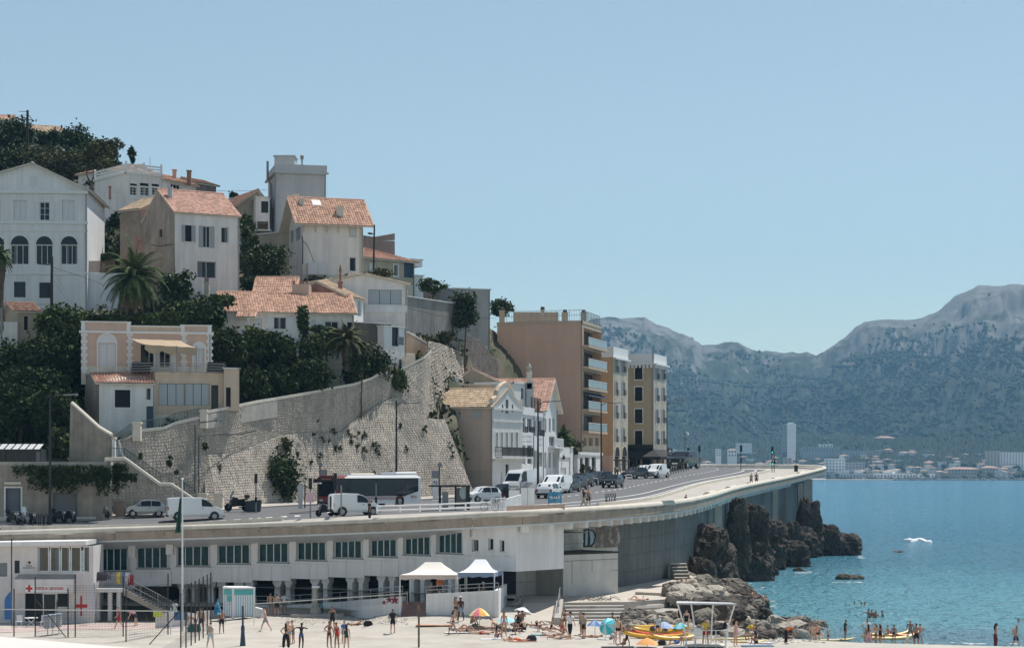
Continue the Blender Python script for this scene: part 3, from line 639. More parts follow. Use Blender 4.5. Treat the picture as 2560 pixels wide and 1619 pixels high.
# ---------------------------------------------------------------- stone facings
def plw(p):return W(*p)
def resample(pts,n):
 return along([plw(p)for p in pts],n)
STN=[0]
def facing(label,bot,top,h=.29,w=(.24,.5),mt=None,pieces=0,rough=.05,name='stone_wall',coping=None,cat='stone wall',extra=None):
 mt=mt or M_stone
 L=sum((plw(a)-plw(b)).length for a,b in zip(bot,bot[1:]));n=max(2,int(L/.5));B=resample(bot,n);Tp=resample(top,n)
 root=T(name,label,cat,B[0])
 def S(u,v):
  x=max(0,min(n-1e-4,u*n));i=int(x);f=x-i
  return B[i].lerp(B[i+1],f).lerp(Tp[i].lerp(Tp[i+1],f),v)
 m=MB();m.grid([[S(i/n,v)for v in(0,.25,.5,.75,1)]for i in range(n+1)]);m.build('mortar_bed',M_mortar,root)
 big=MB();single=0;ns=24;Hmax=max((Tp[i]-B[i]).length for i in range(n+1));rws=int(Hmax/h)+1
 for k in range(rws):
  u=R.uniform(-.3,0)/L
  while u<1:
   ww=R.uniform(*w)/L;um=min(1,max(0,u+ww/2));H=(S(um,1)-S(um,0)).length
   v0,v1=k*h/H,(k+1)*h/H
   if H>.3 and v0<1-.15*h/H and u+ww>0:
    v1=min(v1,1.0);nn=(S(min(1,um+.01),.5)-S(max(0,um-.01),.5)).cross(S(um,1)-S(um,0)).normalized()
    du,dv=ww,v1-v0;jj=lambda a:R.uniform(-a,a)
    q=[(u+du*(.05+jj(.04)),v0+dv*(.25+jj(.2))),(u+du*(.35+jj(.15)),v0+dv*(.03+jj(.05))),(u+du*(.93+jj(.04)),v0+dv*(.2+jj(.2))),(u+du*(.95+jj(.04)),v0+dv*(.72+jj(.2))),(u+du*(.6+jj(.2)),v0+dv*(.97+jj(.04))),(u+du*(.06+jj(.04)),v0+dv*(.8+jj(.15)))]
    q=[S(min(1,max(0,a)),min(1,max(0,b)))for a,b in q];c=sum(q,V())/6;pr=rough*R.uniform(.5,1.4)
    inn=[p.lerp(c,.22)+nn*pr for p in q]
    tgt=big
    if single<pieces:tgt=MB()
    tgt.grid([q,inn],close=True);tgt.poly(inn)
    if single<pieces:tgt.build('stone',mt,root);single+=1
   u+=ww
 if big.v:big.build('stones',mt,root,kind='stuff')
 if coping:
  m=MB();m.grid([[Tp[i]+V((0,a,b))for a,b in((-.12,0),(-.12,.28),(.35,.32),(.35,0))]for i in range(n+1)]);m.build('coping',M_coping,root)
 return root,B,Tp
facing('rubble stone wall with upper stair flight behind the parked hatchback and van',[(283,1292,182),(430,1282,186),(522,1264,189.5)],[(283,1112,183.5),(335,1090,185),(355,1080,185.5),(410,1074,187),(435,1062,188),(505,1046,190)],coping=1,pieces=260)
facing('lower stone wall under the street stair flight',[(262,1282,179.5),(490,1268,184.5)],[(262,1152,179.8),(312,1150,180.5),(400,1214,182.3),(428,1214,183),(490,1256,184.5)],coping=1)
facing('tall shaded stone wall carrying the rising path',[(505,1155,190.6),(570,1150,193.8),(640,1130,198.9),(700,1105,203.2),(760,1098,206.3),(850,1095,210.3),(880,1075,212.2),(930,1040,214.8),(975,1010,217.2)],
 [(505,1036,190.4),(570,1023,193.8),(640,1008,198.8),(690,1000,202.5),(760,988,206.2),(850,970,210.2),(885,964,212.2),(930,949,214.8),(950,936,216),(975,937,217.2)],h=.26,w=(.22,.45),coping=1)
facing('big sunlit sloping stone retaining wall behind the bus',[(545,1272,189),(620,1266,194),(700,1260,199.6),(850,1254,205.6),(1020,1247,212.6),(1186,1236,219)],
 [(518,1136,190.9),(575,1134,193.9),(640,1112,198.7),(700,1088,203),(760,1082,206.1),(850,1080,210.1),(880,1055,212),(930,1020,214.5),(985,992,217.3),(1040,1006,219),(1062,1045,220),(1112,1048,222)],h=.27,rough=.055)
facing('narrow shaded stone end of the sloping retaining wall',[(516,1272,188),(545,1273,188.9)],[(506,1140,190.6),(518,1137,190.8)])
facing('stone bastion below the steep path',[(952,1012,216.5),(1010,1012,218.6),(1058,1048,219.7),(1072,1040,222)],[(975,945,217.6),(1012,922,220),(1062,896,222.5),(1078,880,225)],coping=1)
facing('pale sunlit rock face under the grey wall',[(1062,1050,222.5),(1100,1030,228),(1165,960,243)],[(1070,852,227),(1098,858,234),(1150,880,247)],h=.5,w=(.4,.9),rough=.13,mt=mat('cliff_stone',(.36,.32,.27),.95,.3,.6,bump=.6,bs=5,island=.2),name='rock_face',cat='rock face')
facing('dark stone wall beside the tan apartment house',[(1128,985,246),(1245,985,262)],[(1165,832,248),(1200,850,255),(1245,905,262)],mt=mat('dark_stone',(.21,.195,.175),.95,.2,1,bump=.4,bs=9,island=.3))
w=Wl(plw((505,1036,190.2)).xy,plw((690,1000,202.2)).xy);root=T('plaster_band','pale plastered band along the path wall with scrawled tag','wall',plw((505,1075,190.2)))
m=MB();m.prism([w.P(*w.uz(x,y),.1)for x,y in((507,1072),(690,1042),(690,1002),(507,1038))],w.n*.06);m.build('plaster',mat('old_plaster',(.44,.41,.37),.9,.15,.8,streak=.2),root)
m=MB()
for pts in([(531,1046),(541,1044)],[(536,1045),(537,1056)],[(543,1049),(546,1057),(549,1048)],[(552,1047),(551,1056)],[(555,1047),(562,1046),(558,1055)],[(565,1045),(564,1053),(571,1043)]):m.path([w.P(*w.uz(x,y),.17)for x,y in pts],.03,4)
m.build('tag_letters',flat('tag_ink',(.06,.06,.07)),root)
m=MB();m.path([w.P(*w.uz(x,y),.12)for x,y in((500,1060),(560,1050),(640,1032),(690,1025))],.04,5);m.build('cable',M_black,root)
def cable(label,pts,r=.05,mt=None,n='cable'):
 m=MB();m.path([W(*p)for p in pts],r,5);return thing(m,n,mt or M_black,label,n)
cable('black cables running down the stair wall corner',[(545,1050,189.6),(500,1056,189.3),(488,1062,188.8),(487,1230,188.0)])
cable('second black cable down the stair wall to the street',[(640,1075,198),(600,1085,195),(540,1086,190.2),(500,1088,189),(497,1095,188.8),(497,1235,187.8)])
def pillar(label,x0,x1,y0,y1,Y,mt=None):
 a=W(x0,y1,Y);wd_=X(x1,Y)-a.x;h=Z(y0,Y)-a.z;root=T('gate_pillar',label,'pillar',a)
 m=MB();m.box(a.x,Y-wd_/2,a.z-.6,a.x+wd_,Y+wd_/2,a.z+h-.2);m.build('shaft',mt or M_coping,root)
 m=MB();m.box(a.x-.07,Y-wd_/2-.07,a.z+h-.2,a.x+wd_+.07,Y+wd_/2+.07,a.z+h-.06);m.box(a.x-.02,Y-wd_/2-.02,a.z+h-.06,a.x+wd_+.02,Y+wd_/2+.02,a.z+h+.02);m.build('cap',M_coping,root)
pillar('white pillar at the top landing of the street stairs',275,289,1092,1150,182.5,M_white);pillar('cream pillar in the middle of the upper stair flight',333,353,1054,1086,185);pillar('cream pillar where the stairs meet the path wall',501,518,1024,1054,190)
pillar('left of the two stone gate pillars at the foot of the stairs',495,517,1232,1270,187);pillar('right of the two stone gate pillars at the foot of the stairs',536,558,1232,1280,188.3)
for lab,pts in(('green iron railing along the street stair flight',[(275,1148,180),(312,1149,180.8),(402,1212,182.6),(428,1212,183.3),(492,1254,184.8)]),('green iron railing of the short lower steps by the white pillar',[(289,1115,183.2),(333,1083,184.8)]),('green iron railing along the upper landing and path',[(352,1080,185.5),(411,1073,187),(436,1060,188),(501,1047,189.8)])):
 m=MB();rail(m,[W(*p)for p in pts],1.05,.16,r=.035,rb=.02);thing(m,'stair_railing',M_iron,lab,'railing')
root=T('stairs','street staircase climbing the stone wall to the landing','stairs',W(490,1262,185.5))
for i in range(26):
 t=i/25;p=W(490,1262,185.6).lerp(W(285,1146,181.3),t);m=MB();m.obox(p+V((-.25,0,-1.5)),(.5,.12,0),(0,1.3,0),(0,0,1.5));m.build('step',M_pave,root)
# ---------------------------------------------------------------- houses
def tile_mat(n,c,isl=.35):return mat(n,c,.9,.15,.6,bump=.2,bs=20,island=isl)
M_tile=tile_mat('clay_tiles',(.54,.335,.245));M_tile2=tile_mat('orange_tiles',(.55,.335,.26),.3);M_tile3=tile_mat('sandy_tiles',(.48,.36,.25),.3);M_tiled=tile_mat('dark_tiles',(.30,.17,.125),.4)
def tiles(parent,p00,p10,p11,p01,mt=None,cw=.26,rh=.42,amp=.09,name='roof_tiles'):
 u=p10-p00;v=p01-p00;nn=u.cross(v).normalized();nc=max(2,round(u.length/cw));nr=max(2,round(v.length/rh));m=MB()
 P=lambda a,b:p00.lerp(p10,a).lerp(p01.lerp(p11,a),b)
 for i in range(nc):
  a0,a1=i/nc,(i+1)/nc;am=(a0+a1)/2;hj=R.uniform(-.01,.01)
  for j in range(nr):
   b0,b1=j/nr,(j+1)/nr;l0=nn*(.05+hj+R.uniform(0,.015));l1=nn*.012;c=nn*amp;b=len(m.v)
   m.v+=[tuple(P(a0,b0)+l0),tuple(P(lerp(a0,a1,.3),b0)+l0+c*.9),tuple(P(lerp(a0,a1,.7),b0)+l0+c*.9),tuple(P(a1,b0)+l0),tuple(P(a0,b1)+l1),tuple(P(lerp(a0,a1,.3),b1)+l1+c*.9),tuple(P(lerp(a0,a1,.7),b1)+l1+c*.9),tuple(P(a1,b1)+l1)]
   m.f+=[(b,b+1,b+5,b+4),(b+1,b+2,b+6,b+5),(b+2,b+3,b+7,b+6),(b,b+3,b+2,b+1)];m.m+=[0]*4
 return m.build(name,mt or M_tile,parent,kind='stuff')
def slope(root,p00,p10,p11,p01,mt=None,th=.14,**k):
 nn=(p10-p00).cross(p01-p00).normalized();m=MB();m.prism([p00-nn*th,p10-nn*th,p11-nn*th,p01-nn*th],nn*(th-.01));r=m.build('roof',M_coping,root);tiles(r,p00,p10,p11,p01,mt,**k);return r
class House:pass
def house(name,label,A,B,depth,yb,yt,mt,fr=(),lf=(),rt=(),cat='house',z0=None,base=4.0,dep=.2,group=None,extra_top=0,backs=True):
 h=House();a=V((X(*A),A[1],0));b=V((X(*B),B[1],0));h.F=Wl(a,b);bk=-h.F.n*depth;h.a,h.b,h.bk=a,b,bk;h.depth=depth
 h.zb=Z(yb,A[1])if z0 is None else z0;h.zt=Z(yt,A[1]);h.Lw=Wl(a+bk,a);h.Rw=Wl(b,b+bk);h.Bw=Wl(b+bk,a+bk)
 h.root=root=T(name,label,cat,(a.x,a.y,h.zb),group)
 for w,ops in((h.F,fr),(h.Lw,lf),(h.Rw,rt)):
  hs=[(w.rect(*o[:4]),o[4],o[5]if len(o)>5 else{})for o in ops];m=MB();wallmesh(m,w,0,w.L,h.zb-base,h.zt+extra_top,[x[0]for x in hs],dep);m.build('wall',mt,root)
  for r,k,kw in hs:opening(root,w,r,k,dep,**kw)
 if cat in('house','mansion','villa','townhouse')and h.F.L>3.5 and depth>4:
  m=MB();u=h.F.L-.12;m.path([h.F.P(u,h.zt-.1,.12),h.F.P(u,h.zt-.5,.06),h.F.P(u,h.zb-base*.5,.06)],.05,5);m.build('downpipe',M_grey,root)
  m=MB();h.F.slab(m,0,h.zb-base,h.F.L-.3,h.zb+R.uniform(.3,.8),.001,.025);m.build('plinth',M_coping,root)
 m=MB();wallmesh(m,h.Bw,0,h.Bw.L,h.zb-base,h.zt+extra_top,[]);m.build('wall',mt,root)
 return h
def flat_roof(h,par=.5,mt=None,over=.15,name='parapet'):
 m=MB();z=h.zt;pts=[h.a,h.b,h.b+h.bk,h.a+h.bk];m.poly([p+V((0,0,z-.02))for p in pts]);m.build('roof',M_conc,h.root)
 if par:
  m=MB()
  for w in(h.F,h.Rw,h.Bw,h.Lw):w.slab(m,-over,z,w.L+over-.006,z+par,-.2,over)
  m.build(name,mt or M_trim,h.root)
def gable(h,rise,mt=None,over=.4,at=.5,oe=.35,wallm=None,**k):
 "ridge parallel to the front"
 z=h.zt;d=h.F.d;n=h.F.n;e=rise/(h.depth*at);e2=rise/(h.depth*(1-at));up=V((0,0,1))
 for w,s in((h.Lw,-1),(h.Rw,1)):
  m=MB();r=w.L*((1-at)if s<0 else at);m.poly([w.P(0,z),w.P(w.L,z),w.P(r,z+rise)]);m.build('gable',wallm,h.root)
 A=h.a+up*z+n*oe-up*oe*e-d*over;B=h.b+up*z+n*oe-up*oe*e+d*over
 Rl=h.a+h.bk*at+up*(z+rise)-d*over;Rr=h.b+h.bk*at+up*(z+rise)+d*over
 C=h.b+h.bk+up*z-n*oe-up*oe*e2+d*over;D=h.a+h.bk+up*z-n*oe-up*oe*e2-d*over
 q=up*.13
 slope(h.root,A+q,B+q,Rr+q,Rl+q,mt,**k);slope(h.root,C+q,D+q,Rl+q,Rr+q,mt,**k)
 m=MB();m.path([Rl+q*1.5,Rr+q*1.5],.12,6);m.path([A+q,Rl+q],.09,5);m.path([B+q,Rr+q],.09,5);m.build('ridge_tiles',mt or M_tile,h.root)
 return A,B,Rl,Rr
def gable_front(h,rise,mt=None,at=.5,over=.4,oe=.4,wallm=None,**k):
 "ridge running away from the viewer"
 z=h.zt;d=h.F.d;n=h.F.n;up=V((0,0,1));L=h.F.L
 for w,t in((h.F,at),(h.Bw,1-at)):m=MB();m.poly([w.P(0,z),w.P(w.L,z),w.P(w.L*t,z+rise)]);m.build('gable',wallm,h.root)
 e1,e2=rise/(L*at),rise/(L*(1-at));q=up*.12
 Rf=h.a+d*L*at+up*(z+rise)+n*over+q;Rb=Rf+h.bk-n*2*over
 A=h.a+up*(z-oe*e1)-d*oe+n*over+q;B=h.b+up*(z-oe*e2)+d*oe+n*over+q
 slope(h.root,A+h.bk-n*2*over,A,Rf,Rb,mt,**k);slope(h.root,B,B+h.bk-n*2*over,Rb,Rf,mt,**k)
 m=MB();m.path([Rf,Rb],.12,6);m.build('ridge_tiles',mt or M_tile,h.root)
def hip(h,rise,mt=None,over=.4,**k):
 z=h.zt;d=h.F.d;n=h.F.n;up=V((0,0,z+.1));L=h.F.L;i=min(L,h.depth)/2
 A=h.a-d*over+n*over+up;B=h.b+d*over+n*over+up;C=h.b+h.bk+d*over-n*over+up;D=h.a+h.bk-d*over-n*over+up
 E=h.a+h.bk*.5+d*min(i,L/2-.05)+up+V((0,0,rise));Fp=h.b+h.bk*.5-d*min(i,L/2-.05)+up+V((0,0,rise))
 slope(h.root,A,B,Fp,E,mt,**k);slope(h.root,B,C,Fp,Fp,mt,**k);slope(h.root,C,D,E,Fp,mt,**k);slope(h.root,D,A,E,E,mt,**k)
def chimney(root,px0,px1,y0,y1,Y,mt=None,pots=0,pipe=False,name='chimney'):
 a=W(px0,y1,Y);b=W(px1,y0,Y);w_=b.x-a.x;m=MB();m.box(a.x,Y,a.z-.8,b.x,Y+w_,b.z-.1);m.box(a.x-.07,Y-.07,b.z-.1,b.x+.07,Y+w_+.07,b.z+.04);c=m.build(name,mt or M_coping,root)
 for i in range(pots):
  m=MB();x=lerp(a.x,b.x,(i+.5)/pots);m.lathe([(.14,0),(.11,.3),(.15,.34),(.15,.4)],(x,Y+w_/2,b.z+.04),8);m.build('chimney_pot',M_tiled,c)
 return c
M_grimy=mat('grimy_render',(.40,.33,.27),.9,.2,.5,streak=.3,c2=(.27,.22,.18),f2=.6,s2=.3)
M_lav=mat('pale_grey_render',(.80,.755,.725),.85,.09,.35,streak=.16,c2=(.70,.655,.62),f2=.62,s2=.25);M_greyr=mat('grey_render',(.50,.51,.52),.85,.06,.5,streak=.1);M_beige=mat('beige_render',(.45,.39,.31),.9,.1,.5,streak=.12)
M_man=mat('mansion_white',(.74,.74,.745),.8,.08,.35,streak=.14)
h=house('mansion','large white three storey mansion with pediment and arched windows',(-130,221),(218,222),14,790,471,M_man,fr=[(34,500,67,551,'shut+tr'),(99,505,124,551,'grid+tr+so',{'sh':M_shutw}),(155,500,187,551,'shut+tr'),(-32,500,3,551,'shut+tr'),
 (27,612,72,661,'win3'),(90,612,132,661,'win3'),(152,612,194,661,'win3'),(-35,612,11,661,'win3'),(35,704,64,743,'win',{'frame':M_dframe}),(98,706,126,745,'win',{'frame':M_dframe})],cat='house')
def arch_top(root,w,r,mt,glass,ring=True):
 u=(r[0]+r[2])/2;rad=(r[2]-r[0])/2;N=14
 m=MB();m.poly([w.P(u+rad*math.cos(math.pi*i/N),r[3]+.04+rad*math.sin(math.pi*i/N),.012)for i in range(N+1)]);m.build('fanlight',glass,root)
 if ring:
  m=MB();m.grid([[w.P(u+q*math.cos(math.pi*i/N),r[3]+.04+q*math.sin(math.pi*i/N),o)for q,o in((rad,.014),(rad,.07),(rad+.16,.07),(rad+.16,0))]for i in range(N+1)]);m.build('arch_moulding',mt,root)
for o in((27,612,72,661),(90,612,132,661),(152,612,194,661),(-35,612,11,661)):arch_top(h.root,h.F,h.F.rect(*o),M_trim,M_glass)
m=MB()
for y,t,o in((553,.3,.12),(575,.12,.06),(681,.22,.1),(476,.35,.25)):z=h.F.uz(100,y)[1];h.F.slab(m,-.1,z-t,h.F.L+.1,z,0.004,o)
for x in(17,81,143,204):
 r=h.F.rect(x-6,580,x+6,676);h.F.slab(m,r[0],r[1],r[2],r[3],.003,.05)
m.build('moulding',M_trim,h.root)
gable_front(h,Z(411,222)-h.zt,M_man,at=(h.F.uz(82,450)[0])/h.F.L,over=.5,oe=.6,wallm=M_man,cw=1.0,rh=2.0,amp=.01)
r=h.F.rect(75,440,91,467);m=MB();louvers(m,h.F,r,.05);m.build('shutter',M_shutw,h.root)
h=house('terrace_block','plain white terrace block between mansion and palm',(214,223),(318,224),7,800,681,M_man,cat='wall');flat_roof(h,0)
root=T('fence','rusty brown slatted fence on the white terrace block','fence',W(214,681,223));
for i in range(34):p=W(216+i*2.1,681,223.2+i*.01);m=MB();m.box(p.x,p.y,p.z,p.x+.07,p.y+.03,p.z+1.3);m.build('slat',mat('rusty_brown',(.17,.10,.07),.8,.2,2),root)
h1=house('house','pale two storey house with dirty brown side wall and orange ridged roof',(437,224),(598,228),10,740,530,M_lav,fr=[(463,563,480,604,'dark+so+sill'),(507,565,526,619,'french+so'),(553,568,571,607,'one+tr+sill'),(493,653,540,695,'win+tr')],lf=[(398,574,405,592,'dark')])
for o in h1.root.children:
 if o.name.startswith('wall')and abs(o.data.polygons[0].normal.dot(h1.Lw.n))>.9:o.data.materials[0]=M_grimy
gable(h1,3.0,M_tile2,over=.15,oe=.3,wallm=M_grimy,cw=.32,rh=.36,amp=.05)
chimney(h1.root,419,430,468,503,227,M_greyr);chimney(h1.root,448,458,519,526,226,M_tiled,name='roof_vent')
cable('dark cable crossing the dirty side wall',[(378,612,227.9),(400,615,226.6),(420,611,225.4),(436,611,224.2),(437,680,224)],.05)
h=house('outbuilding','low stone outbuilding with red plaster patch beside the dirty wall',(300,236),(352,234),7,640,528,mat('patchy_stone',(.34,.28,.23),.95,.25,1,bump=.5,bs=6,c2=(.42,.2,.15),f2=.58,s2=.2));gable(h,1.6,M_tile3,wallm=M_stone,over=.1)
h0=house('house','white house with roof terrace balustrade and fretwork loggia windows',(316,251),(404,254),9,560,434,M_lav,fr=[(325,459,343,465,'dark'),(350,458,373,465,'dark'),(379,460,398,466,'dark'),(325,467,342,488,'grid+tr'),(351,468,373,489,'grid+tr'),(380,469,397,488,'grid+tr')]);flat_roof(h0,.25)
m=MB();z=h0.zt+.25
for i in range(3):h0.F.slab(m,0,z+.35*i+.15,h0.F.L,z+.35*i+.35,-.1,.0);h0.Lw.slab(m,0,z+.35*i+.15,h0.Lw.L,z+.35*i+.35,-.1,0.0)
for u in(0,.5,1):h0.F.slab(m,h0.F.L*u-.1,z,h0.F.L*u+.1,z+1.35,-.2,.02)
h0.Lw.slab(m,-.1,z,.1,z+1.35,-.2,.02);m.build('balustrade',M_trim,h0.root)
m=MB()
for u in(.04,.34,.64,.95):h0.F.slab(m,h0.F.L*u-.08,h0.F.uz(360,495)[1],h0.F.L*u+.08,h0.zt,.0,.1)
h0.F.slab(m,0,h0.F.uz(360,497)[1]-.15,h0.F.L,h0.F.uz(360,497)[1],0,.15);m.build('loggia_post',M_trim,h0.root)
m=MB();m.tube(W(375,433,256),W(375,391,256),.03,5);m.build('mast',M_grey,h0.root)
h=house('house','low white wing with tiled roof right of the loggia house',(404,256),(492,262),8,520,449,M_lav,fr=[(426,461,451,473,'win3+tr')]);gable(h,1.35,M_tile,wallm=M_lav,over=.2);chimney(h.root,467,477,426,446,259,M_tiled);chimney(h.root,431,440,424,432,262,M_tile)
h=house('house','white house with tiled roof behind the twisted pine',(196,264),(296,260),8,580,438,M_lav,fr=[(232,470,240,484,'shut')]);gable(h,1.1,M_tile,wallm=M_lav,over=.3)
h=house('garden_wall','cream stepped garden wall with chimney pipe below the loggia house',(254,247),(318,249),4,560,480,M_lav,cat='wall');flat_roof(h,0)
chimney(h.root,272,277,466,482,247.5,M_tiled)
h=house('house','hilltop house with pale tiled roof above the dark trees',(58,300),(157,302),9,372,329,M_greyr);gable(h,1.6,M_tile3,wallm=M_greyr,over=.3,cw=.5,rh=.7)
h=house('house','hilltop house roof cut by the left edge of the frame',(-80,306),(16,306),9,340,300,M_greyr);gable(h,1.3,M_tile,wallm=M_greyr,over=.3,cw=.5,rh=.7)
h=house('ruin','small dark stone ruin on the skyline right of the white wing',(491,272),(540,275),5,490,458,mat('ruin_stone',(.22,.18,.155),.95,.3,1,bump=.5,bs=6));gable(h,.8,M_tiled,wallm=M_stone)
h=house('house','small grey gabled house between orange roof and white tower',(594,259),(672,261),9,600,512,M_beige);gable_front(h,2.0,M_tiled,at=.62,over=.5,oe=.5,wallm=M_beige)
h=house('bay','white projecting bay with dark window under the grey gable',(639,257),(674,257.4),3,553,493,M_lav,fr=[(653,503,671,532,'one',{'frame':M_dframe})],base=0,cat='house');flat_roof(h,.12)
m=MB()
for x in(641,672):p=W(x,575,257.2);m.tube(p,W(x,553,257.2),.1,6)
m.box(X(636,257),256.8,Z(577,257),X(676,257),258.5,Z(574,257));m.build('bay_post',M_lav,h.root)
h2=house('tower_house','tall plain grey white tower house with rooftop box and pipes',(690,258),(815,259.5),9,590,428,M_greyr)
flat_roof(h2,Z(410,258)-h2.zt,M_greyr,.12)
m=MB();h2.F.slab(m,-.3,h2.zt-.25,h2.F.L+.3,h2.zt-.004,.124,.42);h2.Lw.slab(m,-.3,h2.zt-.25,h2.Lw.L,h2.zt-.004,.124,.42);m.build('cornice',M_greyr,h2.root)
m=MB();a=W(686,408,262);m.box(a.x,262,a.z-.5,X(736,262),265,Z(391,262));m.box(a.x-.15,261.85,Z(391,262),X(736,262)+.15,265.2,Z(388,262));m.build('roof_box',M_greyr,h2.root)
m=MB();m.path([W(669,403,262),W(669,450,262),W(677,460,261.5),W(677,588,259.8)],.16,8);m.path([W(688,438,257.6),W(687.5,588,257.4)],.09,6);m.tube(W(755,412,261),W(755,398,261),.1,6);m.lathe([(.2,0),(.25,.5),(.1,.6)],W(755,399,261),8);m.build('pipe',M_grey,h2.root)
h=house('garden_wall','grey garden wall below the tower house',(640,254),(725,250),3,660,588,M_beige,cat='wall');flat_roof(h,.15)
h3=house('house','cream house with overhanging red tiled roof and bracketed eaves',(757,239),(908,241.3),8,700,549,M_lav,fr=[(873,560,891,593,'roll+sill',{'sh':M_shutw}),(874,643,890,678,'one+tr+sill')],lf=[(725,577,734,606,'shut',{'sh':M_shut}),(738,570,751,601,'shut',{'sh':M_shut})])
A,B,Rl,Rr=gable(h3,3.0,M_tile,over=1.1,oe=1.0,wallm=M_lav,cw=.3)
for i in range(6):m=MB();u=h3.F.L*(.02+.19*i);m.path([h3.F.P(u,h3.zt-1.5,.02),h3.F.P(u,h3.zt-.9,.2),h3.F.P(u,h3.zt-.45,.8)],.07,5);m.build('bracket',M_coping,h3.root)
m=MB();m.path([h3.F.P(h3.F.L-.2,h3.zt-.3,.7),h3.F.P(h3.F.L-.35,h3.zt-.8,.08),h3.F.P(h3.F.L-.35,h3.zb,.08)],.07,6);m.build('downpipe',M_coping,h3.root)
chimney(h3.root,748,760,497,514,241.5);chimney(h3.root,841,859,517,538,241);chimney(h3.root,736,745,486,498,244)
n=(B-A).cross(Rl-A).normalized();m=MB();q=lambda a,b:A.lerp(B,a).lerp(Rl.lerp(Rr,a),b)+n*.25;m.poly([q(.3,.72),q(.41,.72),q(.41,.92),q(.3,.92)]);m.build('skylight',M_white2,h3.root)
root=T('air_conditioner_cage','white slatted cage box low on the cream house wall','cage',W(766,688,238));w=h3.F
r=w.rect(767,659,816,688)
for i in(0,1):m=MB();louvers(m,w,(lerp(r[0],r[2],i/2)+.03,r[1]+.03,lerp(r[0],r[2],(i+1)/2)-.03,r[3]-.03),.55,8);m.build('slat_panel',M_shutw,root)
m=MB();w.slab(m,r[0],r[1],r[2],r[3],.02,.5);m.build('box',M_shutw,root)
cable('dark cable hanging down the cream house corner',[(755,590,238.8),(757,600,238.6),(757,660,238.6)],.06);cable('slack dark cable on the cream house front',[(757,602,238.8),(768,612,238.7),(785,655,238.6)],.035)
h=house('back_wall','weathered pink wall behind the hipped roof house',(905,266),(987,268),4,640,598,mat('old_pink',(.33,.25,.22),.9,.2,.6,streak=.2),cat='wall');m=MB();m.prism([h.F.P(*h.F.uz(x,y))for x,y in((908,600),(987,600),(987,583),(936,592),(908,588))],-h.F.n*.4);m.build('wall_top',MATS['old_pink'],h.root)
h4=house('house','low beige house with red hipped roof below the pink wall',(903,250),(1036,256),9,712,646,M_beige,fr=[(924,657,941,678,'shut'),(985,661,995,690,'one+tr'),(1010,657,1034,694,'roll',{'sh':M_bluedoor})]);hip(h4,1.9,M_tile2,over=.5)
h=house('balcony_block','white balcony block sticking out right of the hipped house',(1030,258),(1056,259),4,665,648,M_white,base=0,cat='house');flat_roof(h,.1)
h=house('balcony_block','lower white balcony block under the other at the hillside edge',(1034,256),(1058,257),4,706,688,M_white,base=2,cat='house');flat_roof(h,.1)
h5=house('house','white studio house with shallow gable and wide louvred window',(768,228),(1018,229),13,860,710,M_lav,fr=[(921,724,1004,761,'blind+sill')],base=6);gable_front(h5,Z(686,228)-h5.zt,M_tile3,at=.58,wallm=M_lav,over=.3)
m=MB();r=h5.F.rect(912,780,1018,764);h5.F.slab(m,r[0],h5.F.uz(960,781)[1],r[2],h5.F.uz(960,764)[1],.0,.18);m.build('ledge',M_white,h5.root)
h=house('annex','narrow white annex with tall dark windows above the path',(960,223),(1014,226),5,925,815,M_white,fr=[(980,818,997,865,'win3',{'frame':M_dframe}),(996,842,1010,862,'roll'),(998,898,1004,922,'panel')],cat='house');flat_roof(h,.1)
h=house('garden_wall','dark creeper stained stone wall beside the white annex',(886,222),(978,224.5),2,900,806,mat('stained_wall',(.16,.135,.115),.95,.3,.6,streak=.3),cat='wall');flat_roof(h,.08)
a,b,c=V((X(772,223),223,0)),V((X(860,219.5),219.5,0)),V((X(908,225),225,0));w1,w2=Wl(a,b),Wl(b,c);root=T('house','brick red gabled house with white shuttered front','house',(b.x,b.y,Z(800,220)))
zt=Z(740,219.5);ap=V((X(793,221.8),221.8,Z(706,221.8)));m=MB();m.poly([w1.P(0,24),w1.P(w1.L,24),w1.P(w1.L,zt),ap,w1.P(0,Z(716,223))]);m.build('wall',mat('brick_red',(.25,.15,.125),.9,.25,.8,streak=.25),root)
hs=[w2.rect(867,745,876,768),w2.rect(880,748,885,770),w2.rect(894,752,902,790)];m=MB();wallmesh(m,w2,0,w2.L,24,zt,hs,.15);m.build('wall',M_white,root)
for r in hs:opening(root,w2,r,'shut',.1,sh=M_shut)
slope(root,w2.P(-.2,zt,.35),w2.P(w2.L+.2,zt,.35),c+V((-4.5,2.5,Z(700,228))),ap+V((0,0,.1)),M_tile3)
m=MB();a=W(730,752,219);m.box(a.x,219,a.z-2,X(772,219),222,Z(710,219));o=m.build('chimney_block',M_pink,root);
for x in(735,753,767):m=MB();m.lathe([(.16,0),(.13,.3),(.2,.35)],W(x,710,220.5),8);m.build('chimney_pot',M_tiled,o)
chimney(root,845,856,704,716,224,M_tiled);m=MB();m.lathe([(.1,0),(.16,.7),(.12,1.),(.2,1.2),(.05,1.9)],W(851,704,224.3),8);m.build('chimney_cowl',M_tiled,root)
h=house('house','low sheds with tiled roofs below the fig tree',(640,226),(732,226),6,760,735,M_greyr);gable(h,2.,M_tile,wallm=M_greyr)
h6=house('house','long low house with weathered tiled roof and white balcony',(556,213),(885,216),9,855,777,M_lav,fr=[(637,795,655,823,'shut'),(684,792,716,823,'french+so',{'sh':M_shutw}),(776,799,790,818,'shut'),(812,803,846,823,'win2+so',{'sh':M_shutw}),(868,805,880,823,'dark')],base=5);gable(h6,2.25,M_tile,over=.3,oe=.5,wallm=M_lav,cw=.28)
chimney(h6.root,510,522,704,740,215,M_conc,pots=2)
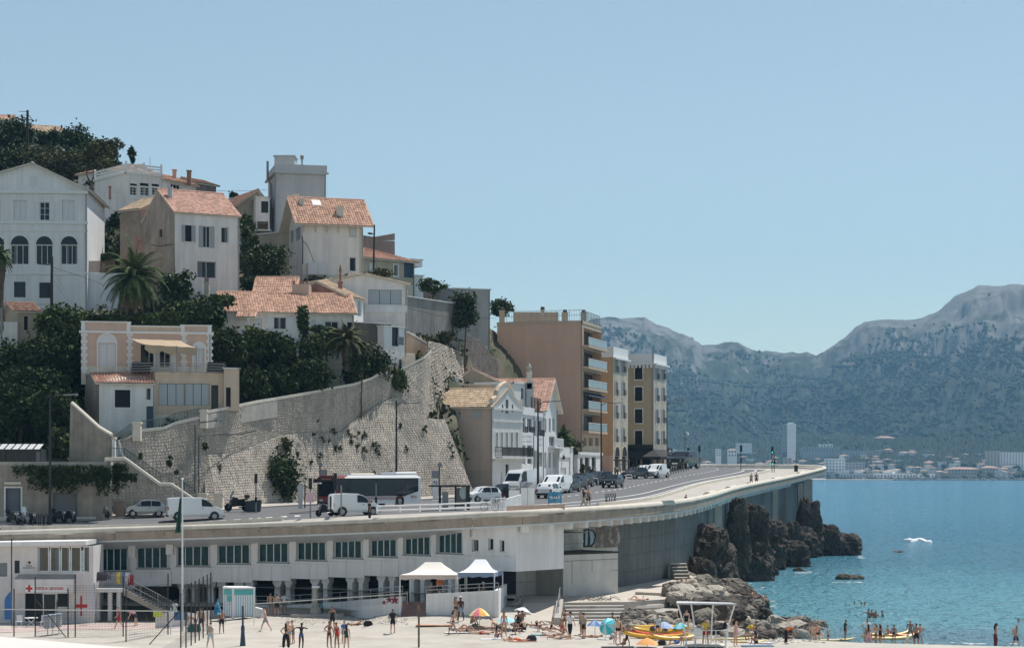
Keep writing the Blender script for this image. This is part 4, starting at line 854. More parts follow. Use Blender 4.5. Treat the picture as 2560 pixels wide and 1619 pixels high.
root=T('balcony','white balustraded balcony of the long tiled house','balcony',W(605,850,211));m=MB();a,b=W(600,850,210.5),W(746,852,210.5);m.box(a.x,210.5,a.z-.25,b.x,213,a.z);m.build('slab',M_white,root)
m=MB();m.box(a.x,210.5,a.z+1.0,b.x,210.62,a.z+1.1);m.box(a.x,210.5,a.z+.08,b.x,210.6,a.z+.16);m.build('handrail',M_white2,root)
for i in range(44):x=lerp(a.x+.05,b.x-.15,i/43);m=MB();m.box(x,210.52,a.z+.16,x+.085,210.58,a.z+1.0);m.build('baluster',M_white2,root)
m=MB()
for x in(620,744):p=W(x,850,210.6);m.box(p.x-.1,210.5,a.z-3,p.x+.1,210.7,a.z+2.4 if x<700 else a.z+1.2)
m.build('post',M_white,root)
h=house('porch','little tiled porch roof at the left end of the balcony',(595,211),(636,211),2,800,792,M_white,base=-.3,cat='porch');gable(h,.5,M_tile,wallm=M_white,over=.1)
# ---------------------------------------------------------------- pink villa
M_vp=mat('villa_pink',(.60,.43,.35),.9,.06,.6,streak=.08);M_vc=mat('villa_cream',(.60,.48,.37),.9,.06,.6,streak=.1)
hv=house('villa','pink villa with white quoins, arched white shutters and roof terrace',(203,195.5),(528,198),9,935,826,M_vp,fr=[(246,858,289,931,'shut'),(352,862,372,930,'door',{'frame':M_dframe}),(374,862,395,930,'dark'),(398,868,426,928,'french+so',{'sh':M_shutw}),(484,872,511,930,'shut')],base=1)
flat_roof(hv,0)
for a,b,y in((203,327,806),(327,452,817),(452,529,815)):
 r=hv.F.rect(a,y,b,826);m=MB();hv.F.slab(m,r[0],hv.zt,r[2]-.006,r[3],-.25,.05 if a!=327 else .0);m.build('parapet',M_vc if a==327 else M_vp,hv.root);m=MB();hv.F.slab(m,r[0]-.06,r[3],r[2]+.05,r[3]+.12,-.3,.12)
 for x in(r[0],r[2]-.4):
  if a!=327:hv.F.slab(m,x,hv.zt,x+.38,r[3],.052,.1)
 m.build('parapet_coping',M_trim,hv.root)
m=MB();hv.F.slab(m,-.2,hv.zt-.22,hv.F.L+.25,hv.zt,.006,.2);m.build('cornice',M_trim,hv.root)
for x in(206,320,455,520):
 r=hv.F.rect(x,832,x+9,933)
 for k in range(12):m=MB();e=.14 if k%2 else 0;z0=lerp(r[1],r[3],k/12);hv.F.slab(m,r[0]-e,z0+.015,r[2]+e,lerp(r[1],r[3],(k+1)/12)-.015,.0,.05);m.build('quoin',M_trim,hv.root)
for o in((246,858,289,931),(484,872,511,930)):
 r=hv.F.rect(*o);arch_top(hv.root,hv.F,r,M_trim,M_shutw);m=MB();hv.F.slab(m,r[0]-.16,r[1],r[0],r[3]+.04,0,.07);hv.F.slab(m,r[2],r[1],r[2]+.16,r[3]+.04,0,.07);m.build('surround',M_trim,hv.root)
root=T('awning','brown fabric awning over the villa terrace','awning',W(330,850,195));m=MB();P=[W(328,846,195.9),W(452,850,196.9),W(491,868,194),W(362,860,193.2)]
rows=[[P[0].lerp(P[1],i/12).lerp(P[3].lerp(P[2],i/12),j/4)+V((0,0,-.08*math.sin(j/4*3.14)-.05*abs(math.sin(i*.9))))for i in range(13)]for j in range(5)];m.grid(rows);m.grid([rows[4],[p+V((0,-.05,-.5-.35*abs(math.sin(i*.75))))for i,p in enumerate(rows[4])]]);m.build('fabric',mat('awning_cloth',(.42,.32,.22),.9,.1,1),root)
m=MB()
for x in(392,442,491):p=W(x,864,193.6);m.tube(p,V((p.x,p.y,Z(935,193.6))),.04,5)
m.build('post',M_grey,root)
vb=house('garden_house','cream lower storey of the villa with wide louvred window',(388,192.5),(563,194.2),6,1045,936,M_vc,fr=[(397,958,462,1013,'blind',{'frame':M_dframe}),(463,958,524,1013,'blind'),(528,962,546,1030,'door',{'frame':M_dframe})],base=3,cat='house');flat_roof(vb,.25,M_vc,.05)
h=house('stair_block','cream stair block at the right end of the villa',(560,193.6),(598,194),6,1024,921,M_vc,fr=[(565,968,577,1017,'dark')],base=.1,cat='house');flat_roof(h,.1)
m=MB();rail(m,[W(327,934,192.8),W(388,933,192.4),W(560,936,193.9)],1.0,r=.03,bars=False,mids=(.25,.5,.75));thing(m,'terrace_railing',M_grey,'steel terrace railing in front of the villa awning','railing')
va=house('annex','white annex with tiled lean to roof and dark blue door by the stairs',(248,190.5),(388,192),5,1095,957,M_white,fr=[(287,974,326,1018,'dark+tr'),(365,969,378,1000,'one'),(366,1015,383,1076,'panel')],base=3,cat='house')
slope(va.root,va.a+V((-.3,-.35,va.zt)),va.b+V((0,-.35,va.zt)),V((X(388,196),196,Z(930,196))),V((X(222,196),196,Z(932,196))),M_tile2)
m=MB();m.poly([va.a+V((0,0,va.zb-3)),V((X(212,196),196,va.zb-3)),V((X(212,196),196,Z(932,196))),va.a+V((0,0,va.zt))][::-1]);m.build('side_wall',M_grimy,va.root)
def simple(name,label,cat,mbs,group=None):
 root=T(name,label,cat,mbs[0][1].v[0],group)
 for n,m,mt in mbs:m.build(n,mt,root)
 return root
for k,(x,lab)in enumerate(((350,'dark wicker seat at the left of the villa terrace'),(540,'dark wicker seat at the right end of the villa terrace'))):
 p=W(x,932,194.2);m=MB();m.box(p.x-.9,p.y-.3,p.z,p.x+.9,p.y+.5,p.z+.5);m2=MB();m2.box(p.x-.9,p.y+.5,p.z,p.x+.9,p.y+.62,p.z+1.1);simple('wicker_sofa',lab,'sofa',[('seat',m,M_black),('backrest',m2,M_black)])
# ---------------------------------------------------------------- garages at street level on the left
M_gar=mat('garage_stone',(.34,.30,.255),.95,.2,.7,streak=.25,bump=.2)
hg=house('garage_building','old stone garage building with roller door and grey wooden door',(-90,177),(274,178),6,1312,1162,M_gar,fr=[(14,1219,52,1290,'panel+tr',{'sh':flat('grey_door',(.12,.14,.17),.6)}),(131,1231,193,1306,'roll',{'sh':flat('garage_grey',(.17,.18,.19),.6)})],base=2,dep=.35);flat_roof(hg,.3,M_conc,.12)
for i in range(9):
 for k in range(9):
  r=hg.F.rect(-88+i*41,1235+k*9,-88+i*41+40,1235+k*9+8.4)
  if any(not(r[2]<q[0]-.3 or r[0]>q[2]+.3)and r[1]<q[3]+.4 for q in(hg.F.rect(14,1219,52,1290),hg.F.rect(131,1231,193,1306))):continue
  m=MB();hg.F.slab(m,r[0]+.01,r[1],r[2]-.01,r[3],0,R.uniform(.02,.05));m.build('stone',M_gar,hg.root)
m=MB();r=hg.F.rect(12,1204,54,1210);hg.F.slab(m,*r,.0,.25);m.build('lintel',M_coping,hg.root)
vr=house('veranda','dark framed glass veranda on the garage terrace',(-60,178.5),(103,179),3,1160,1122,M_dframe,fr=[(-60,1126,8,1157,'win3',{'frame':M_dframe}),(12,1126,102,1157,'win3',{'frame':M_dframe})],base=0,cat='veranda');m=MB()
for i in range(9):u=vr.F.L*i/9;m.poly([vr.F.P(u,vr.zt,.2),vr.F.P(u+vr.F.L/9*.8,vr.zt,.2),vr.F.P(u+vr.F.L/9*.8,vr.zt+.5,-2.5),vr.F.P(u,vr.zt+.5,-2.5)])
m.build('glass_roof',M_greyr,vr.root)
root=T('garden_wall','weathered wall sloping down between dark trees and stairs','wall',W(230,1160,182));m=MB();w=Wl(plw((175,1160,184)).xy,plw((275,1160,182)).xy);m.prism([w.P(*w.uz(x,y))for x,y in((172,1175),(275,1175),(275,1088),(245,1070),(212,1040),(176,1008))],-w.n*.4);m.build('wall_panel',mat('mossy_wall',(.30,.27,.23),.95,.25,.7,streak=.35),root)
m=MB();m.path([w.P(*w.uz(x,y),-.2)for x,y in((276,1087),(245,1069),(212,1039),(176,1007))],.22,6);m.build('coping',M_coping,root)
h=house('hut','old shed with rusty tiled roof below the mansion',(44,206),(92,207),5,860,778,M_beige,fr=[(60,790,70,825,'dark')]);gable(h,.9,M_tiled,wallm=M_beige,over=.5)
h=house('garden_wall','curved white garden wall at the left edge below the mansion',(-60,203),(44,204),3,850,803,M_lav,cat='wall');flat_roof(h,0)
# ---------------------------------------------------------------- right of the stone wall
h=house('retaining_wall','high stained grey concrete wall under the hilltop garden',(1016,236),(1145,247),6,860,741,mat('stained_concrete',(.28,.265,.25),.9,.2,.5,streak=.35),cat='wall');flat_roof(h,.1)
h=house('house','blank grey blockhouse above the tan apartments',(1133,262),(1225,264),9,870,721,mat('blank_grey',(.40,.385,.37),.9,.12,.4,streak=.15));flat_roof(h,.12)
h=house('hut','low dark lean to left of the blank blockhouse',(1098,258),(1134,260),5,745,719,mat('lean_grey',(.20,.185,.18),.9,.2,.6));flat_roof(h,.1)
root=T('path_wall','tan sunlit wall of the steep path stairs','wall',W(1020,900,228));m=MB();w=Wl(plw((1018,900,227)).xy,plw((1066,900,230.5)).xy);m.prism([w.P(*w.uz(x,y))for x,y in((1018,915),(1066,915),(1066,858),(1040,842),(1018,830))],-w.n*.35);m.build('wall_panel',mat('tan_render',(.50,.36,.25),.9,.15,.5,streak=.2),root)
m=MB();m.path([w.P(*w.uz(x,y),-.15)for x,y in((1018,829),(1040,841),(1067,857),(1066,890),(1040,908),(1010,922))],.2,6);m.build('coping',M_coping,root)
root=T('path_steps','pale steps of the steep path above the bastion','steps',W(1025,930,224))
for i in range(9):p=W(1022,925-i*5,223.5+i*.35);m=MB();m.box(p.x-.8,p.y,p.z-.6,p.x+.7,p.y+.36,p.z+.12);m.build('step',M_coping,root)
M_bq=mat('baroque_pink',(.53,.42,.355),.9,.06,.5,streak=.1);M_bw=mat('baroque_front',(.62,.62,.61),.85,.06,.6,streak=.06)
a,b,c=(1075,229),(1231,225.7),(1308,233.6)
hb=house('townhouse','pinkish townhouse with curved baroque gable and iron balcony on the street',a,b,8.2,1230,1019,M_bq,fr=[(1126,1024,1150,1045,'roll',{'sh':M_greyr}),(1179,1024,1203,1045,'roll',{'sh':M_greyr})],
 rt=[(x,1080,x+6,1120,'one+tr')for x in(1239,1251.5,1264,1276.5,1289)]+[(1242,1178,1256,1224,'panel',{'sh':M_shutw}),(1264,1160,1273,1224,'dark'),(1280,1178,1293,1220,'panel',{'sh':M_shutw})],base=2)
for o in hb.root.children:
 if o.name.startswith('wall')and abs(o.data.polygons[0].normal.dot(hb.Rw.n))>.9:o.data.materials[0]=M_bw
gable(hb,2.1,M_tile3,over=.1,oe=.35,wallm=M_bq,cw=.3,rh=.5)
g=hb.Rw;m=MB();pts=[(1232,1021),(1232,1000),(1237,996),(1243,992),(1245,978),(1250,968),(1258,961),(1266,958),(1274,963),(1281,975),(1285,992),(1291,1000),(1297,1003),(1304,1010),(1306,1021)]
m.prism([g.P(*g.uz(x,y),.02)for x,y in pts],-g.n*.5);m.build('curved_gable',M_bw,hb.root);m=MB();m.path([g.P(*g.uz(x,y),-.2)for x,y in pts[1:-1]],.3,6);m.build('gable_coping',M_vc,hb.root)
r=g.rect(1264,998,1270,1033);m=MB();g.slab(m,*r,.021,.05);m.build('window',M_glass,hb.root)
m=MB()
for x,y in((1256,1020),(1281,1020)):u,z=g.uz(x,y);m.poly([g.P(u+.22*math.cos(i*.63),z+.5*math.sin(i*.63),.03)for i in range(10)])
m.build('oval_window',M_glass,hb.root)
m=MB()
for y,t,o in((1050,.2,.12),(1146,.3,.3),(1020,.25,.2)):z=g.uz(1265,y)[1];g.slab(m,0,z-t,g.L,z,.003,o)
m.build('moulding',M_bw,hb.root)
z=g.uz(1265,1141)[1];m=MB();g.slab(m,.1,z-.2,g.L+.5,z,.31,1.2);m.build('balcony_slab',M_bw,hb.root)
m=MB();rail(m,[g.P(.1,z,.3),g.P(.1,z,1.15),g.P(g.L+.45,z,1.15)],1.05,.12,r=.03,rb=.022);m.build('balcony_rail',M_black,hb.root)
m=MB();hb.F.slab(m,1.4,12,hb.F.L-.3,12.9,.0,.03);m.build('stain',M_beige,hb.root)
def rowhouse(label,a,b,yb,yt,mt,fr,depth=8,par=.5,name='townhouse'):
 "street front seen at a grazing angle"
 h=house(name,label,a,b,depth,yb,yt,mt,fr=fr,base=2);flat_roof(h,par,mt,.12);return h
M_rw=mat('row_white',(.66,.67,.68),.85,.05,.6,streak=.08)
h=rowhouse('narrow white townhouse with roof balcony next to the baroque gable',(1304,233.2),(1334,240),1222,1035,M_rw,[(1306,1043,1314,1081,'win+bal'),(1318,1045,1331,1081,'win+bal'),(1306,1112,1314,1160,'one'),(1318,1112,1331,1160,'one')],9,.9)
hq=house('roof_storey','white set back roof storey with chimney stack above the narrow townhouse',(1284,238),(1330,243),5,1040,957,M_rw,fr=[(1303,970,1310,997,'dark')],cat='house');flat_roof(hq,.15)
chimney(hq.root,1316,1334,955,1000,241,M_greyr);chimney(hq.root,1317,1330,930,955,241,M_coping);m=MB();m.lathe([(.3,0),(.25,.5),(.33,.6),(.1,1.1)],W(1322,930,241.4),8);m.build('chimney_cowl',M_conc,hq.root)
h=rowhouse('white townhouse with black roof trellis behind the tall lamp',(1334,240.2),(1358,246),1215,1040,M_rw,[(1336,1050,1342,1090,'one'),(1347,1050,1356,1090,'one+bal'),(1336,1125,1342,1170,'one'),(1347,1130,1356,1165,'roll')])
m=MB();rail(m,[h.F.P(.1,h.zt+.5,-.3),h.F.P(h.F.L-.1,h.zt+.5,-.3)],1.8,.3,r=.03,rb=.02,mids=(.6,1.2));m.build('trellis',M_black,h.root)
hh_=house('townhouse','tall white townhouse with steep orange roof and carved eaves',(1358,246.2),(1392,255),8,1212,1018,M_rw,fr=[(1361,1045,1366,1080,'one'),(1372,1045,1377,1080,'one'),(1381,1045,1387,1078,'one'),(1373,1090,1388,1116,'french'),(1361,1130,1366,1170,'one'),(1372,1130,1377,1170,'one'),(1382,1130,1388,1170,'one')],base=2)
gable_front(hh_,3.6,M_tile2,wallm=M_rw,over=.7,oe=.7,cw=.36,rh=.42,amp=.05)
m=MB();z=hh_.F.uz(1382,1116)[1];hh_.F.slab(m,hh_.F.L*.35,z-.2,hh_.F.L,z,.0,.9);m.build('balcony_slab',M_rw,hh_.root);m=MB();rail(m,[hh_.F.P(hh_.F.L*.35,z,.85),hh_.F.P(hh_.F.L,z,.85)],1.,.12,r=.03,rb=.02);m.build('balcony_rail',M_white2,hh_.root)
h=house('house','beige gabled house with air conditioner behind the townhouse roof',(1137,243),(1252,243),8,1010,957,M_beige);gable_front(h,Z(923,243)-h.zt,M_tile,at=.36,wallm=M_beige,over=.4)
h=house('parapet_wall','beige flat roof wall in front of the gabled house',(1100,236),(1232,236),5,1020,962,M_beige,cat='wall');flat_roof(h,.1)
root=T('air_conditioner','white air conditioner on the beige flat roof','air conditioner',W(1125,963,236.5));p=W(1125,963,236.5);m=MB();m.box(p.x,p.y,p.z,p.x+1.15,p.y+.5,p.z+.85);m.build('case',M_white2,root);m=MB();m.lathe([(.28,0),(.28,.03)],(p.x+.4,p.y-.032,p.z+.42),14,axis='y');m.build('fan_grille',M_black,root)
h=rowhouse('low white forecourt wall building with pale door and roof balustrade',(1397,253),(1430,260),1200,1142,M_rw,[(1401,1168,1415,1200,'panel',{'sh':M_shutw})],6,1.2,'forecourt')
h=house('gate_pier','tall white gate pier beside the palm',(1426,258.5),(1432,259.6),1.,1200,1118,M_rw,base=1,cat='pier');flat_roof(h,.1)
h=rowhouse('white arcade with pillars at the foot of the tan apartments',(1444,262),(1505,277),1190,1136,M_rw,[(1450,1144,1458,1188,'dark'),(1462,1143,1474,1188,'dark'),(1479,1142,1490,1186,'dark')],3,.4,'arcade')
# ---------------------------------------------------------------- apartment houses
M_tan=mat('tan_render2',(.58,.40,.31),.9,.05,.3,streak=.08);M_tans=mat('tan_side',(.50,.40,.30),.9,.05,.4,streak=.1)
ta=house('apartment_house','tall tan apartment house with blank side and glass balconies',(1243,269.6),(1456,266.5),11.5,1190,812,M_tan,fr=[],rt=[(1459,y0,1504,y1,'french')for y0,y1 in((825,869),(878,921),(931,973),(983,1025),(1036,1078))]+[(1459,1094,1467,1114,'win'),(1472,1094,1482,1114,'win'),(1488,1094,1497,1114,'roll')],base=2,dep=1.3)
for o in ta.root.children:
 if o.name.startswith('wall')and abs(o.data.polygons[0].normal.dot(ta.Rw.n))>.9:o.data.materials[0]=M_tans
flat_roof(ta,.35,M_tans,.06)
M_gl2=flat('balcony_glass',(.24,.31,.34),.2,spec=.4)
for y in(869,921,973,1025,1078):
 w=ta.Rw;z=w.uz(1482,y)[1];m=MB();w.slab(m,-.02,z-.3,w.L-.1,z,.004,.9);m.build('balcony_slab',M_tans,ta.root)
 n=4
 for i in range(n):m=MB();w.slab(m,(w.L-.2)*i/n+.03,z+.06,(w.L-.2)*(i+1)/n-.03,z+1.02,.82,.85);m.build('balcony_glass',M_gl2,ta.root)
 m=MB();w.slab(m,0,z+1.02,w.L-.1,z+1.08,.8,.88);m.build('balcony_rail',M_white2,ta.root)
m=MB();w=ta.Rw;z=w.uz(1482,983)[1];m.prism([w.P(.1,z,.02),w.P(w.L-.2,z,.02),w.P(w.L-.2,z-.6,.95),w.P(.1,z-.6,.95)],w.n*.01+V((0,0,.03)));m.build('awning',flat('navy_cloth',(.02,.035,.08),.8),ta.root)
a=W(1283,812,273);m=MB();m.box(a.x,273,a.z-.5,X(1396,273),277,Z(780,273));m.build('penthouse',M_tans,ta.root)
for x0,x1,y0,y1,Y in((1248,1262,776,812,271),(1352,1361,774,812,271),(1405,1420,781,812,269.5),(1452,1466,781,812,270)):
 c_=chimney(ta.root,x0,x1,y0,y1,Y,M_tans);m=MB();p=W((x0+x1)/2,y0,Y+.35);m.lathe([(.28,0),(.28,.3),(.2,.4)],p,10);m.build('chimney_pot',M_dframe,c_)
m=MB();rail(m,[ta.F.P(1.2,ta.zt+.3,-.5),ta.F.P(ta.F.L-.1,ta.zt+.3,-.15),ta.Rw.P(ta.Rw.L-.3,ta.zt+.3,-.15)],1.5,.35,r=.03,rb=.016,mids=(.8,));m.build('roof_railing',M_grey,ta.root)
M_or=mat('orange_ochre',(.48,.32,.19),.9,.07,.5,streak=.1);M_cr=mat('cream_front',(.50,.45,.37),.9,.06,.5,streak=.1)
def recolor(h,w,mt):
 for o in h.root.children:
  if o.name.startswith('wall')and abs(o.data.polygons[0].normal.dot(w.n))>.9:o.data.materials[0]=mt
ob=house('apartment_house','slim ochre apartment house with cream front beside the tan one',(1482,286.9),(1533,286),8.65,1185,893,M_or,rt=[(x,y,x+5,y+34,'one+so+bal')for y in(896,954,1011,1070)for x in(1538,1556)]+[(1537,1140,1549,1178,'dark'),(1555,1140,1566,1176,'dark')],base=2);recolor(ob,ob.Rw,M_cr)
flat_roof(ob,Z(866,286)-ob.zt,M_trim,.05)
m=MB();ob.Rw.slab(m,-.2,ob.zt-.25,ob.Rw.L+.2,ob.zt-.005,.052,.45);m.build('cornice',M_trim,ob.root)
for y0 in(1140,):
 for x in(1537,1555):arch_top(ob.root,ob.Rw,ob.Rw.rect(x,y0,x+11.5,1178),M_cr,M_dark)
m=MB();r=ob.F.rect(1500,1138,1533,1185);ob.F.slab(m,0,ob.zb-1,ob.F.L,r[3],0,.03);m.build('plinth',M_pink,ob.root)
M_cb=mat('cream_olive',(.44,.37,.26),.9,.06,.5,streak=.12)
cb=house('apartment_house','cream corner apartment house with cafe and white roof parapet',(1568,299.8),(1634,298.6),8.66,1178,908,M_cb,fr=[(1587,y,1606,y+35,'dark+tr+bal')for y in(913,967,1022,1076)]+[(1574,1143,1600,1176,'dark'),(1606,1143,1628,1176,'dark')],rt=[(x,y,x+5,y+34,'one+so+bal')for y in(914,968,1023,1076)for x in(1640,1656)]+[(1641,1142,1648,1165,'panel',{'sh':mat('brown_door',(.16,.08,.04),.6)}),(1655,1142,1660,1165,'panel',{'sh':MATS['brown_door']})],base=2);recolor(cb,cb.Rw,M_cr)
flat_roof(cb,Z(884,299)-cb.zt,M_trim,.05)
m=MB();cb.F.slab(m,-.3,cb.zt-.25,cb.F.L+.3,cb.zt-.005,.052,.5);cb.Rw.slab(m,-.3,cb.zt-.25,cb.Rw.L+.2,cb.zt-.005,.052,.5);m.build('cornice',M_trim,cb.root)
m=MB()
for w in(cb.F,cb.Rw,ob.Rw):
 tgt=m if w is not ob.Rw else None
 if tgt:
  for i in range(7):u=w.L*(i+.5)/7;w.slab(m,u-.15,cb.zt-.7,u+.15,cb.zt-.25,.0,.4)
m.build('cornice_bracket',M_trim,cb.root)
root=T('cafe_awning','black cafe awning with dark sign box on the corner building','awning',cb.F.P(1,Z(1142,298)));w=cb.F;z0=Z(1122,298.6);z1=Z(1141,296.5)
m=MB();cs=[w.P(0,z0,.03),w.P(w.L,z0,.03),cb.Rw.P(cb.Rw.L*.9,z0,.03)];ce=[w.P(-.2,z1,2.4),w.P(w.L+1.6,z1,2.4),cb.Rw.P(cb.Rw.L*.9,z1,2.4)];m.grid([cs,ce]);m.grid([ce,[p-V((0,0,.4))for p in ce]]);m.build('fabric',flat('black_cloth',(.018,.018,.02),.8),root)
m=MB();w.slab(m,0,Z(1122,298.6),w.L,Z(1111,298.6),.04,.35);m.build('sign_box',M_black,root)
# ---------------------------------------------------------------- vegetation
def leafmat(n,c,isl=.55):
 m=mat(n,c,.75,.25,.7,island=isl,spec=.12);return m
L_dark=leafmat('dark_leaf',(.045,.068,.026));L_mid=leafmat('mid_leaf',(.078,.108,.04));L_olive=leafmat('olive_leaf',(.10,.105,.05));L_pale=leafmat('pale_leaf',(.13,.14,.085));L_gloss=leafmat('glossy_leaf',(.055,.082,.034));L_gloss.node_tree.nodes['Principled BSDF'].inputs['Roughness'].default_value=.45
M_bark=mat('bark',(.10,.075,.055),.95,.3,3,bump=.5);M_twig=mat('dry_frond',(.20,.15,.09),.95,.2,2)
TONE={'d':L_dark,'m':L_mid,'o':L_olive,'p':L_pale,'g':L_gloss}
def leaves(mb,c,rx,ry,rz,n,ls,clumps=14,shell=.55,sp=.33,up=.25):
 cl=[]
 for i in range(clumps):
  while 1:
   d=V((R.uniform(-1,1),R.uniform(-1,1),R.uniform(-1,1)))
   if .05<d.length<=1:break
  d.normalize();k=R.uniform(shell,.92);cl.append((V((d.x*rx*k,d.y*ry*k,d.z*rz*k)),R.uniform(.7,1.25)))
 s=min(rx,rz)
 for i in range(n):
  o,q=cl[i%clumps];p=c+o+V((R.gauss(0,1)*rx,R.gauss(0,1)*ry,R.gauss(0,.85)*rz))*sp*q*.75
  l=ls*R.uniform(.6,1.4);nn=(V((R.gauss(0,1),R.gauss(0,1),R.gauss(0,1)+up*3))).normalized();a=nn.orthogonal().normalized();b=nn.cross(a);t=R.uniform(0,6.28);a,b=a*math.cos(t)+b*math.sin(t),b*math.cos(t)-a*math.sin(t)
  k=len(mb.v);mb.v+=[tuple(p-a*l),tuple(p-b*l*.55+nn*l*.15),tuple(p+a*l),tuple(p+b*l*.55+nn*l*.15)];mb.f.append((k,k+1,k+2,k+3));mb.m.append(0)
def tree(label,px,py,Y,wx,hy,tone='d',name='tree',cat='tree',dens=1.,ls=.24,trunk=True,clumps=None,ground=None,group=None,shell=.55,sp=.33):
 c=W(px,py,Y);rx,rz=wx/F*Y*.86,hy/F*Y*.86;gz=ground if ground is not None else min(hz_at(c.x,c.y),c.z-rz*.8);root=T(name,label,cat,(c.x,c.y,gz),group)
 n=int(max(260,min(5200,wx*hy*1.15*dens)));mb=MB();leaves(mb,c,rx,min(rx,rz*1.6)*.9,rz,n,ls,clumps or max(8,int(math.sqrt(wx*hy)/2.6)),shell,sp);mb.build('crown',TONE[tone],root)
 if trunk:
  mb=MB();tr=max(.09,min(.28,rx*.09));b=V((c.x,c.y,gz-.4));f=c+V((R.uniform(-.2,.2)*rx,0,-rz*.25));mb.path([b,b.lerp(f,.5)+V((R.uniform(-.15,.15),0,0)),f],[tr,tr*.8,tr*.6],7)
  for i in range(4):a=R.uniform(0,6.28);mb.path([f-V((0,0,rz*.1)),f+V((math.cos(a)*rx*.35,math.sin(a)*rx*.3,rz*.3)),f+V((math.cos(a)*rx*.65,math.sin(a)*rx*.5,rz*.55))],[tr*.5,tr*.3,tr*.12],5)
  mb.build('trunk',M_bark,root)
 return root
for a in(
 ('dark pine bush at the far left under the hilltop roof',30,340,288,62,46,'d'),('dark round tree beside the pale tiled hilltop roof',188,356,288,50,42,'d'),('tall dark green tree right of the pale tiled roof',246,372,285,42,44,'d'),('olive green bush below the utility pole',92,398,280,62,42,'o'),('dark bush at the left frame edge above the mansion',10,410,278,55,46,'d'),
 ('olive thicket left of the twisted pine',160,412,272,58,40,'o'),('olive scrub behind the mansion pediment',60,440,266,75,32,'o'),('dark hedge tree behind the olive thicket',205,405,280,52,42,'d'),('dark bush between hilltop house and pole',125,352,290,34,30,'d'),('thin pale eucalyptus on the skyline',290,368,284,20,32,'p'),('dark scrub on the slope behind the white wing',275,425,278,40,34,'d'),('olive scrub left under the pediment slope',-10,470,260,60,40,'o'),
 ('green bush beside the orange roof house',617,560,247,22,26,'m'),('pale shrubs on the slope below the grey gable',622,605,244,24,40,'m'),('broad glossy fig tree beside the cream house',665,655,234,64,48,'g'),('low dark shrub under the fig tree',640,705,230,42,18,'d'),('olive bush in front of the hipped house',955,684,246,32,17,'o'),('rounded green bush above the grey concrete wall',1083,714,252,36,19,'m'),('dark bush hanging beside the stained grey wall',1163,782,246,36,56,'d'),('leafy tree behind the tan apartment roof',1256,768,278,34,26,'m'),
 ('clipped dark hedge left of the dirty side wall',250,612,238,32,20,'d'),('lower clipped hedge above the brown fence',243,645,233,26,15,'d'),('pale flowering shrub beside the date palm crown',296,618,237,18,20,'p'),('dark agave shrub in front of the loggia house',285,553,243,18,26,'d'),('dense dark tree left of the pale house base',440,714,219,48,44,'g'),('bright green bush under the dense dark tree',442,775,212,44,26,'m'),
 ('dark leafy tree over the rusty shed',150,805,203,55,48,'m'),('big dark tree filling the gap left of the villa',118,900,199,80,66,'d'),('dark tree at the left frame edge below the shed',25,905,200,64,56,'d'),('big dark tree above the veranda',45,1010,191,78,62,'d'),('dark tree between veranda and sloping wall',135,1020,190,62,60,'d'),('leafy bush rising beside the veranda end',148,1108,186,34,46,'m'),('dark tree against the villa left wall',178,880,199,36,66,'d'),('low hedge behind the left villa parapet',290,796,207,92,13,'m'),('low hedge behind the right villa parapet',415,800,207,62,20,'m'),('dark bush at the far left above the veranda',-20,1080,190,55,50,'d'),('dark bush behind the lamp post on the left',90,960,195,70,50,'d'),
 ('dark creeper covered tree right of the villa parapet',515,790,208,48,52,'d'),('dark tree right of the villa terrace',560,872,204,54,62,'d'),('leafy bush below the white balcony',632,858,208,58,46,'m'),('dark tree below the balcony right end',690,872,208,50,50,'d'),('dark thicket above the path wall by the stair block',618,955,203,56,46,'d'),('dark thicket in the middle above the path wall',700,950,207,56,40,'d'),('narrow ivy column beside the balcony',756,800,211,17,46,'d'),('bush on the pergola below the tiled house',795,866,212,56,34,'m'),('green shrub under the low tiled house windows',815,828,213,50,16,'d'),('long dark hedge with pale top above the path wall',775,935,209,62,46,'d'),('rounded dark bush left of the white annex',935,905,217,46,44,'g'),('shrub spilling over the path wall corner',993,952,218.5,22,40,'m'),('dark bush between palm and hedge',885,920,213,38,44,'d'),('creeper over the left end of the long tiled roof',556,752,210,40,20,'m'),('pale flowering bush beside the small palm',905,870,213,30,26,'p'),('dark thicket left above the path wall',545,985,200,36,26,'d'),
 ('scrub under the stained concrete wall',1050,850,236,34,16,'o'),('scrub above the pale rock face',1115,845,240,34,18,'o'),('dark creeper down the gap by the apartments',1120,900,243,22,40,'d'),('shrubs in the gully beside the bastion',1090,930,236,20,50,'o')):
 tree(*a,trunk=a[6]!='x')
tree('trimmed dark tree top on the skyline',586,491,273,15,15,'d',clumps=20,sp=.2)
root=tree('dark cypress on the skyline behind the loggia house',330,389,285,11,26,'d',clumps=26,sp=.22);
root=tree('leaning brownish pine with twisted trunk',245,392,262,44,46,'o',trunk=False,sp=.28);m=MB()
m.path([W(216,535,258),W(224,505,258),W(228,470,259),W(236,440,260),W(252,410,262)],[.35,.3,.26,.2,.12],7);m.path([W(229,465,259),W(218,440,259),W(215,410,260)],[.15,.12,.06],5);m.path([W(234,450,260),W(250,430,260),W(268,400,262)],[.14,.1,.05],5);m.build('trunk',M_bark,root)
mb=MB();leaves(mb,W(240,465,259),1.6,1.2,.9,260,.25,8);mb.build('lower_branch',L_dark,root)
tree('street tree with glossy leaves against the stone wall',700,1195,200.3,52,66,'g',dens=1.1,ls=.2,ground=Z(1262,200.3));tree('dry bush on the sunlit wall above the street tree',716,1110,202.5,14,20,'o',name='bush',cat='bush',ground=Z(1130,202.5))
mb=MB()
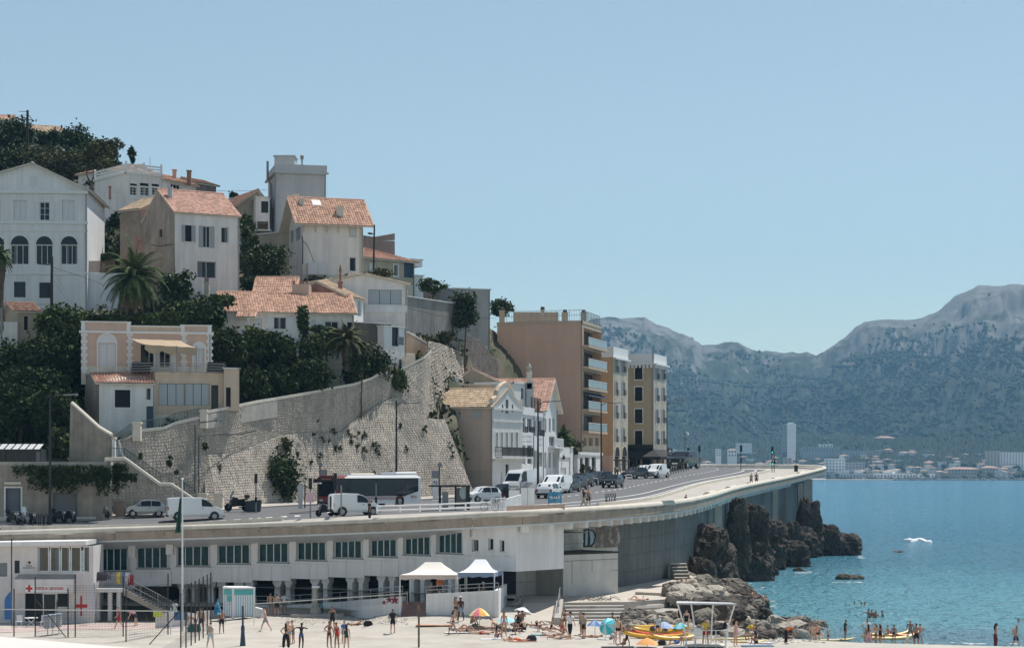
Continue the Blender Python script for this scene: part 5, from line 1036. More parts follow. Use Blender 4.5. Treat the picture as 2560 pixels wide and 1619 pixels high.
for i in range(15000):
 px,py=R.uniform(-40,1230),R.uniform(330,1150);h=ray(T_hill,px,py)
 if not h or h.y>300:continue
 if 1000<px and R.random()<.5:continue
 leaves(mb,h+V((0,0,.2)),.7,.7,.35,4,.28,2)
mb.build('undergrowth',L_dark,kind='stuff')
def palm(label,px,py,Y,rad,trunk_to,n=64,name='palm_tree',tr=.35,skirt=True,tone=L_mid):
 c=W(px,py,Y);g=Z(trunk_to,Y);root=T(name,label,'palm tree',(c.x,c.y,g));r=rad/F*Y
 m=MB();k=9;pts=[V((c.x+.12*math.sin(i),c.y,lerp(g-.5,c.z,i/k)))for i in range(k+1)];m.path(pts,[tr*(1.15 if i%2 else 1.0)*lerp(1.2,.9,i/k)for i in range(k+1)],9);m.build('trunk',M_bark,root)
 gm=MB();dm=MB()
 for i in range(n):
  t=(i+.5)/n;el=math.radians(lerp(85,-62 if skirt else-20,t**.8))+R.uniform(-.12,.12);az=i*2.39996+R.uniform(-.2,.2);L=r*R.uniform(.85,1.12);tgt=dm if t>.86 and skirt else gm
  p=c.copy();d=V((math.cos(az)*math.cos(el),math.sin(az)*math.cos(el),math.sin(el)));pts=[p.copy()];S=9
  for q in range(S):d=(d+V((0,0,-.10-.02*q))).normalized();p=p+d*L/S;pts.append(p.copy())
  tgt.path(pts,[.05*(1-.8*q/S)for q in range(S+1)],3,cap=False)
  sd=V((-math.sin(az),math.cos(az),0))
  for q in range(1,S*3+1):
   f=q/(S*3);x=f*S;a=min(int(x),S-1);pp=pts[a].lerp(pts[a+1],x-a);dd=(pts[a+1]-pts[a]).normalized();ll=L*.21*math.sin(min(1,f*1.15+.12)*2.9)+.1
   for s in(-1,1):
    e=pp+(sd*s*.8+dd*.75+V((0,0,-.32)))*ll;w=dd*.045*(1+r/5);k0=len(tgt.v);tgt.v+=[tuple(pp-w),tuple(pp+w),tuple(e)];tgt.f.append((k0,k0+1,k0+2));tgt.m.append(0)
 gm.build('crown',tone,root)
 if dm.v:dm.build('dry_fronds',M_twig,root)
 return root
palm('big date palm with drooping fronds in front of the mansion',336,690,208,100,808,84,tr=.42)
palm('palm cut by the left frame edge beside the mansion',2,640,204,42,830,44)
palm('smaller bushy palm below the low tiled house',866,850,212,64,915,46,skirt=False,tone=L_olive)
palm('palm between white townhouse and tan apartments',1408,1092,262,38,1165,50,skirt=True)
tree('spreading shrub under the street palm',1432,1118,262,26,20,'m',name='bush',cat='bush',ground=Z(1165,262))
tree('yellowish potted shrub on the forecourt roof',1404,1137,255,8,9,'p',name='bush',cat='bush',ground=Z(1148,255),trunk=True);tree('climbing plant on the white gate pier',1456,1172,262,5,12,'o',name='bush',cat='bush',ground=Z(1190,262))
spots=[(783,1087),(808,1100),(835,1082),(848,1075),(870,1080),(880,1090),(895,1085),(876,1105),(905,1090),(912,1085),(893,1115),(944,1118),(1058,1072),(1064,1072),(942,1128),(910,1130),(838,1122),(744,1135),(777,1155),(547,1168),(1125,1115),(1130,1135),(934,1182),(981,1182),(1016,1120),(1000,1065),(930,1108),(820,1100),(798,1142),(850,1122)]
wb=[plw(p)for p in((545,1272,189),(620,1266,194),(700,1260,199.6),(850,1254,205.6),(1020,1247,212.6),(1186,1236,219))]
lowT=bvh([[along(wb,40),along([plw(p)for p in((518,1136,190.9),(575,1134,193.9),(640,1112,198.7),(700,1088,203),(760,1082,206.1),(850,1080,210.1),(880,1055,212),(930,1020,214.5),(985,992,217.3),(1040,1006,219),(1062,1045,220),(1112,1048,222))],40)]])
for i,(x,y)in enumerate(spots):
 p=ray(lowT,x,y)
 if not p:continue
 mb=MB();s=R.uniform(.16,.34);leaves(mb,p+V((.05,-.12,0)),s,s*.7,s*1.6,60,.12,5);thing(mb,'wall_tuft',R.choice([L_dark,L_olive]),'small wild tuft growing out of the sunlit stone wall','plant','tufts growing in the stone wall')
def ivy(label,spans,Y,n,name='ivy'):
 mb=MB()
 for i in range(n):
  x0,x1,y0,y1=R.choice(spans);x,y=R.uniform(x0,x1),R.triangular(y0,y1,y0);p=W(x,y,Y-R.uniform(.05,.3));leaves(mb,p,.1,.05,.1,2,.15,1)
 return thing(mb,name,L_dark,label,'ivy')
ivy('dark ivy hanging over the garage building front',[(30,262,1164,1195),(70,200,1180,1236),(180,275,1185,1215),(240,278,1170,1240),(100,180,1170,1230)],177,2600)
ivy('ivy clump spreading on the stair wall',[(276,320,1160,1225),(300,340,1185,1205),(278,300,1160,1235)],180.2,700)
for lab,x,y,Y,s in(('dark hanging shrub low on the stair wall',422,1148,185,(8,18)),('small dark shrub on the stair wall left',350,1140,183.5,(5,7)),('small dark shrub near the van on the stair wall',442,1178,185.6,(5,6)),('dark shrub on the narrow shaded wall end',512,1116,190,(8,8))):
 mb=MB();leaves(mb,W(x,y,Y-.3),s[0]/F*Y,.2,s[1]/F*Y,160,.14,6);thing(mb,'shrub',L_dark,lab,'plant')
# ---------------------------------------------------------------- rocks
import bmesh
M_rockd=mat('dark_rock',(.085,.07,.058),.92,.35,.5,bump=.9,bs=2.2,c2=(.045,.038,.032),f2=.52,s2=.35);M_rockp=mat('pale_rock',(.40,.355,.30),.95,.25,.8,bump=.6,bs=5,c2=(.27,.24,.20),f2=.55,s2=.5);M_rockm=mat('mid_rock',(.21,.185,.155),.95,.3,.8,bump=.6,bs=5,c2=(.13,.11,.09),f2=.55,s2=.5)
def rock_mesh(rx,ry,rz,sub_,seed,name='rock',mt=None,fr=.5,amp=.45,sq=.75,facet=True):
 bm=bmesh.new();bmesh.ops.create_icosphere(bm,subdivisions=sub_,radius=1)
 for v in bm.verts:
  p=v.co.copy();p=V([math.copysign(abs(c)**sq,c)for c in p]);q=V((p.x*rx,p.y*ry,p.z*rz));o=V((seed*7.3,seed*3.1,seed))
  s=fr/max(.2,(rx*ry*rz)**(1/3))*1.9;n=noise.ridged_multi_fractal(q*s*1.3+o,.75,2.2,6 if sub_>3 else 3,1,2)-1.0;n2=noise.noise(q*s*.6+o);n3=noise.cell_vector(q*s*1.3+o).x-.5 if facet else 0
  v.co=q*(1+amp*(.45*n+.55*n2+.18*n3))
 me=bpy.data.meshes.new(name);bm.to_mesh(me);bm.free();me.materials.append(mt or M_rockm);return me
def crag(label,x0,x1,y0,y1,Y,seed,mt=None,sub_=6,group=None,amp=.46,name='crag',bury=1.0,d=.8):
 a,b=W(x0,y1,Y),W(x1,y0,Y);rx=(b.x-a.x)/2;rz=(b.z-a.z)/2+bury/2
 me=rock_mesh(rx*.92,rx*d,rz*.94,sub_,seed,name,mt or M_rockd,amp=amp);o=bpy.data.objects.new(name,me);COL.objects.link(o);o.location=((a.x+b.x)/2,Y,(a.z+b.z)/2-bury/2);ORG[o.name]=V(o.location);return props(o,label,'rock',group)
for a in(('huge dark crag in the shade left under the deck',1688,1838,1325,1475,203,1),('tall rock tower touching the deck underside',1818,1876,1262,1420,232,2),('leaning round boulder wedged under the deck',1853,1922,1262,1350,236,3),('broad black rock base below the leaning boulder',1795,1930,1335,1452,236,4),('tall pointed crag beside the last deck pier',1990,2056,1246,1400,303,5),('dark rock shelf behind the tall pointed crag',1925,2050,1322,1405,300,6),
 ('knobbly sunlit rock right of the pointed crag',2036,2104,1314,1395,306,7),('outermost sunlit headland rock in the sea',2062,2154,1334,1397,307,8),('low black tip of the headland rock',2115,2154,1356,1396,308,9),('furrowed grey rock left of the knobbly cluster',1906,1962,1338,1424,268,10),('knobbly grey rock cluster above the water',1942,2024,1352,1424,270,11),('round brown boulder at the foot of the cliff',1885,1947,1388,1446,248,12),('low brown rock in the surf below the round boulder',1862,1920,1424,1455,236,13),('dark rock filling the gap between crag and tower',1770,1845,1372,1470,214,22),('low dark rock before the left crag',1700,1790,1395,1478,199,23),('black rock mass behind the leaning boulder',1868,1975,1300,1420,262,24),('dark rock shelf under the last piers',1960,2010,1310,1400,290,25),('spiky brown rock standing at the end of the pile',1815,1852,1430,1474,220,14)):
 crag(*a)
crag('dark reef rock alone in the sea, left half',2089,2132,1434,1455,238,15,sub_=4);crag('dark reef rock alone in the sea, right half',2118,2168,1437,1455,238.5,16,sub_=4);crag('small wet rock awash left of the reef',1979,2006,1418,1432,258,17,sub_=3);crag('small pale rock awash beside the wet one',2001,2021,1420,1432,258,18,M_rockm,sub_=3);crag('small dark rock awash beside the paddler',2228,2262,1375,1386,320,19,sub_=3)
crag('pale layered rock topped by the sitting man',1690,1745,1428,1462,197,20,M_rockp,4);crag('sloping grey rock below the dark crag',1718,1792,1440,1482,195,21,M_rockm,4)
PM=[rock_mesh(1,R.uniform(.8,1.2),R.uniform(.6,.85),4,30+i,'boulder',(M_rockp,M_rockm,M_rockd)[i%3],amp=.5,sq=.7)for i in range(18)]
def scatter(n,poly,r0,r1,which,label,group,lift=.15,zb=None):
 k=0
 while k<n:
  x,y=R.uniform(poly[0],poly[1]),R.uniform(poly[2],poly[3])
  if poly[4:]and not poly[4](x,y):continue
  p=G(x,y,zb(x,y))if zb else(ray(T_beach,x,y)or G(x,y,0));p.z=max(p.z,.0);r=R.uniform(r0,r1)*R.uniform(.7,1.15);o=bpy.data.objects.new('boulder',PM[R.choice([i for i in range(18)if i%3 in which])]);COL.objects.link(o)
  o.location=(p.x,p.y,p.z+r*lift);o.scale=(r*R.uniform(.8,1.3),r,r*R.uniform(.75,1.05));o.rotation_euler=(R.uniform(-.4,.4),R.uniform(-.4,.4),R.uniform(0,6.3));props(o,label,'rock',group);k+=1
scatter(84,(1735,1905,1470,1548,lambda x,y:y>1462+abs(x-1790)*.12 and x<1840+(y-1470)*.9),.55,1.35,(1,2,1),'large weathered boulder in the dark pile reaching into the sea','boulders of the rock spit',.2,lambda x,y:max(.1,2.0-max(0,x-1740)*.011))
scatter(22,(1690,1790,1472,1500),.5,1.1,(0,1),'pale boulder along the sunny edge of the platform','boulders along the platform edge',.3,lambda x,y:2.5)
scatter(90,(1562,1775,1532,1578,lambda x,y:y>1528+max(0,1640-x)*.12),.28,.75,(0,0,1),'pale sunlit stone in the rubble above the beach','pale rubble stones')
scatter(104,(1770,2052,1542,1598,lambda x,y:y>1542+(x-1770)*.09 and y<1600-abs(x-1960)*.06),.3,.85,(1,0,2),'rounded grey boulder in the low spit running into the water','boulders of the low spit')
mb=MB()
def pebble(p,r):
 b=len(mb.v);k=6;a0=R.random()*6
 mb.v+=[tuple(p+V((r*math.cos(a0+i*1.047)*R.uniform(.7,1.2),r*math.sin(a0+i*1.047),R.uniform(-.2,.2)*r)))for i in range(6)]+[tuple(p+V((0,0,r*R.uniform(.5,.8)))),tuple(p-V((0,0,r*.5)))]
 for i in range(6):mb.f+=[(b+i,b+(i+1)%6,b+6),(b+(i+1)%6,b+i,b+7)];mb.m+=[0,0]
for i in range(2600):
 q=R.random();x,y=(R.uniform(1550,1800),R.uniform(1540,1592))if q<.5 else((R.uniform(1760,2060),R.uniform(1555,1606))if q<.8 else(R.uniform(700,1020),R.uniform(1537,1560)))
 p=ray(T_beach,x,y)
 if p and p.z>-.3:pebble(V((p.x,p.y,max(p.z,0.))),R.uniform(.05,.2)*(1 if x>1500 else .6))
mb.build('pebbles',mat('pebble',(.38,.34,.29),.95,.2,1,island=.5),kind='stuff')
mb=MB()
for i in range(230):
 q=R.random()*(.8 if i%3 else 1);x,y=(R.gauss(1845,28),R.gauss(1472,9))if q<.3 else((R.gauss(1890,22),R.gauss(1514,4))if q<.45 else((R.gauss(1905,14),R.gauss(1500,3))if q<.55 else((R.gauss(2150,6),R.gauss(1392,2))if q<.6 else((R.gauss(2015,22),R.gauss(1431,2))if q<.7 else((R.gauss(2128,35),R.gauss(1454,1))if q<.78 else(R.uniform(1960,2560),R.gauss(1607,2.5)))))))
 p=G(x,y,.03);r=R.uniform(.08,.32);mb.poly([p+V((r*1.8*math.cos(k)*R.uniform(.5,1),r*math.sin(k)*R.uniform(.5,1.2),0))for k in(0,1,2,3,4,5,6)])
mb.build('surf_foam',flat('foam',(.75,.78,.8),.8),kind='stuff')
mb=MB()
for i in range(40):
 t=i/39;p=G(2264+60*t,1352-3*math.sin(t*3.1)+2*math.sin(t*9),.1);h=.12+.22*abs(math.sin(t*7))+(.3 if t<.2 else 0);mb.lathe([(.5,-.1),(.4,h*.6),(.1,h)],p,6)
thing(mb,'wave_crest',flat('foam2',(.8,.82,.84),.7),'white breaking wake far out on the blue water','wave')
# ---------------------------------------------------------------- vehicles
P_white=flat('car_white',(.74,.75,.76),.25,spec=.6);P_silver=flat('car_silver',(.34,.36,.38),.28,metal=.5);P_black=flat('car_black',(.014,.016,.018),.22,spec=.6);P_grey=flat('car_grey',(.04,.045,.05),.25,spec=.6);P_green=flat('car_dark_green',(.022,.032,.034),.25,spec=.6)
M_tyre=flat('tyre',(.015,.015,.016),.9);M_rim=flat('rim',(.30,.31,.32),.35,metal=.6);M_lampw=flat('headlight_glass',(.6,.63,.66),.15);M_lampr=flat('tail_light_glass',(.30,.015,.015),.25);M_trimk=flat('black_plastic',(.02,.021,.022),.6);M_plate=flat('plate',(.65,.65,.6),.6);M_cglass=flat('car_glass',(.010,.015,.02),.08,spec=.35)
PROF={'hatch':[(-.5,.55,.62),(-.49,.82,.9),(-.45,.9,1.12),(-.38,.92,1.38),(-.28,.92,1.46),(-.05,.92,1.5),(.1,.92,1.44),(.26,.94,.99),(.4,.86,.88),(.47,.74,.76),(.5,.5,.55)],
  'suv':[(-.5,.6,.7),(-.49,.9,1.05),(-.45,.98,1.35),(-.38,1.0,1.54),(-.25,1.0,1.6),(-.02,1.0,1.6),(.1,1.0,1.5),(.25,1.02,1.08),(.42,.96,.98),(.48,.84,.86),(.5,.55,.6)],
  'van':[(-.5,.7,.8),(-.495,1.1,1.8),(-.47,1.15,1.93),(-.2,1.15,1.97),(.1,1.15,1.95),(.19,1.15,1.8),(.34,1.15,1.2),(.44,1.0,1.02),(.485,.8,.82),(.5,.5,.55)],
  'small_van':[(-.5,.7,.8),(-.495,1.0,1.65),(-.46,1.05,1.8),(-.2,1.05,1.84),(.05,1.05,1.8),(.14,1.05,1.68),(.28,1.05,1.1),(.42,.98,1.0),(.48,.8,.82),(.5,.5,.55)],
  'high_van':[(-.5,.8,.9),(-.495,1.3,2.3),(-.47,1.35,2.6),(-.1,1.35,2.68),(.18,1.35,2.62),(.25,1.35,2.3),(.36,1.35,1.4),(.45,1.1,1.12),(.49,.9,.92),(.5,.55,.6)]}
def car(name,label,px,py,yaw,kind='hatch',L=3.9,Wd=1.72,paint=None,cat='car',wins=None,group=None,T_=None,up=None,doors=1,lights_on=False):
 pr=[(x*L,b,t)for x,b,t in PROF[kind]];w=Wd/2;zl=.26 if 'van' not in kind else .3
 def at(x):
  for a,b in zip(pr,pr[1:]):
   if x<=b[0]:k=(x-a[0])/(b[0]-a[0]);return lerp(a[1],b[1],k),lerp(a[2],b[2],k)
  return pr[-1][1:]
 top=max(p[2]for p in pr);rw=lambda x:(lambda b,t:w*lerp(.98,.80 if 'van' not in kind else .9,min(1,max(0,t-b)/max(.01,top-b))))(*at(x))
 tap=lambda x:1-.10*max(0,abs(x/L)-.38)/.12
 root=T(name,label,cat,(0,0,0),group);m=MB();rows=[]
 for x,b,t in pr:
  k=tap(x);e=.05 if abs(x)>.48*L else 0
  rows.append([V((x,s*yy*k,zz))for s,yy,zz in((1,w*.9,zl+e),(1,w,.5+e),(1,w*.985,b),(1,rw(x),t),(1,rw(x)*.5,t+.03),(-1,rw(x)*.5,t+.03),(-1,rw(x),t),(-1,w*.985,b),(-1,w,.5+e),(-1,w*.9,zl+e))])
 m.grid(rows,close=True);m.poly(rows[0]);m.poly(rows[-1][::-1]);m.build('body',paint,root,smooth=False)
 xs=[p[0]for p in pr]
 def strip(nm,x0,x1,side,f0=.08,f1=.9,mt=M_cglass,par=root):
  m=MB();N_=6;r=[]
  for i in range(N_+1):
   x=lerp(x0,x1,i/N_);b,t=at(x);k=tap(x);r.append([V((x,side*(lerp(w*.985,rw(x),f)*k+.012),lerp(b,t,f)))for f in(f0,f1)])
  m.grid(r);return m.build(nm,mt,par)
 def across(nm,x0,x1,f=.86,mt=M_cglass):
  m=MB();r=[]
  for i in range(4):
   x=lerp(x0,x1,i/3);b,t=at(x);r.append([V((x+(.012 if x0>0 else-.012),s*rw(x)*f*tap(x),t+.016))for s in(1,.4,-.4,-1)])
  m.grid(r);return m.build(nm,mt,root)
 i_={'hatch':(6,7),'suv':(6,7),'van':(5,6),'small_van':(5,6),'high_van':(5,6)}[kind]
 x0,x1=pr[i_[0]][0],pr[i_[1]][0];across('windshield',lerp(x0,x1,.06),lerp(x0,x1,.93))
 if 'van' not in kind:across('rear_window',pr[2][0]+.02,lerp(pr[2][0],pr[3][0],.9))
 for s in(1,-1):
  for a,b in(wins or((-.36,-.14),(-.12,.13))):strip('side_window',a*L,b*L,s)
  d=MB();N_=1;a,b=(-.12,.17)if 'van' not in kind else(.08,.28)
  dd=[]
  for x in(a*L,b*L):
   dd.append([V((x,s*(yy+.008),z))for yy,z in((w*.93,zl+.1),(w,.5),(w*.988,at(x)[0]))])
  d.grid(dd);dr=d.build('door',paint,root);hb_=MB();hb_.box(a*L+.1,s*(w+.01)-.012,at(0)[0]-.14,a*L+.28,s*(w+.01)+.018,at(0)[0]-.1);hb_.build('handle',M_trimk,dr)
  mr=MB();xm=b*L-.05;mr.obox((xm,s*(w+.02),at(xm)[0]+.05),(.12,0,0),(0,s*.16,0),(0,0,.14));mr.build('mirror',M_trimk,root)
  hl=MB();xf=.475*L;hl.obox((xf-.1,s*w*.5,at(xf)[0]-.2),(.1+.5*L-xf-.01,0,-.02),(-.16,s*w*.42,0),(0,0,.15));hl.build('headlight',flat('lamp_lit',(1,.95,.85),.3,emit=4.)if lights_on and s else M_lampw,root)
  tl=MB();tl.obox((-.502*L,s*w*.72,at(-.48*L)[0]-.25),(.1,0,0),(0,s*w*.24,0),(0,0,.3));tl.build('tail_light',M_lampr,root)
  for xw in(-.31*L,.325*L):
   r=.31 if 'van' not in kind else .34;m=MB();m.lathe([(r*.5,-.1),(r*.92,-.11),(r,-.07),(r,.07),(r*.92,.11),(r*.5,.1)],(xw,s*(w-.11),r),16,axis='y');wh=m.build('wheel',M_tyre,root,smooth=False);m=MB();m.lathe([(r*.66,-.115 if s<0 else .1),(r*.6,-.125 if s<0 else .125)],(xw,s*(w-.11),r),12,axis='y');m.build('rim',M_rim,wh)
   m=MB();m.lathe([(r*1.2,-.03),(r*1.2,.01)],(xw,s*(w-.02),r+.03),16,axis='y');m.build('wheel_arch',M_trimk,root)
 m=MB();m.box(.47*L,-w*.8,.28,.508*L,w*.8,.46);m.build('front_bumper',M_trimk,root);m=MB();m.box(-.508*L,-w*.85,.3,-.48*L,w*.85,.5);m.build('rear_bumper',M_trimk,root)
 for x,z in((.511*L,.4),(-.511*L,.62)):m=MB();m.box(x-.006,-.26,z,x+.006,.26,z+.11);m.build('number_plate',M_plate,root)
 m=MB();m.box(.486*L,-w*.45,.56,.503*L,w*.45,.68);m.build('grille',M_trimk,root)
 return place(root,px,py,yaw,T_,up)
def place(root,px,py,yaw,T_=None,up=None,s=1.):
 p=ray(T_ or T_street,px,py)
 if p is None:p=W(px,py,180)
 root.location=p+V((0,0,.01));root.rotation_euler=(0,0,math.atan2(yaw[1],yaw[0]));root.scale=(s,s,s);return root
c_=car('parked_car','silver small hatchback parked by the stone stair wall',363,1291,(-.96,-.28),'hatch',3.6,1.66,P_silver)
v_=car('parked_van','white panel van passing the gate pillars beside the flagpole',488,1299,(.97,.24),'van',4.95,1.92,P_white,'van',wins=((.1,.27),))
k_=car('parked_van','white small van with open rear door in front of the bus',886,1288,(.93,.36),'small_van',4.2,1.8,P_white,'van',wins=((.0,.22),))
m=MB();m.obox((-2.12,-.9,.55),(-.35,-.75,0),(.05,-.02,0),(0,0,1.2));m.build('rear_door',P_white,k_);m=MB();m.box(-2.11,-.8,.5,-2.09,.1,1.6);m.build('cargo_opening',M_dark,k_)
for lab,n,x,y,yw,kd,L,Wd,pt in(
 ('white hatchback with brown bumper beside the bus shelter','parked_car',1206,1255,(-.78,-.62),'hatch',3.6,1.66,P_white),('black hatchback behind the white one near the lettered panel','parked_car',1262,1246,(-.75,-.66),'hatch',3.8,1.7,P_black),('white high roofed van rising behind the lettered panel','parked_van',1304,1237,(-.55,-.83),'high_van',5.4,2.0,P_white),('white hatchback seen from behind next to the blue poster','moving_car',1373,1244,(.30,.95),'hatch',3.9,1.72,P_white),('white van with sun on its windscreen behind the white hatchback','parked_van',1392,1233,(-.36,-.93),'van',5.2,2.0,P_white),
 ('dark grey car just right of the sunlit white van','parked_car',1420,1230,(-.38,-.92),'hatch',4.1,1.76,P_grey),('dark green grey estate in the middle of the parked row','parked_car',1438,1224,(-.38,-.92),'suv',4.3,1.78,P_green),('black car at the far end of the parked row','parked_car',1454,1217,(-.38,-.92),'suv',4.3,1.78,P_black),('dark pickup style car behind the white hoop barrier','parked_car',1497,1211,(-.6,-.8),'suv',4.4,1.8,P_grey),('dark hatchback parked by the second hoop barrier','parked_car',1588,1196,(-.62,-.78),'hatch',4.2,1.76,P_grey),('white car half hidden behind the white delivery van','parked_car',1612,1190,(-.55,-.83),'hatch',4.2,1.76,P_white),('white delivery van with black bumper near the bollards','parked_van',1642,1194,(-.5,-.86),'small_van',4.4,1.85,P_white),('small white car far off beside the cafe sign','parked_car',1681,1169,(-.5,-.86),'hatch',4.0,1.75,P_white),('black off road car near the camera mast','parked_car',1708,1171,(-.4,-.9),'suv',4.5,1.85,P_black),('dark car farthest along the bollards','parked_car',1724,1170,(.3,-.95),'suv',4.4,1.8,P_grey)):
 car(n,lab,x,y,yw,kd,L,Wd,pt,'van' if 'van' in kd else 'car',wins=((.08,.26),)if 'van' in kd else None)
car('moving_car','black hatchback driving towards the viewer with headlights lit',1532,1218,(-.3,-.95),'hatch',4.0,1.76,P_black,'car',lights_on=True)
def bus(px,py,yaw):
 L,w,H=11.6,1.25,3.0;root=T('bus','long white and red city bus with black windows at the stone wall','bus',(0,0,0))
 M_bred=flat('bus_red',(.22,.03,.025),.35);M_bw=flat('bus_white',(.68,.69,.70),.3)
 def shell(nm,x0,x1,z0,z1,mt,o=0.,rd=.12):
  m=MB();sec_=[(-w-o,z0),(w+o,z0),(w+o,z1-rd),(w+o-rd,z1),(-w-o+rd,z1),(-w-o,z1-rd)];m.prism([(x0,y,z)for y,z in sec_],(x1-x0,0,0));return m.build(nm,mt,root)
 shell('body',-L/2,L/2-1.1,.35,H-.15,M_bw);shell('front_body',L/2-1.09,L/2,.35,H-.15,M_bred);shell('roof',-L/2+.2,L/2-1.5,H-.15,H-.02,M_bw,-.1);shell('front_roof',L/2-1.5,L/2-.1,H-.15,H-.03,M_bred,-.1)
 shell('roof_pod',-L/2+.3,-L/2+3.2,H-.02,H+.3,M_bw,-.25);shell('roof_pod',L/2-5.4,L/2-2.2,H-.02,H+.18,M_coping,-.25)
 for s in(1,-1):
  n=6;xs=[-L/2+.35,-L/2+2.2,-L/2+4.1,-L/2+6.,-L/2+7.9,-L/2+9.7,L/2-.15]
  for i in range(6):m=MB();zl_=1.05 if i else 1.35;m.prism([(xs[i]+.01,s*(w+.006),zl_+(.12 if i==0 else 0)),(xs[i+1]-.01,s*(w+.006),1.05),(xs[i+1]-.01,s*(w+.006),2.72),(xs[i]+.01,s*(w+.006),2.72)],(0,s*.015,0));m.build('side_window',M_cglass,root)
  for k in range(3):m=MB();z=.72+k*.11;m.prism([(-L/2+3.2,s*(w+.004),z),(L/2-2.2,s*(w+.004),z),(L/2-2.2,s*(w+.004),z+.05),(-L/2+3.2,s*(w+.004),z+.05)],(0,s*.008,0));m.prism([(-L/2+1.9+k*.1,s*(w+.004),z+.42),(-L/2+3.2,s*(w+.004),z),(-L/2+3.2,s*(w+.004),z+.05),(-L/2+1.9+k*.1,s*(w+.004),z+.47)],(0,s*.008,0));m.build('stripe',M_bred,root)
  for xw in(-L/2+3.0,L/2-2.7):
   m=MB();m.lathe([(.25,-.15),(.46,-.15),(.5,-.1),(.5,.1),(.46,.15),(.25,.15)],(xw,s*(w-.14),.5),18,axis='y');wh=m.build('wheel',M_tyre,root);m=MB();m.lathe([(.28,-.16 if s<0 else .15),(.2,-.18 if s<0 else .18)],(xw,s*(w-.14),.5),12,axis='y');m.build('rim',M_rim,wh);m=MB();m.lathe([(.62,-.01),(.62,.01)],(xw,s*w,.55),18,axis='y');m.build('wheel_arch',M_trimk,root)
  m=MB();m.obox((L/2-.05,s*w,2.2),(.3,0,0),(0,s*.28,0),(0,0,.45));m.build('mirror',M_trimk,root);m=MB();m.box(L/2-.01,s*.75-.2,.62,L/2+.02,s*.75+.2,.8);m.build('headlight',M_lampw,root);m=MB();m.box(-L/2-.015,s*1.0-.12,.9,-L/2+.01,s*1.0+.12,1.3);m.build('tail_light',M_lampr,root)
 m=MB();m.prism([(L/2+.005,-w+.1,1.05),(L/2+.005,w-.1,1.05),(L/2+.005,w-.14,2.45),(L/2+.005,-w+.14,2.45)],(.02,0,0));m.build('windshield',M_cglass,root);m=MB();m.box(L/2,-w+.14,2.46,L/2+.03,w-.14,2.8);b_=m.build('destination_board',M_black,root);m=MB();m.box(L/2+.031,-.7,2.58,L/2+.036,.6,2.70);m.build('display',flat('amber_led',(.30,.10,.06),.6),b_)
 m=MB();m.box(L/2-.02,-w+.02,.36,L/2+.04,w-.02,.55);m.build('bumper',M_trimk,root)
 for s in(1,):text('lettering','lebus',.42,M_bred,V((-L/2+1.0,w+.012,.95)),(-1,0,0),root)
 return place(root,px,py,yaw)
bus(925,1267,(-.62,-.78))
def moto(label,px,py,yaw,body=None,case=True,screen=False,group=None,s=1.,name='motorcycle'):
 root=T(name,label,'motorcycle',(0,0,0),group);body=body or M_black
 for x in(-.68,.68):m=MB();m.lathe([(.2,-.05),(.29,-.06),(.31,0),(.29,.06),(.2,.05)],(x,0,.31),14,axis='y');w=m.build('wheel',M_tyre,root);m=MB();m.lathe([(.19,-.02),(.19,.02)],(x,0,.31),10,axis='y');m.build('rim',M_rim,w)
 m=MB();m.prism([(-.85,-.12,.72),(-.3,-.15,.4),(.35,-.15,.35),(.55,-.13,.75),(.3,-.12,.95),(-.15,-.12,.82),(-.8,-.1,.85)],(0,.26,0));m.build('fairing',body,root)
 m=MB();m.prism([(-.85,-.14,.85),(-.1,-.14,.80),(0,-.14,.88),(-.8,-.14,.97)],(0,.28,0));m.build('seat',M_trimk,root)
 m=MB();m.prism([(-.1,-.13,.88),(.3,-.13,.9),(.32,-.13,1.05),(.0,-.13,1.03)],(0,.26,0));m.build('tank',body,root)
 m=MB();m.path([(.68,-.06,.31),(.45,-.06,1.05)],.035,5);m.path([(.68,.06,.31),(.45,.06,1.05)],.035,5);m.path([(.36,-.36,1.1),(.46,-.1,1.06),(.46,.1,1.06),(.36,.36,1.1)],.025,5);m.build('fork',M_grey,root)
 m=MB();m.lathe([(.02,0),(.09,.04),(.1,.12)],(.62,0,.9),8,axis='x');m.build('headlight',M_lampw,root)
 m=MB();m.path([(-.1,.16,.3),(-.75,.2,.42)],.05,6);m.build('exhaust',M_rim,root)
 if case:m=MB();m.lathe([(.14,0),(.22,.05),(.22,.2),(.15,.28)],(-.82,0,.98),8);m.build('top_case',M_trimk,root)
 if screen:m=MB();m.prism([(.5,-.22,1.0),(.5,.22,1.0),(.28,.18,1.5),(.28,-.18,1.5)],(.01,0,.01));m.build('windscreen',flat('clear_screen',(.30,.36,.40),.1),root)
 return place(root,px,py,yaw,s=s)
moto('black motorcycle with top case at the left frame edge',12,1309,(.6,-.8));moto('black touring motorcycle with round top case',33,1309,(.75,-.65));moto('grey scooter with tall clear windscreen by the wooden door',57,1309,(.45,-.9),flat('scooter_grey',(.22,.25,.27),.35),False,True);moto('small black scooter next to the bike hoops',82,1309,(.5,-.85),case=False,s=.9)
moto('black motorcycle with top case before the garage door',148,1306,(.8,-.6));moto('black and white motorcycle right of the lamp post',172,1306,(.75,-.6),M_black,False);moto('grey scooter leaning by the garage wall corner',252,1294,(.9,-.4),flat('scooter_dark',(.10,.11,.12),.4),False)
moto('big dark maxi scooter behind the gate pillar',592,1278,(-.85,-.5),M_black,True,True,s=1.25);moto('dark motorcycle beside the open rear of the small van',812,1291,(-.7,-.7));moto('dark motorcycle by the white arcade',1482,1191,(.5,-.85),s=1.1);moto('dark scooter in front of the cafe sign post',1541,1186,(.2,-1),case=False)
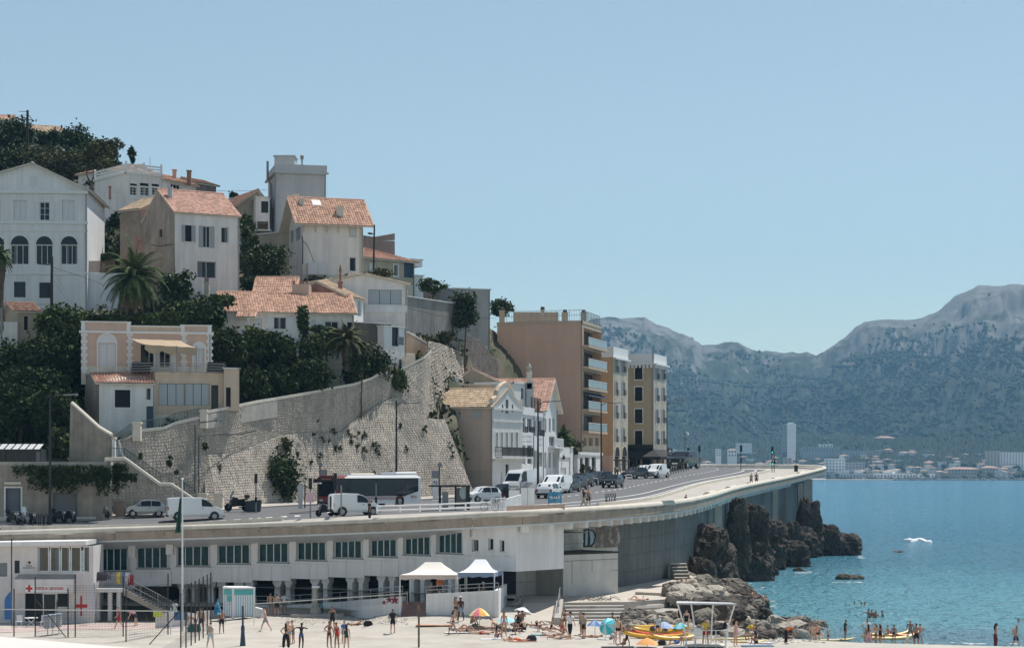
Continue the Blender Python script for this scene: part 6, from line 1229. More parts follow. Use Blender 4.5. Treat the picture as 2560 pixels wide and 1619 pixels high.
for i in range(9):moto('dark motorcycle in the row parked behind the bollards',1672+i*6,1179-i*1.1,(.5,-.85),R.choice([M_black,MATS['scooter_dark'],M_black]),i%2==0,i%3==0,'motorcycles behind the bollards')
# ---------------------------------------------------------------- street furniture
def on(px,py,T_=None):
 return ray(T_ or T_street,px,py)or W(px,py,180)
def lamp(label,px,yb,yt,arms,Y=None):
 p=on(px,yb)if Y is None else W(px,yb,Y);zt=Z(yt,p.y);root=T('street_lamp',label,'street lamp',p)
 m=MB();m.path([p-V((0,0,.1)),p+V((0,0,2.2)),V((p.x,p.y,zt))],[.15,.13,.075],8);m.build('pole',M_black,root)
 for dx,dy in arms:
  q=V((p.x+X(1280+dx,p.y),p.y-.3,zt-dy/F*p.y));m=MB();m.path([V((p.x,p.y,zt-.5)),V((p.x,p.y,zt)).lerp(q,.35)+V((0,0,-.1)),q],[.05,.045,.04],5);a=m.build('arm',M_black,root);m=MB();s=1 if dx>0 else-1;m.obox(q+V((-.1*s,-.18,-.06)),(1.25*s,0,.06),(0,.36,0),(0,0,.1));m.build('lamp_head',M_grey,root)
lamp('tall street lamp in front of the garage building',125,1311,985,[(38,2)]);lamp('tall street lamp rising behind the bus',991,1256,1000,[(30,8),(-6,10)]);lamp('tall street lamp before the white townhouses',1345,1239,1001,[(38,2)]);lamp('tall street lamp before the ochre apartment house',1503,1191,1004,[(32,3)]);lamp('tall double street lamp at the cafe corner',1667,1167,1004,[(26,3),(20,-4)])
def pole(label,pts,r,mt,name='utility_pole',cat='pole',extra=None):
 P=[W(*p)for p in pts];root=T(name,label,cat,P[0]);m=MB();m.path(P,[r,r*.75],8);m.build('pole',mt,root)
 for nm,mm,q in(extra or[]):m=MB();m.path([W(*t)for t in q],mm,5);m.build(nm,M_black,root)
 return root
M_wood=mat('pole_wood',(.045,.04,.035),.9,.3,3)
pole('wooden utility pole with aerial above the mansion',[(68,372,283),(69,276,283)],.22,M_wood,extra=[('crossarm',.06,[(52,299,283),(83,300,283)]),('aerial',.04,[(48,279,283),(68,279,283)]),('aerial',.03,[(52,288,283),(66,288,283)]),('guy_wire',.025,[(70,280,283),(24,430,280)]),('brace',.05,[(70,286,283),(80,298,283)])])
pole('dark utility pole in front of the mansion right windows',[(129,770,214),(130,642,214)],.17,M_wood,extra=[('crossarm',.05,[(96,660,214),(128,662,214)]),('stay_wire',.02,[(132,672,214),(175,755,212)]),('stay_wire',.02,[(134,700,214),(168,752,212)])])
pole('thin black lamp pole right of the cream house',[(934,676,236),(936,562,236)],.13,M_black,'street_lamp','street lamp',[('arm',.04,[(936,586,236),(922,582,236)]),('lamp_head',.13,[(920,583,236),(931,584,236)])])
pole('grey pole at the far left edge beside the white garden wall',[(4,850,201),(3,770,201)],.12,M_grey)
for lab,pts in(('overhead wire from orange roof to white tower',[(500,476,262),(580,478,262),(668,475,262)]),('sagging wire before the dark hillside wall',[(1020,770,234),(1100,790,238),(1240,795,260)]),('wire along the mansion foot',[(0,757,213),(60,762,213),(128,760,213)]),('wire from utility pole to palm',[(133,668,214),(200,690,212),(260,712,210)])):cable(lab,pts,.022,n='wire')
p=seat(T_beach,456,1576);root=T('flagpole','tall white flagpole with drooping green flag in front of the beach house','flagpole',p);zt=Z(1200,p.y)
m=MB();m.path([p,V((p.x,p.y,zt))],[.085,.045],8);m.build('pole',M_white2,root);m=MB();m.lathe([(.02,0),(.1,.06),(.1,.12),(.02,.18)],(p.x,p.y,zt),10);m.build('finial',M_white2,root)
m=MB();rr=[]
for i in range(9):t=i/8;z=Z(lerp(1242,1330,t),p.y);x0=p.x-.06-.05*t;w_=.12+.32*t;rr.append([V((x0-w_*j/5,p.y+.08*math.sin(j*2.2+i*.5),z-.05*j/5))for j in range(6)])
m.grid(rr);m.build('flag',mat('flag_green',(.018,.075,.055),.8,.2,3),root)
pole('white post with green top below the flagpole',[(427,1612,142),(427,1518,142)],.05,M_white2,'post','post')
def signal(label,px,yb,yt,T_=None,lit=None,name='traffic_signal',cat='traffic signal',mt=None,boxes=((0,.9,.28),),r=.06):
 p=on(px,yb,T_);h=Z(yt,p.y)-p.z;root=T(name,label,cat,p);m=MB();m.path([p,p+V((0,0,h))],r,7);m.build('pole',mt or M_grey,root)
 for f,hh,w_ in boxes:
  z=p.z+h*(1-f)-hh;m=MB();m.box(p.x-w_/2+.02,p.y-.3,z,p.x+w_/2+.02,p.y-.05,z+hh);b=m.build('signal_head',M_black,root)
  for k in range(3):
   m=MB();m.lathe([(.085,0),(.07,.03)],(p.x+.02,p.y-.33,z+hh*(.2+.3*k)),10,axis='y');m.build('lens',flat('lamp_green',(.05,.8,.55),.4,emit=2.)if lit and k==0 else M_dark,b)
 return root
signal('grey signal post beside the dark rubbish bins',640,1281,1183,boxes=((0.0,.9,.26),(.6,.5,.2)));r_=signal('signal post carrying a small pink notice',776,1295,1194,boxes=((0,.95,.28),));p=on(776,1295);m=MB();m.box(p.x-.33,p.y-.1,Z(1255,p.y),p.x+.3,p.y-.07,Z(1230,p.y));m.build('notice',flat('pink_notice',(.62,.40,.47),.7),r_)
signal('tall signal mast in front of the red bus end',838,1284,1182,boxes=((0,1.5,.3),));signal('grey post in front of the small white van',853,1292,1212,name='post',cat='post',boxes=());signal('grey post before the bus windows',940,1270,1208,name='post',cat='post',boxes=((.55,.6,.2),));
for a in(('signal post left of the three beyond the cafe corner',1720,1166,1119),('black traffic signal near the far bend',1748,1168,1113),('traffic signal on the small island in the road',1852,1173,1112),('traffic signal showing green by the kerb wall',1930,1180,1116)):signal(*a,T_=T_prom,lit='green' in a[0],mt=M_black,boxes=((0,1.1,.36),(.55,.6,.25)))
signal('thin signal post next to the green signal',1935.5,1180,1128,T_=T_prom,mt=M_black,boxes=((.4,.6,.25),))
p=on(1990,1178,T_prom);root=T('sign_pole','slim post on a dark bin near the parapet tip','post',p);m=MB();m.box(p.x-.28,p.y-.28,p.z,p.x+.28,p.y+.28,p.z+1.05);m.build('bin',M_black,root);m=MB();m.tube(p+V((0,0,1.05)),V((p.x,p.y,Z(1127,p.y))),.05,6);m.build('pole',M_black,root)
p=on(1712,1166);root=T('camera_mast','tall grey camera mast beyond the cafe corner','mast',p);zt=Z(1074,p.y);m=MB();m.path([p,V((p.x,p.y,zt))],[.13,.09],8);m.build('pole',M_grey,root);m=MB();m.lathe([(.05,0),(.2,.1),(.2,.3),(.1,.4)],(p.x+.5,p.y,zt-.9),8);m.path([V((p.x,p.y,zt-.3)),V((p.x+.5,p.y,zt-.4))],.04,5);m.build('camera',M_white2,root)
for i in range(9):
 p=on(1671+i*6.4,1187-i*1.55);m=MB();m.lathe([(.09,0),(.09,.8),(.11,.82),(.11,.95),(.05,1.0)],p,8);thing(m,'bollard',M_grey,'short grey bollard in the row before the parked motorcycles','bollard','bollards by the motorcycles')
def hoop(label,x0,x1,y0,y1,mt,n='hoop_barrier'):
 a,b=on(x0,y1),on(x1,y1);h=Z(y0,a.y)-a.z;m=MB();m.path([a,a+V((0,0,h*.85)),a.lerp(b,.12)+V((0,0,h)),b.lerp(a,.12)+V((0,0,h)),b+V((0,0,h*.85)),b],.045,6);return thing(m,n,mt,label,'barrier')
hoop('white hoop barrier in front of the dark pickup style car',1477,1495,1195,1216,M_white2);hoop('white hoop barrier by the sign post at the cafe',1564,1580,1186,1204,M_white2)
for i,x in enumerate((90,101,111,121)):hoop('black bike hoop on the left pavement, %s'%('nearest the small scooter','second from the small scooter','second from the lamp post','nearest the lamp post')[i],x,x+7,1285,1311,M_black,'bike_hoop')
a,b=on(1514,1261,T_prom),on(1539,1260,T_prom);root=T('railing_rack','short black crisscross metal rack at the kerb wall end','rack',a);m=MB();h=1.0
for i in range(4):p,q=a.lerp(b,i/4),a.lerp(b,(i+1)/4);m.tube(p,q+V((0,0,h)),.03,5);m.tube(q,p+V((0,0,h)),.03,5)
m.path([a,a+V((0,0,h)),b+V((0,0,h)),b],.035,5);m.build('frame',M_black,root)
def busstop(label,px,yb,y0,x0,x1):
 p=on(px,yb);root=T('bus_stop_sign',label,'bus stop sign',p);zt=Z(y0,p.y);m=MB();m.path([p,V((p.x,p.y,zt))],.06,6);m.build('pole',M_black,root);m=MB();m.lathe([(.22,-.03),(.22,.03)],(p.x+.05,p.y,zt+.15),12,axis='y');m.build('disc',M_grey,root)
 a,b=X(x0,p.y),X(x1,p.y);m=MB();m.box(a,p.y-.06,zt-1.0,b,p.y-.02,zt-.35);m.build('name_board',M_grey,root);m=MB();m.box(a+.1,p.y-.06,zt-2.9,b-.05,p.y-.02,zt-1.1);bd=m.build('route_board',M_white2,root)
 for k,s_ in enumerate(('P','J')):
  pass
 text('lettering','83',.42,flat('route_blue',(.05,.06,.14)),V(((a+b)/2,p.y-.064,zt-1.45)),(1,0,0),root,bold=.01)
busstop('bus stop sign post left behind the bus',800,1262,1164,802,818);busstop('bus stop sign post by the glass bus shelter',1098,1290,1166,1079,1097)
p=on(1120,1274);root=T('bus_shelter','dark framed bus shelter with pale oval panel','bus shelter',p);a,b=X(1073,p.y),X(1176,p.y);z1=Z(1213,p.y);m=MB();m.box(a,p.y-.9,z1-.1,b,p.y+.9,z1+.05);m.build('roof',M_black,root)
m=MB();
for x in(X(1100,p.y),X(1138,p.y),X(1172,p.y)):m.box(x-.07,p.y+.6,p.z-.2,x+.07,p.y+.75,z1)
m.box(X(1165,p.y),p.y-.6,p.z-.2,X(1175,p.y),p.y-.5,z1);m.build('frame',M_black,root);m=MB();m.box(X(1106,p.y),p.y-.4,p.z+.2,X(1121,p.y),p.y-.3,Z(1229,p.y));m.build('info_panel',M_grey,root);m=MB();m.box(X(1138,p.y),p.y+.62,p.z+.3,X(1166,p.y),p.y+.66,z1-.2);m.build('glass_panel',flat('smoked_glass',(.10,.12,.13),.15),root)
m=MB();m.poly([V((X(1159,p.y)+.35*math.cos(i*.4189),p.y-.5,Z(1231,p.y)+.56*math.sin(i*.4189)))for i in range(15)]);m.build('oval_panel',flat('pale_oval',(.42,.50,.50),.6),root);m=MB();m.box(X(1112,p.y),p.y-.1,p.z+.42,X(1160,p.y),p.y+.3,p.z+.48);m.build('bench',M_black,root)
p=on(775,1262);m=MB();root=T('kiosk_shelter','second shelter with poster half hidden behind the street tree','bus shelter',p);m.box(X(748,p.y),p.y,Z(1206,p.y)-.1,X(800,p.y),p.y+1.5,Z(1206,p.y));m.build('roof',M_coping,root);m=MB();m.box(X(745,p.y),p.y+.1,p.z-.3,X(756,p.y),p.y+.2,Z(1210,p.y));m.build('poster',M_greyr,root);m=MB()
for x in(757,790):m.box(X(x,p.y),p.y+1.3,p.z-.3,X(x,p.y)+.1,p.y+1.4,Z(1206,p.y))
m.build('frame',M_black,root)
p=W(1286,1266,165);root=T('lettered_panel','white panel lettered with the sea house name beside the kiosk','sign',p);m=MB();a,b=X(1272,165),X(1299,165);m.box(a,165,p.z-.4,b,165.1,Z(1204,165));m.build('panel',M_white2,root);text('lettering','MAISON\nDE LA MER',.21,flat('lettering_dark',(.06,.06,.065)),V(((a+b)/2-.02,164.99,Z(1219,165))),(1,0,0),root,bold=.006)
m=MB();m.box(b,165,p.z-.4,b+.1,165.15,Z(1203,165));m.build('post',M_grey,root)
root=T('kiosk','white metal kiosk with grey hipped top on the deck','kiosk',W(1318,1266,165));m=MB();a,b=X(1301,165),X(1336,165);m.box(a,165,p.z-.4,b,166.1,Z(1219,165));m.build('body',M_white2,root);m=MB();zt=Z(1219,165);mx=X(1319,165);m.poly([(a,165,zt),(mx,165,zt),(mx,165.2,zt+.5)]);m.poly([(mx,165,zt),(b,165,zt),(b-.1,165.4,zt+.45),(mx,165.2,zt+.5)]);m.poly([(a,165,zt),(mx,165.2,zt+.5),(a,165.6,zt+.5)]);m.build('top',M_grey,root);m=MB();m.box(mx-.015,164.985,p.z-.4,mx+.015,164.999,zt);m.build('door_seam',M_grey,root)
root=T('poster_board','blue painted poster board on two posts by the white hatchback','poster board',W(1387,1266,166));a,b=X(1370,166),X(1404,166);m=MB();m.box(a,166,Z(1256,166),b,166.08,Z(1229,166));m.build('board',mat('poster_blue',(.04,.20,.36),.5,.3,2,c2=(.20,.42,.50),f2=.55,s2=1.3),root);m=MB()
for x in(a,b-.08):m.box(x,166.02,Z(1266,166),x+.08,166.1,Z(1228,166))
m.build('post',M_grey,root)
m=MB()
for pts in([(1374,1243),(1377,1239),(1378,1245)],[(1380,1240),(1380,1246)],[(1384,1246),(1386,1239),(1388,1246)],[(1391,1240),(1391,1246),(1394,1243)],[(1397,1239),(1399,1246)]):m.path([W(x,y,165.97)for x,y in pts],.04,4)
m.build('painted_letters',M_white2,root)
lowwall('low pink wall on the deck below the poster board',[(1267,1264),(1412,1259)],1278,[154,154.5],M_pink,.3,zb=9.1)
a,b,c=W(1228,1276,157),W(1262,1275,157.5),W(1302,1263,163);m=MB();rail(m,[a,b],.95,.14,r=.03,rb=.025);rail(m,[b+V((.1,.3,0)),c],.9,.14,r=.03,rb=.025);thing(m,'railing',M_white2,'white barred railing beside the lettered panel','railing')
m=MB();rail(m,[W(942,1282,159),W(1000,1280,158.5),W(1100,1277,157.6),W(1228,1272,157)],.55,r=.06,bars=False,mids=(.2,));thing(m,'handrail',M_white2,'long low white pipe rail along the deck','railing')
def bike(label,px,py,yaw,T_=None):
 root=T('bicycle',label,'bicycle',(0,0,0));
 for x in(-.5,.5):m=MB();m.path([V((x+.33*math.cos(k*.4488),0,.34+.33*math.sin(k*.4488)))for k in range(15)],.02,4);m.build('wheel',M_black,root)
 m=MB();m.path([(-.5,0,.34),(-.1,0,.34),(.38,0,.8),(-.2,0,.8),(-.1,0,.34)],.02,5);m.path([(-.5,0,.34),(-.2,0,.85)],.018,5);m.path([(.5,0,.34),(.36,0,.95)],.02,5);m.path([(.3,-.25,.98),(.36,0,.95),(.3,.25,.98)],.018,5);m.build('frame',M_grey,root);m=MB();m.box(-.32,-.06,.84,-.1,.06,.9);m.build('saddle',M_black,root);place(root,px,py,yaw,T_)
 return root
r_=bike('bicycle leaning at the end of the pipe rail',1224,1272,(.8,.5));r_.location=W(1224,1277,156.6)
bike('bicycle leaning against the crowd barrier on the platform',1297,1479,(.9,.2),T_plat)
p=on(300,1291);m=MB();m.box(p.x-.42,p.y,p.z-.1,p.x+.42,p.y+.4,Z(1253,p.y));m.box(p.x-.46,p.y-.03,Z(1253,p.y),p.x+.46,p.y+.44,Z(1252,p.y)+.03);thing(m,'utility_cabinet',mat('cabinet_brown',(.20,.155,.12),.7,.15,2),'brown utility cabinet beside the silver hatchback','cabinet')
for k,x in enumerate((625,640)):
 p=on(x,1279);root=T('rubbish_bin',('dark wheeled bin nearest the maxi scooter','dark wheeled bin next to the signal post')[k],'bin',p);m=MB();m.prism([(p.x-.35,p.y,p.z),(p.x+.35,p.y,p.z),(p.x+.45,p.y,p.z+1.),(p.x-.45,p.y,p.z+1.)],(0,.7,0));m.build('body',M_dframe,root);m=MB();m.box(p.x-.47,p.y-.04,p.z+1.002,p.x+.47,p.y+.74,p.z+1.1);m.build('lid',M_coping if k==0 else M_dframe,root)
p=W(1675,1130,297);root=T('cafe_sign','square black cafe sign with white emblem hanging by the corner lamp','sign',p);m=MB();m.box(X(1668.5,297),297,Z(1139,297),X(1681,297),297.15,Z(1120.5,297));m.build('board',M_black,root);m=MB();c=V((X(1675,297),296.99,Z(1128,297)));m.poly([c+V((x,0,z))for x,z in((-.2,-.25),(-.08,-.25),(-.08,.0),(.08,0),(.08,-.25),(.2,-.25),(.2,.1),(.1,.28),(-.1,.28),(-.2,.1))]);m.build('emblem',M_white2,root);m=MB();m.box(X(1671,297),296.985,Z(1135.5,297),X(1679,297),296.99,Z(1134.5,297));m.build('emblem',M_white2,root)
for i in range(10):
 p=on(1558+(i*13)%92,1178-(i%3)*3);root=T('cafe_table','small dark cafe table with chairs on the terrace by the corner','table',p,'cafe tables at the corner');m=MB();m.lathe([(.35,.7),(.35,.74)],p,10);m.tube(p,p+V((0,0,.7)),.04,5);m.build('table_top',M_black,root);m=MB()
 for s in(-.6,.6):m.box(p.x+s-.2,p.y-.2,p.z+.42,p.x+s+.2,p.y+.2,p.z+.46);m.box(p.x+s-.2+(.36 if s>0 else 0),p.y-.2,p.z+.461,p.x+s-.16+(.36 if s>0 else 0),p.y+.2,p.z+.9);[m.box(p.x+s+a,p.y+b,p.z,p.x+s+a+.03,p.y+b+.03,p.z+.42)for a in(-.19,.16)for b in(-.19,.16)]
 m.build('chairs',M_black,root)
pole('pale sign post with blank board by the cafe',[(1552,1192,272),(1552,1150,272)],.06,M_grey,'sign_post','sign',[('board',.12,[(1534,1149,272),(1566,1150,272)])])
# ---------------------------------------------------------------- beach stairs and first-aid fittings
root=T('beach_stairs','outside stairs with grey railing descending from the beach house door','stairs',W(345,1535,163));n=15
A_,B_=W(312,1469,164),W(442,1537,164)
m=MB();m.box(X(243,164),163.2,A_.z-.3,A_.x,168.5,A_.z);m.build('landing',M_white,root)
for i in range(n):t0,t1=i/n,(i+1)/n;m=MB();x0,x1=lerp(A_.x,B_.x,t0),lerp(A_.x,B_.x,t1);z=lerp(A_.z,B_.z,t1);m.box(x0,163.3,z-.06,x1+.06,165.0,z+.04);m.build('step',M_conc,root)
m=MB();m.prism([A_+V((0,-.5,-.1)),B_+V((0,-.5,-.1)),B_+V((0,-.5,-.5)),A_+V((0,-.5,-.55))],(0,1.4,0));m.build('stringer',M_conc,root)
m=MB();rail(m,[V((X(243,164),163.3,A_.z)),V((A_.x,163.3,A_.z)),V((B_.x,163.3,B_.z))],1.05,.15,r=.03,rb=.018,mids=(.55,));m.build('railing',M_grey,root)
for x in(247,278,300):m=MB();m.box(X(x,164)-.16,163.4,.6,X(x,164)+.16,163.9,A_.z-.3);m.build('support_column',M_white,root)
for k,(x,w_,h,c,lab)in enumerate(((254,.8,.75,(.06,.06,.07),'dark patterned towel drying on the stair railing'),(270,.5,.6,(.12,.12,.14),'grey towel drying on the stair railing'),(298,.45,1.0,(.55,.45,.08),'yellow and white towel drying on the stair railing'),(307,.4,.9,(.10,.16,.25),'blue towel drying on the stair railing'),(316,.5,.8,(.45,.42,.46),'pale lilac towel drying on the stair railing'),(327,.45,.85,(.22,.04,.04),'dark red towel drying on the stair rail bend'))):
 zt=Z(1429+(0 if x<313 else(x-313)*.5),163.2);m=MB();xx=X(x,163.2);rr=[[V((xx+w_*(j/5-.5),163.2+(.06*math.sin(j*1.8)if i else .1),zt-h*i/3*R.uniform(.9,1.05)))for j in range(6)]for i in range(4)];m.grid(rr);thing(m,'towel',mat('cloth_a%d'%k,c,.9,.5,3),lab,'towel')
def feather(label,px,yb,yt,col,w_):
 p=seat(T_beach,px,yb)or G(px,yb,1);root=T('feather_flag',label,'banner',p);h=Z(yt,p.y)-p.z;m=MB();m.path([p,p+V((0,0,h*.6)),p+V((-.1,0,h))],.02,5);m.build('pole',M_grey,root);m=MB();m.grid([[p+V((-.02,0,h*lerp(.25,1,i/8))),p+V((-.02-w_*math.sin(min(1,(8-i)/3)*1.57),.03,h*lerp(.25,1,i/8)))]for i in range(9)]);m.build('cloth',flat('feather_%s'%col[1],col[0],.7),root)
feather('blue feather banner at the left edge of the first aid post',30,1572,1474,((.04,.14,.36),'blue'),.55);feather('white feather banner right of the red cross',238,1560,1454,((.55,.55,.62),'white'),.45)
p=seat(T_beach,78,1566);root=T('plastic_table','white plastic table and chairs outside the first aid post','table',p);m=MB();m.lathe([(.55,.70),(.55,.74)],p,14);m.build('table_top',M_white2,root)
for s in(-1,1):m=MB();m.tube(p+V((-.4*s,0,0)),p+V((.35*s,0,.7)),.03,5);m.build('leg',M_white2,root)
for s in(-1.0,.95):m=MB();q=p+V((s,.1,0));m.box(q.x-.22,q.y-.2,q.z+.4,q.x+.22,q.y+.2,q.z+.44);m.box(q.x-.22,q.y+.2,q.z+.4,q.x+.22,q.y+.24,q.z+.9);[m.tube(q+V((a,b,0)),q+V((a,b,.4)),.02,4)for a in(-.2,.2)for b in(-.18,.18)];m.build('chair',M_white2,root)
for k,x in enumerate((119,132,147)):
 p=seat(T_beach,x,1588-k*2);root=T('bag_bin',('left','middle','right')[k]+' of the three hanging rubbish bags on stands','bin',p);m=MB();m.tube(p,p+V((0,0,1.5)),.025,5);m.path([p+V((-.2,-.2,.02)),p+V((.2,.2,.02))],.03,4);m.build('stand',M_grey,root);m=MB();m.lathe([(.12,.5),(.27,.6),(.28,1.3),(.25,1.4)],p+V((0,-.2,0)),10);m.build('bag',mat('bag_plastic',(.42,.44,.48),.4,.2,4),root);m=MB();m.lathe([(.29,1.41),(.29,1.48)],p+V((0,-.2,0)),12);m.build('lid',flat('lid_blue',(.45,.53,.62),.5),root)
def board(label,x0,x1,y0,y1,Y,mt,name='notice_board'):
 m=MB();m.box(X(x0,Y),Y,Z(y1,Y),X(x1,Y),Y+.05,Z(y0,Y));return thing(m,name,mt,label,'sign')
board('fluorescent yellow notice on the curved white wall',383,405,1528,1541,153.6,flat('fluo_yellow',(.62,.72,.08),.7));board('blue board leaning beside the flagpole',435,469,1528,1549,152.5,flat('board_blue',(.05,.14,.26),.7))
m=MB();c=W(366.5,1545,153.3);m.poly([c+V((.16*math.cos(t*.628),0,.16*math.sin(t*.628)-.05))for t in range(10)]);m.poly([c+V((-.13,0,.05)),c+V((.13,0,.05)),c+V((0,0,.38))]);thing(m,'drop_emblem',M_black,'black water drop emblem on the curved white wall','emblem')
for k,(x,y)in enumerate(((960,1505),(973,1498),(987,1499))):
 Yw=151.9+(1006-x)*.042;m=MB();c=W(x,y,Yw-.05);r=(.22,.3,.38)[k];m.poly([c+V((r*(1 if t%2==0 else .42)*math.sin(t*.628),0,r*(1 if t%2==0 else .42)*math.cos(t*.628)))for t in range(10)]);thing(m,'painted_star',mat('star_red',(.30,.05,.05),.8,.2,4),('small','middle sized','largest')[k]+' painted red star on the white ramp wall','painting')
# ---------------------------------------------------------------- nets, posts, cabin, tents
def bpole(label,px,yt,yb,group='black net poles',r=.045,name='net_pole'):
 p=seat(T_beach,px,yb);m=MB();m.path([p,V((p.x,p.y,Z(yt,p.y)))],r,6);o=thing(m,name,M_black,label,'pole',group);return p,V((p.x,p.y,Z(yt,p.y)))
pl_=[]
for lab,x,yt,yb in(('thick black net pole at the left before the white roof',35,1470,1590),('tall thin black pole at the far left of the first aid post',29,1345,1560),('net pole left of the first aid sign',88,1440,1590),('net pole in front of the bag stands',170,1470,1592),('net pole left of the painted red cross',188,1435,1592),('net pole in front of the stair landing',308,1440,1590),('shorter net pole beside the stair landing one',315,1466,1603),('net pole left of the flagpole',420,1433,1585),('thick net pole just left of the row',452,1482,1618),('first net pole of the receding row',465,1490,1618),('second net pole of the receding row',478,1455,1612),('third net pole of the receding row',488,1450,1606),('fourth net pole of the receding row',498,1445,1600),('fifth net pole of the receding row',508,1440,1594),('sixth net pole of the receding row',518,1435,1585),('last net pole of the receding row',527,1430,1572)):pl_.append(bpole(lab,x,yt,yb))
for lab,a,b in(('slanting black brace by the bag stands',(90,1498),(165,1592)),('slanting black brace below the stairs',(452,1522),(373,1610))):
 q=seat(T_beach,*b);m=MB();m.path([W(a[0],a[1],q.y),q],.035,5);thing(m,'brace',M_black,lab,'brace')
M_net=flat('net_cord',(.06,.065,.06),.9);M_netw=flat('net_band',(.60,.58,.53),.8)
def net(label,p0,p1,z0,z1,nx,nz,r=.006,mt=M_net,band=False):
 root=T('net',label,'net',p0);m=MB()
 for i in range(nx+1):q=p0.lerp(p1,i/nx);m.path([V((q.x,q.y,q.z+z0)),V((q.x,q.y,q.z+z1))],r,3,cap=False)
 for k in range(nz+1):z=lerp(z0,z1,k/nz);m.path([p0+V((0,0,z)),p0.lerp(p1,.5)+V((0,0,z-.02)),p1+V((0,0,z))],r,3,cap=False)
 m.build('mesh',mt,root,kind='stuff')
 if band:m=MB();m.obox(p0+V((0,0,z1)),p1-p0,(0,.01,0),(0,0,.075));m.build('band',M_netw,root)
net('black protective netting between the left poles',pl_[2][0],pl_[5][0],.1,3.6,60,22);net('black protective netting along the receding poles',pl_[8][0],pl_[15][0],.2,3.8,40,22);net('black netting right of the stair landing poles',pl_[6][0],pl_[7][0],.1,3.6,26,22)
def vpost(label,px,yt,yb,mt,pad=None):
 p=seat(T_beach,px,yb);root=T('volleyball_post',label,'post',p);h=Z(yt,p.y)-p.z;m=MB();m.path([p,p+V((0,0,h))],.07,8);m.build('post',mt,root)
 if pad:m=MB();m.lathe([(.2,0),(.17,.3),(.12,.9),(.13,1.2),(.1,1.35)],p,10);m.build('pad',pad,root)
 return p
M_navy=flat('navy_paint',(.03,.06,.10),.6)
a=vpost('navy volleyball post with padded foot',607,1513,1613,M_navy,M_navy);b=vpost('weathered navy and wood volleyball post',1047,1512,1617,mat('post_wood',(.20,.15,.10),.9,.3,3,c2=(.05,.06,.09),f2=.5,s2=.5))
q=G(635,1563,1.2);q2=G(1018,1558,1.3);q.z=beach_z(q.x,q.y);q2.z=beach_z(q2.x,q2.y);net('white topped volleyball net across the sand',q,q2,.9,1.55,90,8,.005,M_net,True)
for lab,p in(('thin wooden stake holding the far net left end',q),('thin wooden stake holding the far net right end',q2)):m=MB();m.path([p,p+V((0,0,1.75))],.03,5);thing(m,'net_stake',M_coping,lab,'stake')
p3=seat(T_beach,2,1600);p4=seat(T_beach,448,1606);net('lower volleyball net at the left with white band',p3,p4,1.5,2.1,60,6,.005,M_net,True)
p=seat(T_beach,594,1548);root=T('beach_cabin','white and turquoise striped changing cabin with turquoise frieze','cabin',p);a0,a1,a2=X(556,p.y),X(583,p.y),X(634,p.y);zt=Z(1472,p.y)-.45;Yc=p.y;M_tq=flat('turquoise',(.10,.42,.43),.6);M_stb=flat('stripe_blue',(.33,.50,.58),.7)
wl=Wl((a0,Yc+1.0),(a1,Yc));wr=Wl((a1,Yc),(a2,Yc+.35));wb_=Wl((a2,Yc+.35),(a2-.9,Yc+1.9))
for w,ns in((wl,4),(wr,9),(wb_,8)):
 for i in range(ns*2-1 if 0 else ns):m=MB();w.slab(m,w.L*i/ns,p.z+.25,w.L*(i+.5)/ns,zt,-.04,0);m.build('plank',M_stb,root);m=MB();w.slab(m,w.L*(i+.5)/ns,p.z+.25,w.L*(i+1)/ns,zt,-.04,0);m.build('plank',M_white2,root)
 m=MB();w.slab(m,0,zt,w.L,zt+.42,-.05,.06);m.build('frieze',M_tq,root)
 m=MB();w.slab(m,-.05,p.z,.07,zt+.5,-.08,.07);w.slab(m,w.L-.07,p.z,w.L+.05,zt+.5,-.08,.07);m.build('corner_post',M_white2,root)
m=MB();m.prism([wl.P(-.1,zt+.46,.1),wl.P(wl.L,zt+.46,.16),wr.P(wr.L+.1,zt+.46,.12),V((a2-.9,Yc+2.0,zt+.46)),V((a0-.1,Yc+2.0,zt+.46))],(0,0,.14));m.build('roof',M_white2,root)
u0,z0,u1,z1=wl.L*.35,p.z+2.0,wl.L*.85,zt-.05;m=MB();wl.slab(m,u0,zt-.55,u1,zt-.08,.01,.03);m.build('sign',M_tq,root);text('lettering','OPEN',.11,M_red,wl.P((u0+u1)/2,zt-.75,.012),wl.d,root)
def tent(label,x0,x1,ye,yr,Y,mt,val):
 a=W(x0,ye,Y);b=W(x1,ye,Y);dp=3.3;root=T('canopy_tent',label,'tent',V((a.x,Y,TERR)));ze=a.z;zr=Z(yr,Y+dp/2);i=(b.x-a.x)*.36
 C=[V((a.x,Y,ze)),V((b.x,Y,ze)),V((b.x+.6,Y+dp,ze)),V((a.x+.6,Y+dp,ze))];R1,R2=V((a.x+i+.3,Y+dp/2,zr)),V((b.x-i+.3,Y+dp/2,zr))
 def curve(p,q,r,s,n=6):
  return[[p.lerp(q,k/8).lerp(r.lerp(s,k/8),t/n)+V((0,0,-.22*math.sin(3.14*t/n)))for k in range(9)]for t in range(n+1)]
 m=MB();m.grid(curve(C[0],C[1],R1,R2));m.grid(curve(C[1],C[2],R2,R2));m.grid(curve(C[2],C[3],R2,R1));m.grid(curve(C[3],C[0],R1,R1));m.build('canopy',mt,root)
 m=MB()
 for p,q in zip(C,C[1:]+C[:1]):m.grid([[p.lerp(q,k/10)for k in range(11)],[p.lerp(q,k/10)+V((0,0,-.34-.05*math.sin(k*1.9)))for k in range(11)]])
 m.build('valance',val,root)
 for c in C:m=MB();m.box(c.x-.04,c.y-.04,TERR-(1.3 if c.y<Y+1 and c.x<a.x+1 else .1),c.x+.04,c.y+.04,ze);m.build('leg',M_white2,root)
